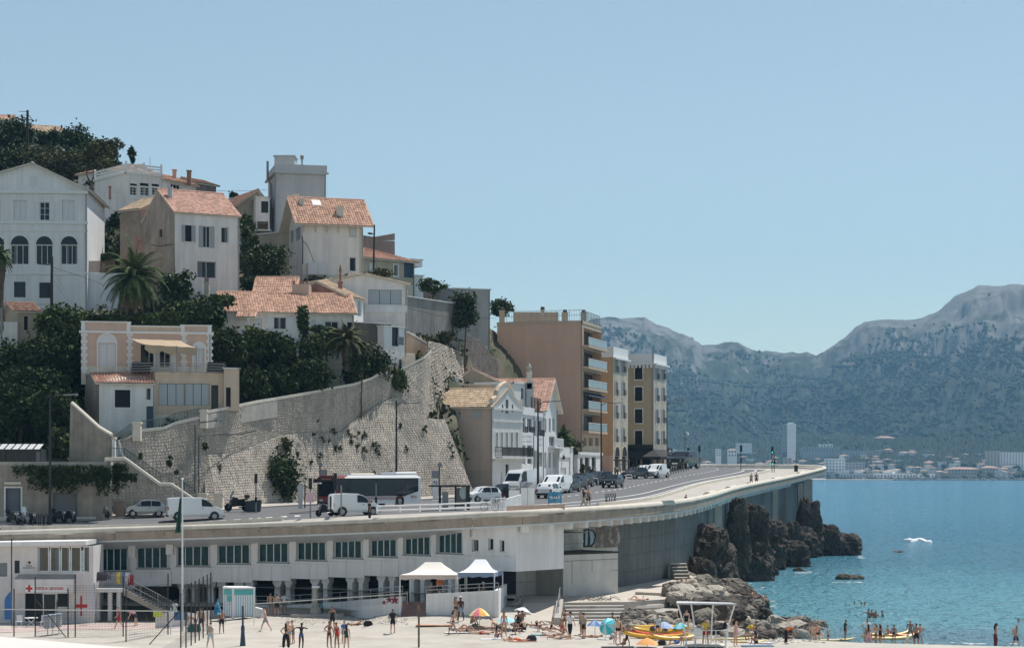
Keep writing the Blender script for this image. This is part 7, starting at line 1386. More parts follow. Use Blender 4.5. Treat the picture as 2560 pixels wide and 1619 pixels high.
tent('cream canopy tent over the bar terrace',1000,1140,1436,1404,150,flat('tent_cream',(.86,.80,.72),.9),flat('tent_peach',(.62,.50,.43),.9));tent('white canopy tent with blue grey valance',1144,1236,1430,1397,149,flat('tent_white',(.84,.85,.88),.9),flat('tent_blue',(.22,.29,.40),.9))
for i,(x,Y)in enumerate(((1090,152),(1130,153),(1160,152),(1195,152.5),(1215,151))):
 p=V((X(x,Y),Y,TERR));root=T('bar_table','dark bar table '+('under the cream tent left','under the cream tent right','between the two tents','under the white tent','at the right end of the white tent')[i],'table',p);m=MB();m.lathe([(.4,.72),(.4,.76)],p,12);m.tube(p,p+V((0,0,.72)),.04,6);m.lathe([(.25,0),(.2,.03)],p,10);m.build('table_top',M_black,root)
p=seat(T_beach,788,1541);root=T('shower_post','grey concrete shower column with lamp on the sand','shower column',p);m=MB();m.lathe([(.42,0),(.38,.75),(.24,.85),(.2,Z(1470,p.y)-p.z)],p,10);m.build('column',M_conc,root);m=MB();m.box(p.x-.25,p.y-.2,Z(1468,p.y),p.x+.35,p.y+.1,Z(1464,p.y));m.build('lamp',M_white2,root)
root=T('plinth','low stepped concrete base around the shower column','base',p);m=MB();m.prism([p+V((-1.9,-.6,-.3)),p+V((0,-1.1,-.3)),p+V((2.3,-.6,-.3)),p+V((2.3,.6,-.3)),p+V((-.5,.6,-.3))],(0,0,.55));m.build('slab',M_conc,root);m=MB();m.prism([p+V((0,-1.6,-.3)),p+V((2.9,-1.1,-.3)),p+V((2.9,-.6,-.3)),p+V((0,-1.1,-.3))],(0,0,.4));m.build('slab',M_conc,root)
mb=MB();Yn=96;rr=[[W(-80+k*22,1586+k*.35+max(0,k-2)*1.55*(1 if k<20 else 1.0),Yn-j*6)+V((0,0,-.22*j*j*.3))for k in range(22)]for j in range(5)];mb.grid(rr);mb.grid([rr[0],[p+V((0,.3,-1.5))for p in rr[0]]]);thing(mb,'kiosk_roof',mat('roof_cream',(.60,.575,.54),.8,.05,.5),'cream white curved roof edge at the bottom left corner','roof',smooth=True)
# ---------------------------------------------------------------- parasols, boats, stand
def parasol(label,x0,x1,yt,yb,ypole,cols,tilt=(0,0),Yoff=0,n=8,T_=None,drop=.35):
 p=seat(T_ or T_beach,(x0+x1)/2,ypole);root=T('parasol',label,'parasol',p);r=(x1-x0)/2/F*p.y;cx=X((x0+x1)/2,p.y);zt=Z(yt,p.y);c=V((cx,p.y,zt));M=Matrix.Rotation(math.radians(tilt[0]),4,'X')@Matrix.Rotation(math.radians(tilt[1]),4,'Y');d=max(.3,(yb-yt)/F*p.y*.8)if not(tilt[0]or tilt[1])else drop
 for k in range(n):
  m=MB();a0,a1=2*math.pi*k/n,2*math.pi*(k+1)/n;P=lambda a,f:c+M@V((math.cos(a)*r*f,math.sin(a)*r*f,-d*f**1.6));m.grid([[P(lerp(a0,a1,j/3),f)*1+M@V((0,0,-.05*f*math.sin(3.14*j/3)))for j in range(4)]for f in(0.02,.35,.7,1)]);m.build('fabric_panel',cols[k%len(cols)],root)
 m=MB();m.path([p-V((0,0,.1)),p.lerp(c,.5),c+M@V((0,0,.08))],.025,6);m.build('pole',M_white2,root);return root
cl=lambda n,c:flat('cloth_'+n,c,.85)
C_pk,C_yl,C_or,C_wh,C_lb,C_bl,C_tq,C_pb,C_sal=cl('pink',(.75,.20,.25)),cl('yellow',(.80,.68,.28)),cl('orange',(.80,.42,.12)),cl('white',(.72,.71,.70)),cl('lightblue',(.35,.66,.72)),cl('blue',(.10,.22,.50)),cl('turquoise',(.05,.45,.50)),cl('paleblue',(.38,.48,.66)),cl('salmon',(.85,.36,.16))
parasol('yellow orange and pink parasol near the terrace wall',1173,1224,1518,1541,1566,[C_yl,C_pk,C_or,C_yl]);parasol('tilted white parasol before the ramp',1288,1332,1517,1540,1560,[C_wh],(-14,14));parasol('pale turquoise parasol behind the seated group',1241,1291,1541,1553,1572,[C_lb]);parasol('blue parasol left of the tilted turquoise one',1468,1507,1549,1565,1588,[C_bl,C_pb]);parasol('turquoise parasol lying tilted towards the viewer',1490,1536,1558,1600,1598,[C_tq,C_lb],(62,-24),drop=.5);parasol('pale violet blue parasol beside the kayaks',1635,1684,1552,1571,1590,[C_pb]);parasol('turquoise parasol left of the lifeguard stand',1681,1724,1555,1572,1588,[C_tq,C_lb]);parasol('low orange parasol in front of the kayaks',1590,1646,1593,1612,1617,[C_sal,C_or])
def kayak(label,px,py,yaw,L,mt,mt2=None,T_=None,name='kayak',z=None,flatb=False):
 root=T(name,label,'kayak' if not flatb else 'paddle board',(0,0,0));m=MB();n=14;rr=[]
 for i in range(n+1):
  t=i/n*2-1;w=.38*max(.02,(1-abs(t)**2.4));up=.28*abs(t)**3 if not flatb else .12*max(0,t)**3;h=.30 if not flatb else .11;x=t*L/2;rr.append([V((x,w*a,b*h+up))for a,b in((-.6,0),(-1,.5),(-.85,.95),(-.4,.8),(.4,.8),(.85,.95),(1,.5),(.6,0))])
 m.grid(rr,close=True);m.poly(rr[0]);m.poly(rr[-1]);m.build('hull',mt,root,smooth=True)
 if not flatb:
  for sx in(-.55,.35):m=MB();m.lathe([(.22,0),(.2,.03)],(sx,0,.28),10);m.build('seat',mt2 or M_black,root)
 else:m=MB();m.box(-L*.2,-.25,.105,L*.15,.25,.118);m.build('deck_pad',mt2 or M_coping,root)
 if z is not None:p=G(px,py,z);root.location=p;root.rotation_euler=(0,0,math.atan2(yaw[1],yaw[0]));return root
 return place(root,px,py,yaw,T_ or T_beach)
C_ky=flat('kayak_yellow',(.78,.46,.07),.35);C_kr=flat('kayak_red',(.65,.10,.04),.35);C_kp=flat('board_yellow',(.78,.62,.25),.4)
r_=kayak('yellow kayak on its side behind the red and yellow one',1652,1586,(.97,-.2),4.2,C_ky);r_.rotation_euler=(math.radians(50),0,r_.rotation_euler[2]);r_.location.z+=.3
kayak('yellow and red kayak in front of the pile',1640,1596,(.96,-.25),4.6,C_ky,C_kr);kayak('red kayak squeezed between the yellow ones',1650,1592,(.97,-.22),4.0,C_kr);kayak('slim yellow kayak pointing at the lifeguard stand',1690,1600,(.95,.3),3.8,C_ky)
kayak('long pale yellow board lying behind the lifeguard stand',1815,1598,(1,.05),4.2,C_kp,name='paddle_board',flatb=True);kayak('short yellow board beside the bending man',1872,1605,(1,-.05),2.4,C_kp,name='paddle_board',flatb=True);kayak('white surfboard on wet sand',1905,1608,(.9,-.4),2.2,M_white2,name='surf_board',flatb=True)
kayak('yellow board in the shallows between two boys',2088,1600,(.95,.25),3.2,C_kp,z=.03,name='paddle_board',flatb=True);kayak('yellow kayak with a child in an orange vest',2222,1600,(.97,.2),4.4,C_kp,C_kr,z=-.08);kayak('red kayak end behind the wading men',2262,1592,(.98,.1),2.4,C_kr,z=-.08);kayak('second yellow kayak behind the first in the shallows',2215,1592,(.98,.1),3.6,C_ky,z=-.08)
p=seat(T_beach,1765,1617);root=T('lifeguard_stand','white tubular lifeguard stand with flat canopy','lifeguard stand',p);Yl=p.y;zc=Z(1507,Yl)
m=MB();xs=(X(1688,Yl),X(1838,Yl));m.prism([V((xs[0],Yl-1.,zc)),V((xs[1],Yl-1.,zc-.05)),V((xs[1]-.2,Yl+1.2,zc-.12)),V((xs[0]+.2,Yl+1.2,zc-.02))],(0,0,.1));m.build('canopy',M_greyr,root)
pf=Z(1610,Yl);m=MB();m.box(X(1712,Yl),Yl-.8,pf-.08,X(1812,Yl),Yl+.8,pf);m.build('platform',M_coping,root)
for x0,x1,yy in((1692,1716,-.8),(1730,1742,.8),(1786,1780,.8),(1834,1808,-.8)):m=MB();a=V((X(x0,Yl),Yl+yy,zc));b=V((X(x1,Yl),Yl+yy,p.z-.2));m.path([a,a.lerp(b,.4)+V(((b.x-a.x)*.18,0,0)),b],.055,6);m.build('leg',M_white2,root)
m=MB();
for z in(pf+1.0,pf+.5):m.path([V((X(1712,Yl),Yl-.75,z)),V((X(1812,Yl),Yl-.75,z))],.03,5)
for k in range(5):x=lerp(X(1712,Yl),X(1812,Yl),k/4);m.tube(V((x,Yl-.75,p.z)),V((x,Yl-.75,pf+1.0)),.03,5)
m.build('guard_rail',M_white2,root);LG=V((X(1763,Yl),Yl,pf))
m=MB();q=V((X(1750,Yl),Yl+.4,pf));m.box(q.x-.3,q.y,q.z+.4,q.x+.3,q.y+.5,q.z+.46);m.box(q.x-.3,q.y+.5,q.z+.461,q.x+.3,q.y+.55,q.z+1.0);[m.tube(q+V((a,b,0)),q+V((a,b,.4)),.025,4)for a in(-.27,.27)for b in(.03,.47)];thing(m,'plastic_chair',M_white2,'white plastic chair on the lifeguard stand','chair')
def barrier(label,x0,x1,y0,y1):
 a,b=seat(T_plat,x0,y1),seat(T_plat,x1,y1);h=Z(y0,a.y)-a.z;m=MB();rail(m,[a,b],h,.13,r=.025,rb=.014);m.path([a+V((0,-.3,.02)),a+V((0,.3,.02))],.03,4);m.path([b+V((0,-.3,.02)),b+V((0,.3,.02))],.03,4);thing(m,'crowd_barrier',M_grey,label,'barrier')
barrier('grey crowd barrier left against the white panel wall',1302,1343,1450,1481);barrier('grey crowd barrier in front of the white hut door',1456,1487,1438,1467)
def towel(label,px,py,L,c,yaw=.1,T_=None,w=.9):
 p=seat(T_ or T_beach,px,py);m=MB();cs,sn=math.cos(yaw),math.sin(yaw);rr=[]
 for i in range(5):rr.append([V((p.x+(cs*(i/4-.5)*L-sn*(j/2-.5)*w),p.y+sn*(i/4-.5)*L+cs*(j/2-.5)*w,p.z+.03+R.uniform(0,.02)))for j in range(3)])
 m.grid(rr);thing(m,'beach_towel',mat('towel_%s'%label.split()[0],c,.95,.2,3),label,'towel')
towel('white towel under the group in front',1255,1597,3.0,(.62,.62,.64));towel('peach towel at the front of the seated group',1308,1602,1.9,(.72,.40,.30));towel('teal towel among the sunbathers',1352,1586,1.3,(.12,.40,.46));towel('orange wrap spread on bare sand by the net post',1085,1562,2.6,(.55,.26,.16),.05);towel('pale towel under the sunbathers behind',1150,1580,2.2,(.70,.70,.72));towel('black mat below the dark haired woman',1545,1617,2.2,(.03,.03,.035));towel('striped pale towel in front of the blue shorts man',1695,1617,2.0,(.5,.52,.55));towel('blue mat under the seated woman near the water',1893,1614,2.2,(.08,.16,.28));towel('lilac towel beside the reading man',1345,1567,2.0,(.45,.4,.5));towel('grey towel on the sunny platform',1612,1501,1.9,(.40,.38,.36),0,T_plat)
def bag(label,px,py,c,s=.35,T_=None):
 p=seat(T_ or T_beach,px,py);root=T('bag',label,'bag',p);m=MB();m.prism([p+V((x*s,-.3*s,z*s))for x,z in((-.8,0),(.8,0),(.9,.5),(.6,1.0),(-.55,1.05),(-.9,.5))],(0,.7*s,0));m.build('body',mat('bag_%s'%label.split()[0],c,.8,.2,4),root);m=MB();m.path([p+V((-.12,-.05,s*1.0)),p+V((0,-.05,s*1.3)),p+V((.12,-.05,s*1.0))],.02,4);m.build('handle',M_black,root)
bag('navy black and white striped bag on the peach towel',1329,1602,(.03,.035,.05),.4);bag('black backpack beside the lying person',920,1564,(.015,.016,.018),.38);bag('charcoal backpack near the blue shorts man',1655,1612,(.03,.03,.035),.34);bag('dark bag by the two seated at the white wall',1394,1474,(.02,.02,.025),.3,T_plat);bag('green woven bag beside the sunbathers',1187,1569,(.10,.16,.14),.3);bag('black bag on the edge of the platform',1716,1484,(.02,.02,.022),.3,T_plat);bag('teal duffel dragged at the net row',485,1578,(.03,.16,.15),.55)
m=MB();c0=seat(T_plat,1490,1501)
for i in range(18):a=R.uniform(0,6.28);q=c0+V((R.gauss(0,.9),R.gauss(0,.3),.04));m.path([q,q+V((math.cos(a)*.5,math.sin(a)*.2,R.uniform(.05,.35))),q+V((math.cos(a)*1.1,math.sin(a)*.4,.03))],.03,4)
thing(m,'driftwood',mat('driftwood',(.33,.29,.25),.95,.3,3),'tangle of grey driftwood on the sunny platform','driftwood')
# ---------------------------------------------------------------- people
def rotx(v,a):c,s=math.cos(a),math.sin(a);return V((v.x,v.y*c-v.z*s,v.y*s+v.z*c))
def limb(f,o,sd):f,o=math.radians(f),math.radians(o);return V((sd*math.sin(o),-math.sin(f)*math.cos(o),-math.cos(f)*math.cos(o)))
POSE={'stand':(2,(4,9,12),(-3,9,10),(2,4,2),(-2,4,3),0),'hips':(0,(-22,38,75),(-22,38,75),(4,7,2),(-2,7,2),0),'fold':(2,(25,14,105),(22,14,105),(2,5,2),(-3,5,4),0),'walk':(4,(24,8,22),(-24,8,14),(-20,2,12),(22,2,6),0),'stride':(8,(30,10,40),(-20,12,25),(-24,14,8),(26,14,14),0),'arms':(4,(4,84,5),(30,75,70),(10,6,14),(-4,6,10),0),'reach':(6,(60,12,30),(50,12,40),(4,5,4),(-4,5,4),0),
 'bend':(68,(75,8,15),(85,8,20),(6,8,8),(-2,8,6),0),'sit':(-14,(-28,14,10),(30,12,55),(118,9,92),(112,9,80),0),'sitk':(18,(58,14,42),(62,14,40),(132,6,112),(126,6,104),0),'sitl':(8,(35,10,40),(30,14,30),(84,9,4),(98,12,40),0),'chair':(4,(30,10,60),(28,10,62),(86,8,86),(84,8,82),0),'squat':(42,(70,10,50),(66,10,46),(118,12,122),(108,12,118),0),
 'supine':(0,(-4,18,8),(-10,70,110),(2,6,4),(46,5,88),-90),'lieflat':(0,(0,16,6),(0,16,6),(2,8,2),(-1,8,2),-90),'prone':(-16,(110,20,70),(115,20,66),(-2,7,4),(0,7,30),90),'recline':(-46,(-52,12,8),(-50,12,10),(84,6,10),(124,8,96),0)}
POSES={}
def pose_mesh(key,fem):
 if(key,fem)in POSES:return POSES[(key,fem)]
 t,a1,a2,l1,l2,pit=POSE[key];t=math.radians(t);up=V((0,-math.sin(t),math.cos(t)));fw=V((0,-math.cos(t),-math.sin(t)));sh,hp=(.165,.098)if fem else(.195,.09)
 J=[V((0,0,0)),up*.17,up*.40,up*.50+fw*.01,up*.585+fw*.03,up*.68+fw*.035,up*.77+fw*.02];rad=[(.135,.10)if fem else(.125,.10),(.105,.085)if fem else(.125,.10),(.13,.095)if fem else(.15,.105),(.055,.055),(.062,.07),(.082,.095),(.05,.06)]
 E=[(0,1),(1,2),(2,3),(3,4),(4,5),(5,6)];B=[('torso',0,1),('torso',1,2),('neck',2,3),('head',3,6)];hands=[]
 for sd,a,l in((1,a1,l1),(-1,a2,l2)):
  n=len(J);s0=J[2]+up*.055+V((sd*sh,0,0));d1=limb(a[0],a[1],sd);d1=rotx(d1,t);d2=rotx(limb(a[0]+a[2],a[1]*.5 if a[2]<60 else-a[1]*.6,sd),t);e=s0+d1*.28;w=e+d2*.25
  J+=[s0,e,w];rad+=[(.062,.06),(.042,.042),(.028,.03)];E+=[(2,n),(n,n+1),(n+1,n+2)];B+=[('arm',n,n+1),('fore',n+1,n+2)];hands.append((w,d2,sd))
  m=len(J);h=V((sd*hp,0,-.05));k1=limb(l[0],l[1],sd);k2=limb(l[0]-l[2],l[1]*.6,sd);k=h+k1*.43;an=k+k2*.42;ft=V((0,-1,0))if abs(k2.z)>.5 else V((0,0,1));to=an+(ft*.17+k2*.06)
  J+=[h,k,an,to];rad+=[(.092,.09),(.058,.06),(.036,.04),(.032,.022)];E+=[(0,m),(m,m+1),(m+1,m+2),(m+2,m+3)];B+=[('thigh',m,m+1),('shin',m+1,m+2),('foot',m+2,m+3)]
 pr=math.radians(pit);J=[rotx(p,pr)for p in J];hands=[(rotx(w,pr),rotx(d,pr),s)for w,d,s in hands];up=rotx(up,pr);fw=rotx(fw,pr)
 me=bpy.data.meshes.new('tmp');me.from_pydata(J,E,[]);ob=bpy.data.objects.new('tmp',me);COL.objects.link(ob);md=ob.modifiers.new('s','SKIN');md.branch_smoothing=.4
 sv=me.skin_vertices[0].data
 for i,r in enumerate(rad):sv[i].radius=r;sv[i].use_root=i==0
 sb=ob.modifiers.new('b','SUBSURF');sb.levels=2;dg=bpy.context.evaluated_depsgraph_get();ev=ob.evaluated_get(dg);bm_=bpy.data.meshes.new_from_object(ev);bpy.data.objects.remove(ob)
 vs_=[v.co.copy()for v in bm_.vertices];ns=[v.normal.copy()for v in bm_.vertices];fs=[tuple(p.vertices)for p in bm_.polygons];lab=[]
 for p in vs_:
  best=(9,'',0)
  for nm,i,j in B:
   d=J[j]-J[i];q=max(0,min(1,(p-J[i]).dot(d)/d.length_squared));e=(p-J[i]-d*q).length-(.05 if nm=='torso' else 0)
   if e<best[0]:best=(e,nm,q+(1 if(nm,i)==('torso',1)else 0))
  lab.append(best[1:])
 zmin=min(p.z for p in vs_);mb=MB();mb.v=[tuple(p-V((0,0,zmin)))for p in vs_];mb.f=list(fs);mb.m=[0]*len(fs);O=V((0,0,zmin))
 sdv=fw.cross(up);hc=J[5]-O
 mb.path([hc+fw*.085+up*.02,hc+fw*.118-up*.015,hc+fw*.09-up*.025],[.008,.016,.01],5)
 for s in(1,-1):mb.path([hc+fw*.082+sdv*.034*s+up*.03,hc+fw*.095+sdv*.034*s+up*.03],.011,5,1);mb.path([hc+sdv*.083*s+up*.03,hc+sdv*.093*s-up*.02],.016,5)
 mb.path([hc+fw*.085-up*.055+sdv*.02,hc+fw*.092-up*.055,hc+fw*.085-up*.055-sdv*.02],.007,4,2)
 for w,d,s in hands:
  w=w-O;x=d.cross(fw);x=x.normalized()if x.length>.1 else d.orthogonal().normalized();z=x.cross(d);mb.path([w-d*.02,w+d*.04,w+d*.085],[.026,.036,.032],6)
  for k in range(4):o=x*(k-1.5)*.019;L=(.062,.075,.07,.055)[k];mb.path([w+d*.08+o,w+d*(.08+L*.55)+o+z*.006,w+d*(.08+L)+o+z*.022],[.009,.008,.006],4)
  mb.path([w+d*.025+x*.03,w+d*.06+x*.05+z*.012,w+d*.085+x*.045+z*.025],[.011,.009,.007],4)
 POSES[(key,fem)]=r=dict(me=mb.mesh('body',[M_eye,M_eye,M_eye],smooth=True),v=[p-O for p in vs_],n=ns,f=fs,lab=lab,hc=hc,up=up,fw=fw,J=[p-O for p in J],cl={});bpy.data.meshes.remove(bm_);return r
M_eye=flat('eye',(.02,.015,.012),.5);M_lip=flat('lips',(.28,.10,.09),.6)
SK={k:mat('skin_'+k,c,.6,.06,3,spec=.3)for k,c in(('l',(.62,.40,.30)),('m',(.47,.28,.195)),('t',(.32,.175,.115)),('d',(.065,.036,.025)))}
HR={k:flat('hair_'+k,c,.7)for k,c in(('k',(.012,.01,.009)),('b',(.05,.028,.017)),('y',(.30,.20,.10)),('g',(.38,.37,.36)),('r',(.14,.05,.025)))}
CC=dict(k=(.015,.015,.018),n=(.02,.03,.07),w=(.68,.68,.68),r=(.45,.03,.03),b=(.05,.14,.38),s=(.24,.33,.40),g=(.03,.07,.05),y=(.65,.45,.06),o=(.70,.18,.05),p=(.60,.32,.36),e=(.34,.29,.24),a=(.18,.18,.19),m=(.12,.02,.035),t=(.06,.30,.32),c=(.42,.52,.58),l=(.30,.26,.30))
def cloth_mat(c):return mat('garment_'+c,CC[c],.9,.10,4)
REG={'shorts':lambda n,q:n=='torso' and q<.35 or n=='thigh' and q<.62,'trunks':lambda n,q:n=='torso' and q<.3 or n=='thigh' and q<.22,'bottom':lambda n,q:n=='torso' and q<.28 or n=='thigh' and q<.10,'top':lambda n,q:n=='torso' and 1.25<q<1.75,'suit':lambda n,q:n=='torso' and q<1.8 or n=='thigh' and q<.1,'tee':lambda n,q:n=='torso' and q>.12 or n=='arm' and q<.55,'tank':lambda n,q:n=='torso' and .15<q<1.93,'trousers':lambda n,q:n=='torso' and q<.3 or n=='thigh' or n=='shin' and q<.9,'skirt':lambda n,q:n=='torso' and q<.4 or n=='thigh' or n=='shin' and q<.75,'shoes':lambda n,q:n=='foot'}
def person(label,px,py,pose,yaw,skin='m',fem=0,hair='k',wear='',hs=1.0,T_=None,sink=0,long=0,hat=None,z=None,pos=None,prop=None):
 D=pose_mesh(pose,fem);ob=bpy.data.objects.new('person',D['me']);COL.objects.link(ob);ORG[ob.name]=V();props(ob,label,'person')
 for i,m in enumerate((SK[skin],M_eye,M_lip)):ob.material_slots[i].link='OBJECT';ob.material_slots[i].material=m
 def cover(nm,key,test,off,mt):
  if key not in D['cl']:
   ok=[test(i)for i in range(len(D['v']))];ids={};b=MB()
   for f in D['f']:
    if sum(ok[i]for i in f)>=len(f)*.75:
     for i in f:
      if i not in ids:ids[i]=len(ids);b.v.append(tuple(D['v'][i]+D['n'][i]*off))
     b.f.append(tuple(ids[i]for i in f));b.m.append(0)
   D['cl'][key]=b.mesh(key,M_eye,smooth=True)if b.f else None
  me=D['cl'][key]
  if me:o=bpy.data.objects.new(nm,me);COL.objects.link(o);o.parent=ob;o.material_slots[0].link='OBJECT';o.material_slots[0].material=mt
 hc,up,fw=D['hc'],D['up'],D['fw']
 if hair:cover('hair','hair',lambda i:D['lab'][i][0]=='head' and(D['v'][i]-hc).dot(up)>.045-.9*max(0,-(D['v'][i]-hc).dot(fw))-.02*(abs((D['v'][i]-hc).dot(fw))<.03),.016,HR[hair])
 if long:m=MB();b=hc-fw*.075;m.path([b+up*.06,b-up*.06-fw*.02,b-up*.2-fw*.045,b-up*(.2+.2*long)-fw*.04],[.07,.085,.08,.03],8);m.build('long_hair',HR[hair or 'k'],ob,smooth=True)
 for w in wear.split():
  g,c=w.split(':');R_=REG[g];cover(g if g not in('top','bottom','suit')else 'swimwear',g,lambda i:R_(*D['lab'][i]),.045 if g=='skirt' else(.02 if g in('shorts','trousers','tee')else .012),cloth_mat(c))
 if hat:m=MB();c=hc+up*.06;q=up.to_track_quat('Z','Y');m.lathe([(.105,0),(.10,.07),(.06,.1)]if hat[1]=='cap' else[(.22,0),(.21,.01),(.11,.02),(.1,.09),(.06,.11)],(0,0,0),12);m.v=[tuple(c+q@V(p))for p in m.v];m.build('hat',cloth_mat(hat[0]),ob)
 if prop=='bag':m=MB();w=D['J'][2]-fw*.17;m.lathe([(.1,-.3),(.17,-.25),(.17,.1),(.1,.18)],w,10);m.build('backpack',cloth_mat('k' if 'black' in label else 'e'),ob)
 p=pos or(G(px,py,z)if z is not None else seat(T_ or T_beach,px,py));ob.location=V(p)-V((0,0,sink));ob.rotation_euler=(0,0,math.radians(yaw));ob.scale=(hs,hs,hs);return ob
PL=[]
def P(s):
 for ln in s.strip().split('\n'):
  f=[x.strip()for x in ln.split('|')];k=dict(x.split('=')for x in f[6].split())if len(f)>6 and f[6]else{}
  lab,(x,y),pz_,yw,lk,wear=f[0],map(float,f[1].split()),f[2],float(f[3]),f[4],f[5]
  T_={'p':T_plat,'s':T_prom,'w':T_sea}.get(k.get('on'));z=float(k['z'])if 'z' in k else None
  person(lab,x,y,pz_,yw,lk[0],int(lk[1]),lk[2]if lk[2]!='-' else None,wear,float(k.get('h',1)),T_,float(k.get('sink',0)),float(k.get('long',0)),tuple(k['hat'].split(','))if 'hat' in k else None,z,prop=k.get('prop'))
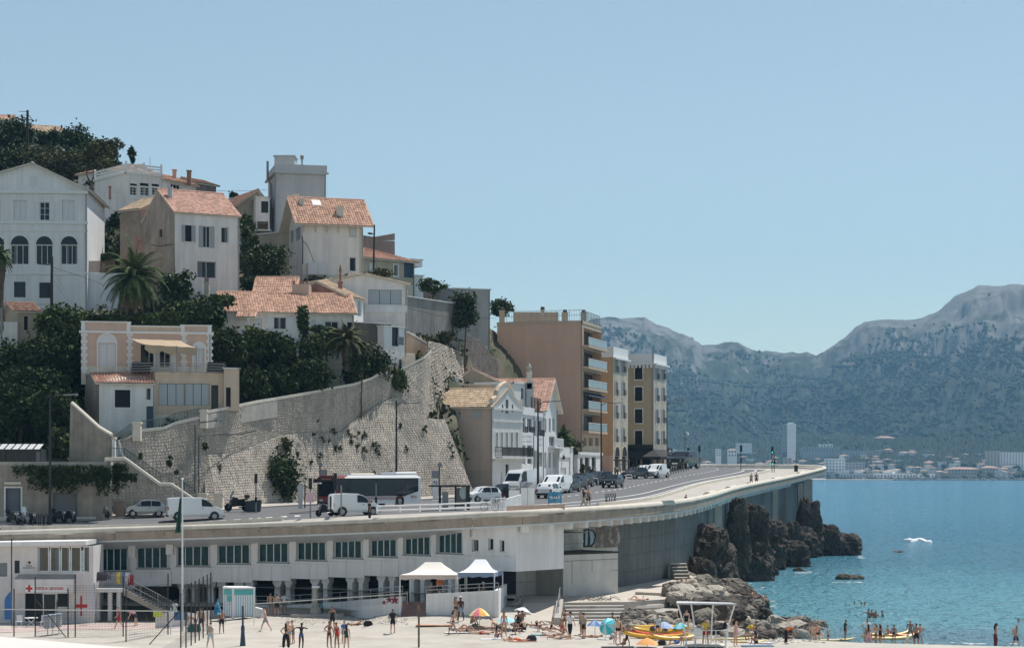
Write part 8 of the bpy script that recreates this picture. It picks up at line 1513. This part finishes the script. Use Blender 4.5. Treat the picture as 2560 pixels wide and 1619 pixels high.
P('''woman in dark red bikini by the terrace wall|1139 1550|fold|40|m1k|top:m bottom:m|long=1
dark skinned man in white cap and blue shorts|1152 1552|walk|-15|d0k|shorts:s|hat=w,cap h=1.05
tanned woman striding past the sunbathers|1133 1584|walk|80|m1k|bottom:m|long=.3
man sitting beneath the rainbow coloured parasol|1178 1562|sitk|60|m0b|trunks:a|
sunbather under a white cloth behind the striding woman|1148 1573|supine|95|m0b|tee:w|
sunbather with knees up near the white cloth|1166 1578|supine|85|m0k|trunks:k|
sunbather lying beside the green woven bag|1210 1571|lieflat|80|m1k|suit:k|
sunbather in red shorts flat on the sand|1208 1583|lieflat|-85|l0b|shorts:r|
long haired girl sitting with her back turned|1240 1597|sitk|150|m1k|top:l bottom:l|long=1
slim woman standing in pink bikini|1260 1589|stand|20|m1k|top:p bottom:p|long=.4
sunbather with cap lying behind the long haired girl|1244 1573|recline|70|l0b|shorts:a|hat=a,cap
brown skinned person sitting hugging knees|1285 1583|sitk|30|t1b|tank:a shorts:k|
person lying feet first on the white towel|1268 1599|lieflat|0|l1y|bottom:w|
woman lying by the peach towel|1298 1602|prone|-80|l1b|suit:o|
left of two dark heads sitting under the ramp|1296 1562|sit|180|t0k|tank:k|
right of two dark heads sitting under the ramp|1305 1560|sit|190|t0k|trunks:k|
pale backed man leaning over beside a dark back|1312 1578|sitk|215|l0k|shorts:k|
person in black sitting beside the pale backed man|1302 1577|sitk|190|d0k|tee:k shorts:k|
man lying on his back reading on the lilac towel|1342 1564|supine|90|m0b|shorts:k|
dark haired woman reclining with raised knees|1358 1579|recline|75|l1k|top:g bottom:g|long=.8
thin girl sitting upright with bun|1378 1577|sitl|70|m1b|suit:k|
left of two people lying prone by the standing man|1385 1591|prone|100|m1b|bottom:m|
right of two people lying prone by the standing man|1402 1597|prone|110|m0y|trunks:a|
woman in straw hat sitting at the walking man's feet|1405 1585|sit|20|m1r|suit:r|hat=e,brim
dark haired woman standing partly behind the man in white|1411 1580|stand|-30|m1k|top:k bottom:k|long=1
man in white shirt and black trousers walking|1425 1593|walk|15|m0k|tee:w trousers:k shoes:k|hat=k,cap h=1.05
man in beige shirt and black shorts looking left|1460 1595|stand|-50|m0k|tee:e shorts:k shoes:k|hat=k,cap
boy standing behind the man in beige|1453 1586|stand|-60|m0k|trunks:a|h=.95
sunbather whose head shows left of the tilted parasol|1480 1592|lieflat|-90|m0k|trunks:k|
curly haired person in pink shorts behind the turquoise parasol|1531 1591|stand|160|t0k|shorts:p|
muscular bare backed man in black trunks|1545 1608|stand|180|l0b|trunks:k|h=1.05
woman lounging behind the bare backed man|1566 1584|recline|60|t1b|bottom:m|long=.4
child crouching under the tilted parasol|1525 1606|squat|80|l1b|tee:c shorts:a|h=.8
dark haired woman twisting on the black mat|1560 1615|recline|200|m1k|bottom:k|long=.7
woman in light blue top by the violet parasol|1644 1598|stand|-20|m1k|tee:c bottom:k|long=.3
man in blue shorts propped on his arm|1694 1612|recline|-80|m0k|shorts:b|
person in black behind the turquoise parasol|1716 1582|stand|170|l1k|suit:k|
person sitting at the pole of the right turquoise parasol|1702 1580|sitk|20|t0b|trunks:a|
bare chested man in grey blue shorts on the stones|1787 1543|stand|0|m0k|shorts:s|
lean man in dark trousers bent behind the stand|1812 1588|bend|70|m0b|trousers:k|
woman in pink swimsuit right of the lifeguard stand|1839 1615|stand|60|l1k|suit:p|
man in yellow shirt and grey shorts stooping by the rocks|1868 1601|bend|60|m0k|tee:y shorts:a|h=.95
dark haired woman sitting near the water's edge|1891 1612|sitk|200|m1k|top:k bottom:k|long=.8
bather bending in orange life vest|1965 1609|bend|80|t0b|tank:o trousers:k|
pale man crouching on the outer rocks|1874 1502|squat|60|l0k|trunks:k|z=1.3
second pale man crouching farther out on the rocks|1900 1509|squat|70|l0k|shorts:w|z=1.0
man bending into the water by the outer rock|1896 1540|bend|30|m0k|trunks:k|z=.2
left of two women standing in the shallows|2031 1616|stand|170|l1b|bottom:e|z=0
woman in black bottoms standing in the shallows|2044 1614|stand|190|l1k|bottom:k|z=0
boy beside the near yellow board|2070 1615|stand|-100|m0k|trunks:k|z=0 h=.85
boy in dark rash vest beyond the yellow board|2113 1601|stand|100|t0k|tee:g trunks:k|z=0 h=.92
left swimmer's head out on the turquoise water|2135 1510|stand|60|m0k||z=0 sink=1.42
middle swimmer's head out on the turquoise water|2153 1511|stand|20|m0k||z=0 sink=1.45
right swimmer's head out on the turquoise water|2162 1511|stand|-30|m1k||z=0 sink=1.42 long=.3
wading man with arms held from his sides|2172 1543|arms|180|t0k|trunks:k|z=0 sink=.95
head close behind the wading man|2179 1540|stand|150|t0k||z=0 sink=1.15
dark head between the wading bathers|2185 1543|stand|90|t0k||z=0 sink=1.3
wading bather with outstretched arm|2190 1544|reach|170|t0k|trunks:k|z=0 sink=1.1
lone wading boy right of the bathers|2207 1540|stand|-80|t0k||z=0 sink=1.2
man in white and blue shirt up to his shins|2168 1603|hips|10|t0k|tee:w shorts:b|z=0 sink=.1 h=1.05
woman in pale floral skirt at the water's edge|2171 1619|stand|185|m1k|skirt:p top:k|z=.02 long=.8
woman talking beside the floral skirt|2190 1618|fold|-70|m1b|top:w bottom:m|z=.02 long=.7
woman in black swimsuit facing the kayak|2201 1617|walk|200|m1b|suit:k|z=.02 long=.5
child in orange life vest sitting on the yellow kayak|2221 1597|chair|-80|m1k|tank:o|z=.15 h=.8
small boy standing at the yellow kayak|2235 1604|stand|150|t0k|trunks:n|z=0 h=.75
balding man wading with the red kayak|2276 1604|stride|170|t0g|trunks:a|z=0
dark haired youth wading in black shorts|2291 1618|stand|185|t0k|shorts:k|z=0 h=1.02
boy with hand on hip beside the dark haired youth|2301 1611|hips|-150|m0k|shorts:c|z=0 h=.9
toddler in white sun hat|2268 1618|stand|160|l0b|tee:w|z=.02 h=.55 hat=w,brim
woman in black sun hat and blue sarong|2489 1619|stand|100|m1k|skirt:m top:b|z=.02 long=.8 hat=k,cap
woman in straw hat with shoulder bag|2540 1622|walk|110|m1k|shorts:n top:k|z=.02 hat=e,brim prop=bag
lone swimmer's head near the right edge|2547 1553|stand|-60|t0k||z=0 sink=1.42
paddler lying on a board far out|2246 1381|prone|90|t0k|suit:k|z=.05
woman in white tee and grey shorts walking away|526 1619|walk|170|l1r|tee:w shorts:c|prop=bag
man in black trunks carrying a closed blue parasol|554 1582|stand|20|t0k|shorts:k|
man in faded trunks among the net poles|503 1581|stand|-150|m0b|shorts:n|h=1.03
man bending beside the teal duffel|489 1580|bend|-60|m0b|trunks:a|
volleyball player in patterned shorts leaning in|664 1577|stride|-70|l0k|shorts:l|h=1.03
blond boy behind the woman in the long skirt|722 1612|stand|-30|l0r|trunks:s|h=.92
curly boy with raised hands|733 1609|reach|-90|m0b|shorts:a|h=.92
woman with waist long hair and black skirt|715 1623|hips|180|m1b|skirt:k top:k|long=1.5
girl in blue swimsuit with arms flung out|753 1622|arms|160|d1k|bottom:b top:n|
man in black tank top behind the hugging women|831 1575|stand|0|t0k|tank:k shorts:k|
left of two tanned women holding each other|823 1619|hips|150|t1b|top:m bottom:m|h=1.02
right of two tanned women holding each other|842 1621|stand|-130|t1b|suit:r|h=1.0
boy in bright blue shirt behind the green swimsuit|860 1606|stand|30|m0k|tee:b shorts:k|h=.85
woman in green swimsuit with long dark hair|866 1626|stand|185|l1k|suit:g|long=1
broad man in grey trunks at the columns|676 1538|stand|180|m0b|shorts:a|h=1.06
man in black trunks at the columns|692 1540|stand|190|m0k|shorts:k|h=1.04
man in white tee beside the columns|711 1535|stand|180|t0k|tee:w shorts:a|
person stooping to rinse at the shower column|802 1540|bend|200|d0k|shorts:t|
man with black backpack walking to the bar|982 1582|walk|180|l0k|tee:k shorts:k shoes:k|prop=bag
sunbather lying beside the black backpack|893 1562|supine|95|m1k|bottom:k|
left person sitting against the white panel wall|1357 1478|chair|10|m0k|trunks:r|on=p sink=.4
right person sitting against the white panel wall|1375 1477|chair|5|m0g|shorts:r|on=p sink=.4
person in dark clothes on the shaded steps|1574 1452|chair|-20|t0k|tee:k trousers:a|on=p sink=.1
woman sitting beside the person in dark|1592 1452|sitk|-10|t1k|shorts:w top:k|on=p
man squatting on the sunny platform edge|1686 1484|sitk|60|t0k|trunks:m|on=p
left of the pair by the striped stone steps|1710 1476|sitk|-70|m1k|bottom:k top:k|on=p
right of the pair by the striped stone steps|1719 1474|sit|80|m0b|trunks:k|on=p
sunbather with bright knees on the platform|1598 1500|supine|-80|l1b|bottom:o|on=p
brown sunbather lying on the platform|1646 1494|supine|-95|t0k|trunks:k|on=p
first aid man in red shirt and shorts|297 1571|walk|-70|l0b|tee:r shorts:r|
person bending over by the curved white wall|340 1564|bend|-90|l0b|tee:p shorts:n|
man in light blue shirt near the flagpole|437 1556|stand|150|d0k|tee:c shorts:c|h=1.05
woman in dark jacket on the promenade|1459 1270|walk|70|l1r|tee:n trousers:e|on=s long=.3
man in grey vest carrying a white bag|1471 1270|stand|10|m0k|tank:a shorts:k|on=s
person in black looking over the parapet|924 1303|stand|-60|t1b|tee:k trousers:k|on=s
left of the couple strolling past the benches|1878 1215|walk|160|l1y|tee:e shorts:a|on=s
right of the couple strolling past the benches|1891 1213|walk|170|m0k|tee:a shorts:n|on=s
child on a small tricycle behind the parapet|1713 1256|sitl|60|t0k|tee:m shorts:k|on=s h=.8''')
for lab,pos,ps,yw,a,w,kw in(('lifeguard in yellow top and red shorts on the stand',LG+V((0,-.2,0)),'hips',-10,'m1k','tee:y shorts:r',{}),('elderly person in pale green on the stair landing',W(300,1147,181.2),'walk',-80,'l1g','tee:c skirt:c',{}),('man in orange shirt under the cream tent',V((X(1099,151.5),151.5,TERR)),'stand',180,'t0k','tee:o shorts:k',{}),('dark haired man under the white tent',V((X(1192,151),151,TERR)),'chair',90,'d0k','tee:k shorts:k',{}),('person in white cap at the right tent table',V((X(1211,150.5),150.5,TERR)),'chair',-90,'m0k','tee:a shorts:k',{'hat':('w','cap')}),('person sitting low at the cream tent left',V((X(1077,151.5),151.5,TERR)),'chair',40,'m1b','tee:e shorts:a',{}),
 ('pale shirted man sitting on top of the layered rock',W(1702,1436,195.5),'chair',-20,'m0g','tee:e shorts:a',{'hat':('e','brim'),'sink':.3})):
 person(lab,0,0,ps,yw,a[0],int(a[1]),a[2],w,pos=pos,**kw)
m=MB();q=seat(T_beach,547,1582)+V((-.05,-.25,0));m.lathe([(.02,1.35),(.27,1.4),(.2,1.9),(.06,2.35),(.02,2.5)],q,9);thing(m,'closed_parasol',mat('parasol_blue',(.02,.16,.34),.8,.3,6,c2=(.30,.50,.60),f2=.55,s2=3),'closed blue striped parasol held by the man in black trunks','parasol')
# ---------------------------------------------------------------- across the bay: massif, pine forest, town, haze
SKY=[(700,1010),(1000,930),(1300,850),(1400,815),(1500,800),(1540,797),(1580,795),(1600,798),(1640,810),(1690,826),(1730,845),(1757,867),(1790,862),(1830,856),(1850,860),(1880,870),(1930,878),
 (1975,876),(2010,883),(2040,886),(2080,868),(2100,850),(2130,835),(2160,812),(2200,800),(2270,796),(2330,778),(2380,750),(2410,735),(2440,718),(2480,712),(2520,714),(2560,714),(2640,728),(2750,780),(3000,850),(3600,980),(4200,1100)]
def interp(t,x):
 if x<=t[0][0]:return t[0][1]
 for a,b in zip(t,t[1:]):
  if x<=b[0]:return lerp(a[1],b[1],(x-a[0])/(b[0]-a[0]))
 return t[-1][1]
FP=[(0,0),(.06,.012),(.2,.085),(.34,.19),(.5,.36),(.66,.50),(.78,.66),(.9,.86),(1,1),(1.2,.9),(1.6,.4)]
def massif(px,t):
 Yr=4650+150*math.sin(px*.004);Y=2925+(Yr-2925)*t;zr=Z(interp(SKY,px),Yr)
 x=X(px,Y);z=zr*interp(FP,t)
 if t>.12:
  e=min(1,(t-.12)/.25)*(.35 if .93<t<1.07 else 1)
  q=noise.ridged_multi_fractal(V((x*.0032+3,Y*.0026,.5)),.9,2.1,6,1.,2.)
  q2=noise.ridged_multi_fractal(V((x*.013,Y*.008,7)),.8,2.1,4,1.,2.)
  z+=zr*.085*e*(q-1.1)*(1.25 if t<.95 else .6)+14*e*(q2-1.1)*(.4+t)
 if t>.38:
  e=min(1,(t-.38)/.12)*(.3 if t>.94 else 1);w_=z+60*noise.noise(V((x*.0018,Y*.002,4)))+12*noise.noise(V((x*.009,Y*.006,9)));z+=e*8*math.sin(w_/66*6.283)+e*3.5*math.sin(w_/19*6.283)
 return V((x,Y,max(z,1.5)))
cols=[700+i*25 for i in range(30)]+[1450+i*5 for i in range(226)]+[2575+i*30 for i in range(50)]
ts=[0,.02,.04,.06,.09]+[.12+.0113*i for i in range(85)]+[1.1,1.2,1.4,1.6]
rows=[[massif(p,t)for p in cols]for t in ts]
def rock_mat():
 m=mat('massif_ground',(.026,.036,.020),.95,.30,.012);nt=m.node_tree;N=nt.nodes;L=nt.links;b=N['Principled BSDF'];src=b.inputs['Base Color'].links[0].from_socket
 tc=N.new('ShaderNodeTexCoord');sp=N.new('ShaderNodeSeparateXYZ');L.new(tc.outputs['Object'],sp.inputs[0])
 t=N.new('ShaderNodeTexNoise');t.inputs['Scale'].default_value=.016;t.inputs['Detail'].default_value=12;t.inputs['Roughness'].default_value=.7;L.new(tc.outputs['Object'],t.inputs['Vector'])
 g=N.new('ShaderNodeNewGeometry');gs=N.new('ShaderNodeSeparateXYZ');L.new(g.outputs['Normal'],gs.inputs[0])
 def ma(op,a,bb,c=None):
  x=N.new('ShaderNodeMath');x.operation=op
  for i,v in enumerate((a,bb)+((c,)if c is not None else())):
   if isinstance(v,(int,float)):x.inputs[i].default_value=v
   else:L.new(v,x.inputs[i])
  return x.outputs[0]
 f=ma('ADD',ma('MULTIPLY',sp.outputs['Z'],.0015),ma('MULTIPLY',t.outputs['Fac'],1.25));f=ma('SUBTRACT',f,ma('MULTIPLY',gs.outputs['Z'],.55))
 r=N.new('ShaderNodeMapRange');r.inputs[1].default_value=.53;r.inputs[2].default_value=.72;L.new(f,r.inputs[0])
 mx=N.new('ShaderNodeMix');mx.data_type='RGBA';L.new(r.outputs[0],mx.inputs[0]);L.new(src,mx.inputs[6]);mx.inputs[7].default_value=(.18,.168,.156,1);L.new(mx.outputs[2],b.inputs['Base Color'])
 return m
mb=MB();mb.grid(rows);mb.build('mountains',rock_mat(),kind='structure',smooth=True)
T_far=bvh([rows])
mb=MB();k=0
while k<42000:
 t=R.random()**1.2*.83+.12;p=massif(R.uniform(1480,2620),t)
 d=noise.noise(V((p.x*.004,p.y*.004,2)))+.5-max(0,t-.3)*1.5
 k+=1
 if R.random()>d+.45:continue
 h=R.uniform(7,13)*(1.0 if t<.4 else .7);w=h*R.uniform(.45,.75);n=len(mb.v);a=R.random()*6.28
 mb.v+=[(p.x+w*math.cos(a+i*1.2566)*R.uniform(.7,1.1),p.y+w*math.sin(a+i*1.2566),p.z+h*R.uniform(.25,.5))for i in range(5)]+[(p.x+R.uniform(-1,1),p.y,p.z+h),(p.x,p.y,p.z-1)]
 for i in range(5):mb.f+=[(n+i,n+(i+1)%5,n+5),(n+(i+1)%5,n+i,n+6)];mb.m+=[0,0]
mb.build('forest',mat('far_pine',(.034,.048,.025),.9,.2,.02,island=.28),kind='stuff')
M_fw=mat('far_white',(.84,.82,.79),.8,.06,.05);M_fc=mat('far_cream',(.55,.47,.38),.8,.08,.05);M_fr=mat('far_tiles',(.44,.28,.21),.9,.15,.05);M_fgl=flat('far_window',(.10,.12,.14),.4);M_fg=mat('far_grey',(.42,.42,.41),.8,.08,.05)
def far_building(name,label,x0,x1,yt,yb,Y,mt,roof=None,floors=0,group=None,wins=0,depth=None,sidew=0):
 a,b=W(x0,yb,Y),W(x1,yb,Y);h=Z(yt,Y)-a.z;dp=depth or max(10,(b.x-a.x)*.6);g=14
 root=T(name,label,'building',(a.x,Y,a.z),group)
 mb=MB();mb.box(a.x,Y,a.z-g,b.x,Y+dp,a.z+h);mb.build('wall',mt,root)
 if roof=='tile':
  mb=MB();e=1.2;r=min(3.2,(b.x-a.x)*.13);y2=Y+dp/2;z=a.z+h
  A,B,C,D=(a.x-e,Y-e,z),(b.x+e,Y-e,z),(b.x+e,Y+dp+e,z),(a.x-e,Y+dp+e,z);w=min((b.x-a.x)*.3,dp/2);E,Fq=(a.x+w,y2,z+r),(b.x-w,y2,z+r)
  mb.poly([A,B,Fq,E]);mb.poly([B,C,Fq]);mb.poly([C,D,E,Fq]);mb.poly([D,A,E]);mb.build('roof',M_fr,root)
 else:
  mb=MB();mb.box(a.x-.4,Y-.4,a.z+h,b.x+.4,Y+dp+.4,a.z+h+.8);mb.build('roof',mt,root)
 for i in range(floors):
  z=a.z+h*(i+.25)/floors;n=wins or max(2,int((b.x-a.x)/4.5));mb=MB()
  for k in range(n):
   x=lerp(a.x,b.x,(k+.25)/n);mb.box(x,Y-.05,z,x+(b.x-a.x)/n*.5,Y+.3,z+h/floors*.5)
  mb.build('window_row',M_fgl,root,kind='stuff')
 return root
tw=far_building('tower_block','tall white tower block rising over the trees across the bay',1968,1990,1060,1128,3150,M_fw,depth=14)
mb=MB();a=W(1957,1128,3150)
for i in range(18):z=a.z+i*2.45;mb.box(a.x,3151,z,a.x+7,3163,z+1.1)
mb.build('balcony_row',M_fg,tw);mb=MB();mb.box(a.x+.6,3152,a.z-8,a.x+7,3163,Z(1062,3150));mb.build('stair_wall',M_fgl,tw)
mb=MB();mb.box(W(1972,1060,3150).x,3152,Z(1060,3150),W(1984,1060,3150).x,3160,Z(1055.5,3150));mb.build('roof_house',M_fw,tw)
pv=far_building('pavilion','white flat roofed pavilion on slim columns above the town',1841,1880,1108,1112,3300,M_fw,depth=14)
mb=MB();a=W(1845,1126,3300)
for i in range(6):x=a.x+i*4.2;mb.box(x,3300.5,a.z-3,x+1,3301.5,Z(1110,3300))
mb.build('column',M_fw,pv)
for nm,lb,x0,x1,yt,yb,Y,mt,rf,fl in(
 ('office_block','long low white block right of the tower block',2007,2100,1118,1129,3300,M_fg,None,2),('office_block','small raised white block on the long low one',2050,2082,1111,1118,3302,M_fw,None,1),
 ('apartment_block','wide grey colonnaded block among the trees',2108,2204,1127,1141,3250,M_fg,None,3),('apartment_block','short grey block among trees near the right',2293,2348,1126,1140,3250,M_fg,None,3),
 ('apartment_block','white stepped seafront block beside the parapet tip',2064,2112,1147,1184,3010,M_fw,None,5),('apartment_block','wide pale seafront block with long balconies',2106,2163,1156,1185,3020,M_fg,None,4),
 ('apartment_block','large pale apartment block at far right edge of town',2467,2500,1128,1166,3080,M_fc,None,8),('apartment_block','big ribbed apartment slab at the right edge of the frame',2500,2640,1131,1166,3090,M_fw,None,8),
 ('villa','wide villa with pink tiled roof alone in the forest',2190,2238,1094,1101,3500,M_fc,'tile',1),('pavilion','white roofed house alone in the forest at right',2404,2428,1106,1110,3450,M_fw,None,0),
 ('villa','large cream villa with tall windows and hipped roof on the seafront',2456,2497,1169,1187,3000,M_fc,'tile',2),('villa','long red roofed seafront house',2370,2443,1172,1186,2990,M_fc,'tile',2),
 ('villa','cream house left of the white stepped block',1960,1979,1145,1158,3080,M_fc,None,2),('villa','pale house with arched front below the pavilion',1820,1842,1124,1142,3150,M_fw,'tile',2),('villa','white block between cream tower building and pavilion',1790,1803,1123,1140,3150,M_fw,None,3),
 ('apartment_block','white block just right of the corner cafe',1668,1693,1124,1140,3100,M_fw,None,3),('seafront_shed','long low dark beach pavilion at the water',2100,2180,1185,1194,2950,M_fg,None,1),('seafront_shed','long low white beach pavilion at the water',2184,2290,1184,1194,2950,M_fw,None,1),('seafront_shed','low glazed beach pavilion right of the white one',2298,2336,1185,1193,2950,M_fw,None,1)):
 far_building(nm,lb,x0,x1,yt,yb,Y,mt,rf,fl)
for i in range(230):
 px=R.uniform(1675,2590)if i>20 else R.uniform(1990,2560);Y=R.triangular(2955,3330,2980);g=ray(T_far,px,YH-0);zz=massif(px,(Y-2925)/1725).z;w=R.uniform(8,17);py=YH+(HC-zz)/Y*F;h=R.uniform(7,13)
 tl=R.random()<.62;mt=R.choice([M_fw,M_fc,M_fg,M_fw])
 q_=far_building('far_house','small pale house with terracotta roof in the town across the bay' if tl else 'small flat roofed pale house in the town across the bay',px-w*.8,px+w*.8,py-h*F/Y,py,Y,mt,'tile' if tl else None,1 if h<6 else 2,'tiled houses across the bay' if tl else 'flat roofed houses across the bay');q_.rotation_euler=(0,0,R.uniform(.75,1.35))
mb=MB()
for i in range(200):
 px=R.uniform(1670,2600);t=R.uniform(.015,.2);p=massif(px,t);h=R.uniform(5,10)
 for q in range(3):
  n=len(mb.v);w=h*R.uniform(.4,.7);a=R.random()*6;ox,oz=R.uniform(-3,3),R.uniform(-.1,.3)*h
  mb.v+=[(p.x+ox+w*math.cos(a+k*1.2566)*R.uniform(.7,1.1),p.y+w*math.sin(a+k*1.2566),p.z+oz+h*R.uniform(.3,.6))for k in range(5)]+[(p.x+ox,p.y,p.z+oz+h),(p.x+ox,p.y,p.z-1)]
  for k in range(5):mb.f+=[(n+k,n+(k+1)%5,n+5),(n+(k+1)%5,n+k,n+6)];mb.m+=[0,0]
mb.build('street_trees',mat('far_tree',(.05,.068,.032),.9,.2,.02,island=.45),kind='stuff')
mb=MB();rr=[[W(p,1199.5,2918)+V((0,0,z))+V((0,d,0))for p in range(900,3600,60)]for d,z in((0,-1),(1,.9),(14,1.6),(40,2.5))];mb.grid(rr);mb.build('far_beach',mat('far_sand',(.42,.38,.33),.9,.15,.05),kind='structure')
mb=MB()
for i in range(620):
 p=W(R.uniform(2235,2600),1199.6,2905);r=R.uniform(.8,1.9);p.y+=R.uniform(-2,3);p.z=R.uniform(0,2.0)
 mb.lathe([(r*.5,-r*.7),(r,0),(r*.6,r*.7)],p,5)
mb.build('breakwater_rocks',mat('far_rock',(.36,.33,.30),.95,.2,.2,island=.4),kind='stuff')
mb=MB()
for i in range(420):
 p=W(R.uniform(2060,2590),1197,2930);p.z=2.2+R.random();mb.box(p.x,p.y,p.z-1,p.x+R.uniform(.6,4),p.y+2,p.z+R.uniform(.4,1.6))
mb.build('far_shore_clutter',mat('far_clutter',(.5,.5,.5),.5,.1,1,island=.9),kind='stuff')
mb=MB();mb.box(-2600,-60,-6,4200,5900,640)
hz=mb.build('haze',[],kind='stuff');hm=bpy.data.materials.new('haze_air');hm.use_nodes=True;nt=hm.node_tree;nt.nodes.clear()
ou=nt.nodes.new('ShaderNodeOutputMaterial');pv_=nt.nodes.new('ShaderNodeVolumePrincipled');pv_.inputs['Color'].default_value=(.32,.66,1,1);pv_.inputs['Density'].default_value=1.0e-4;pv_.inputs['Anisotropy'].default_value=.0
nt.links.new(pv_.outputs[0],ou.inputs['Volume']);hz.data.materials.clear();hz.data.materials.append(hm)
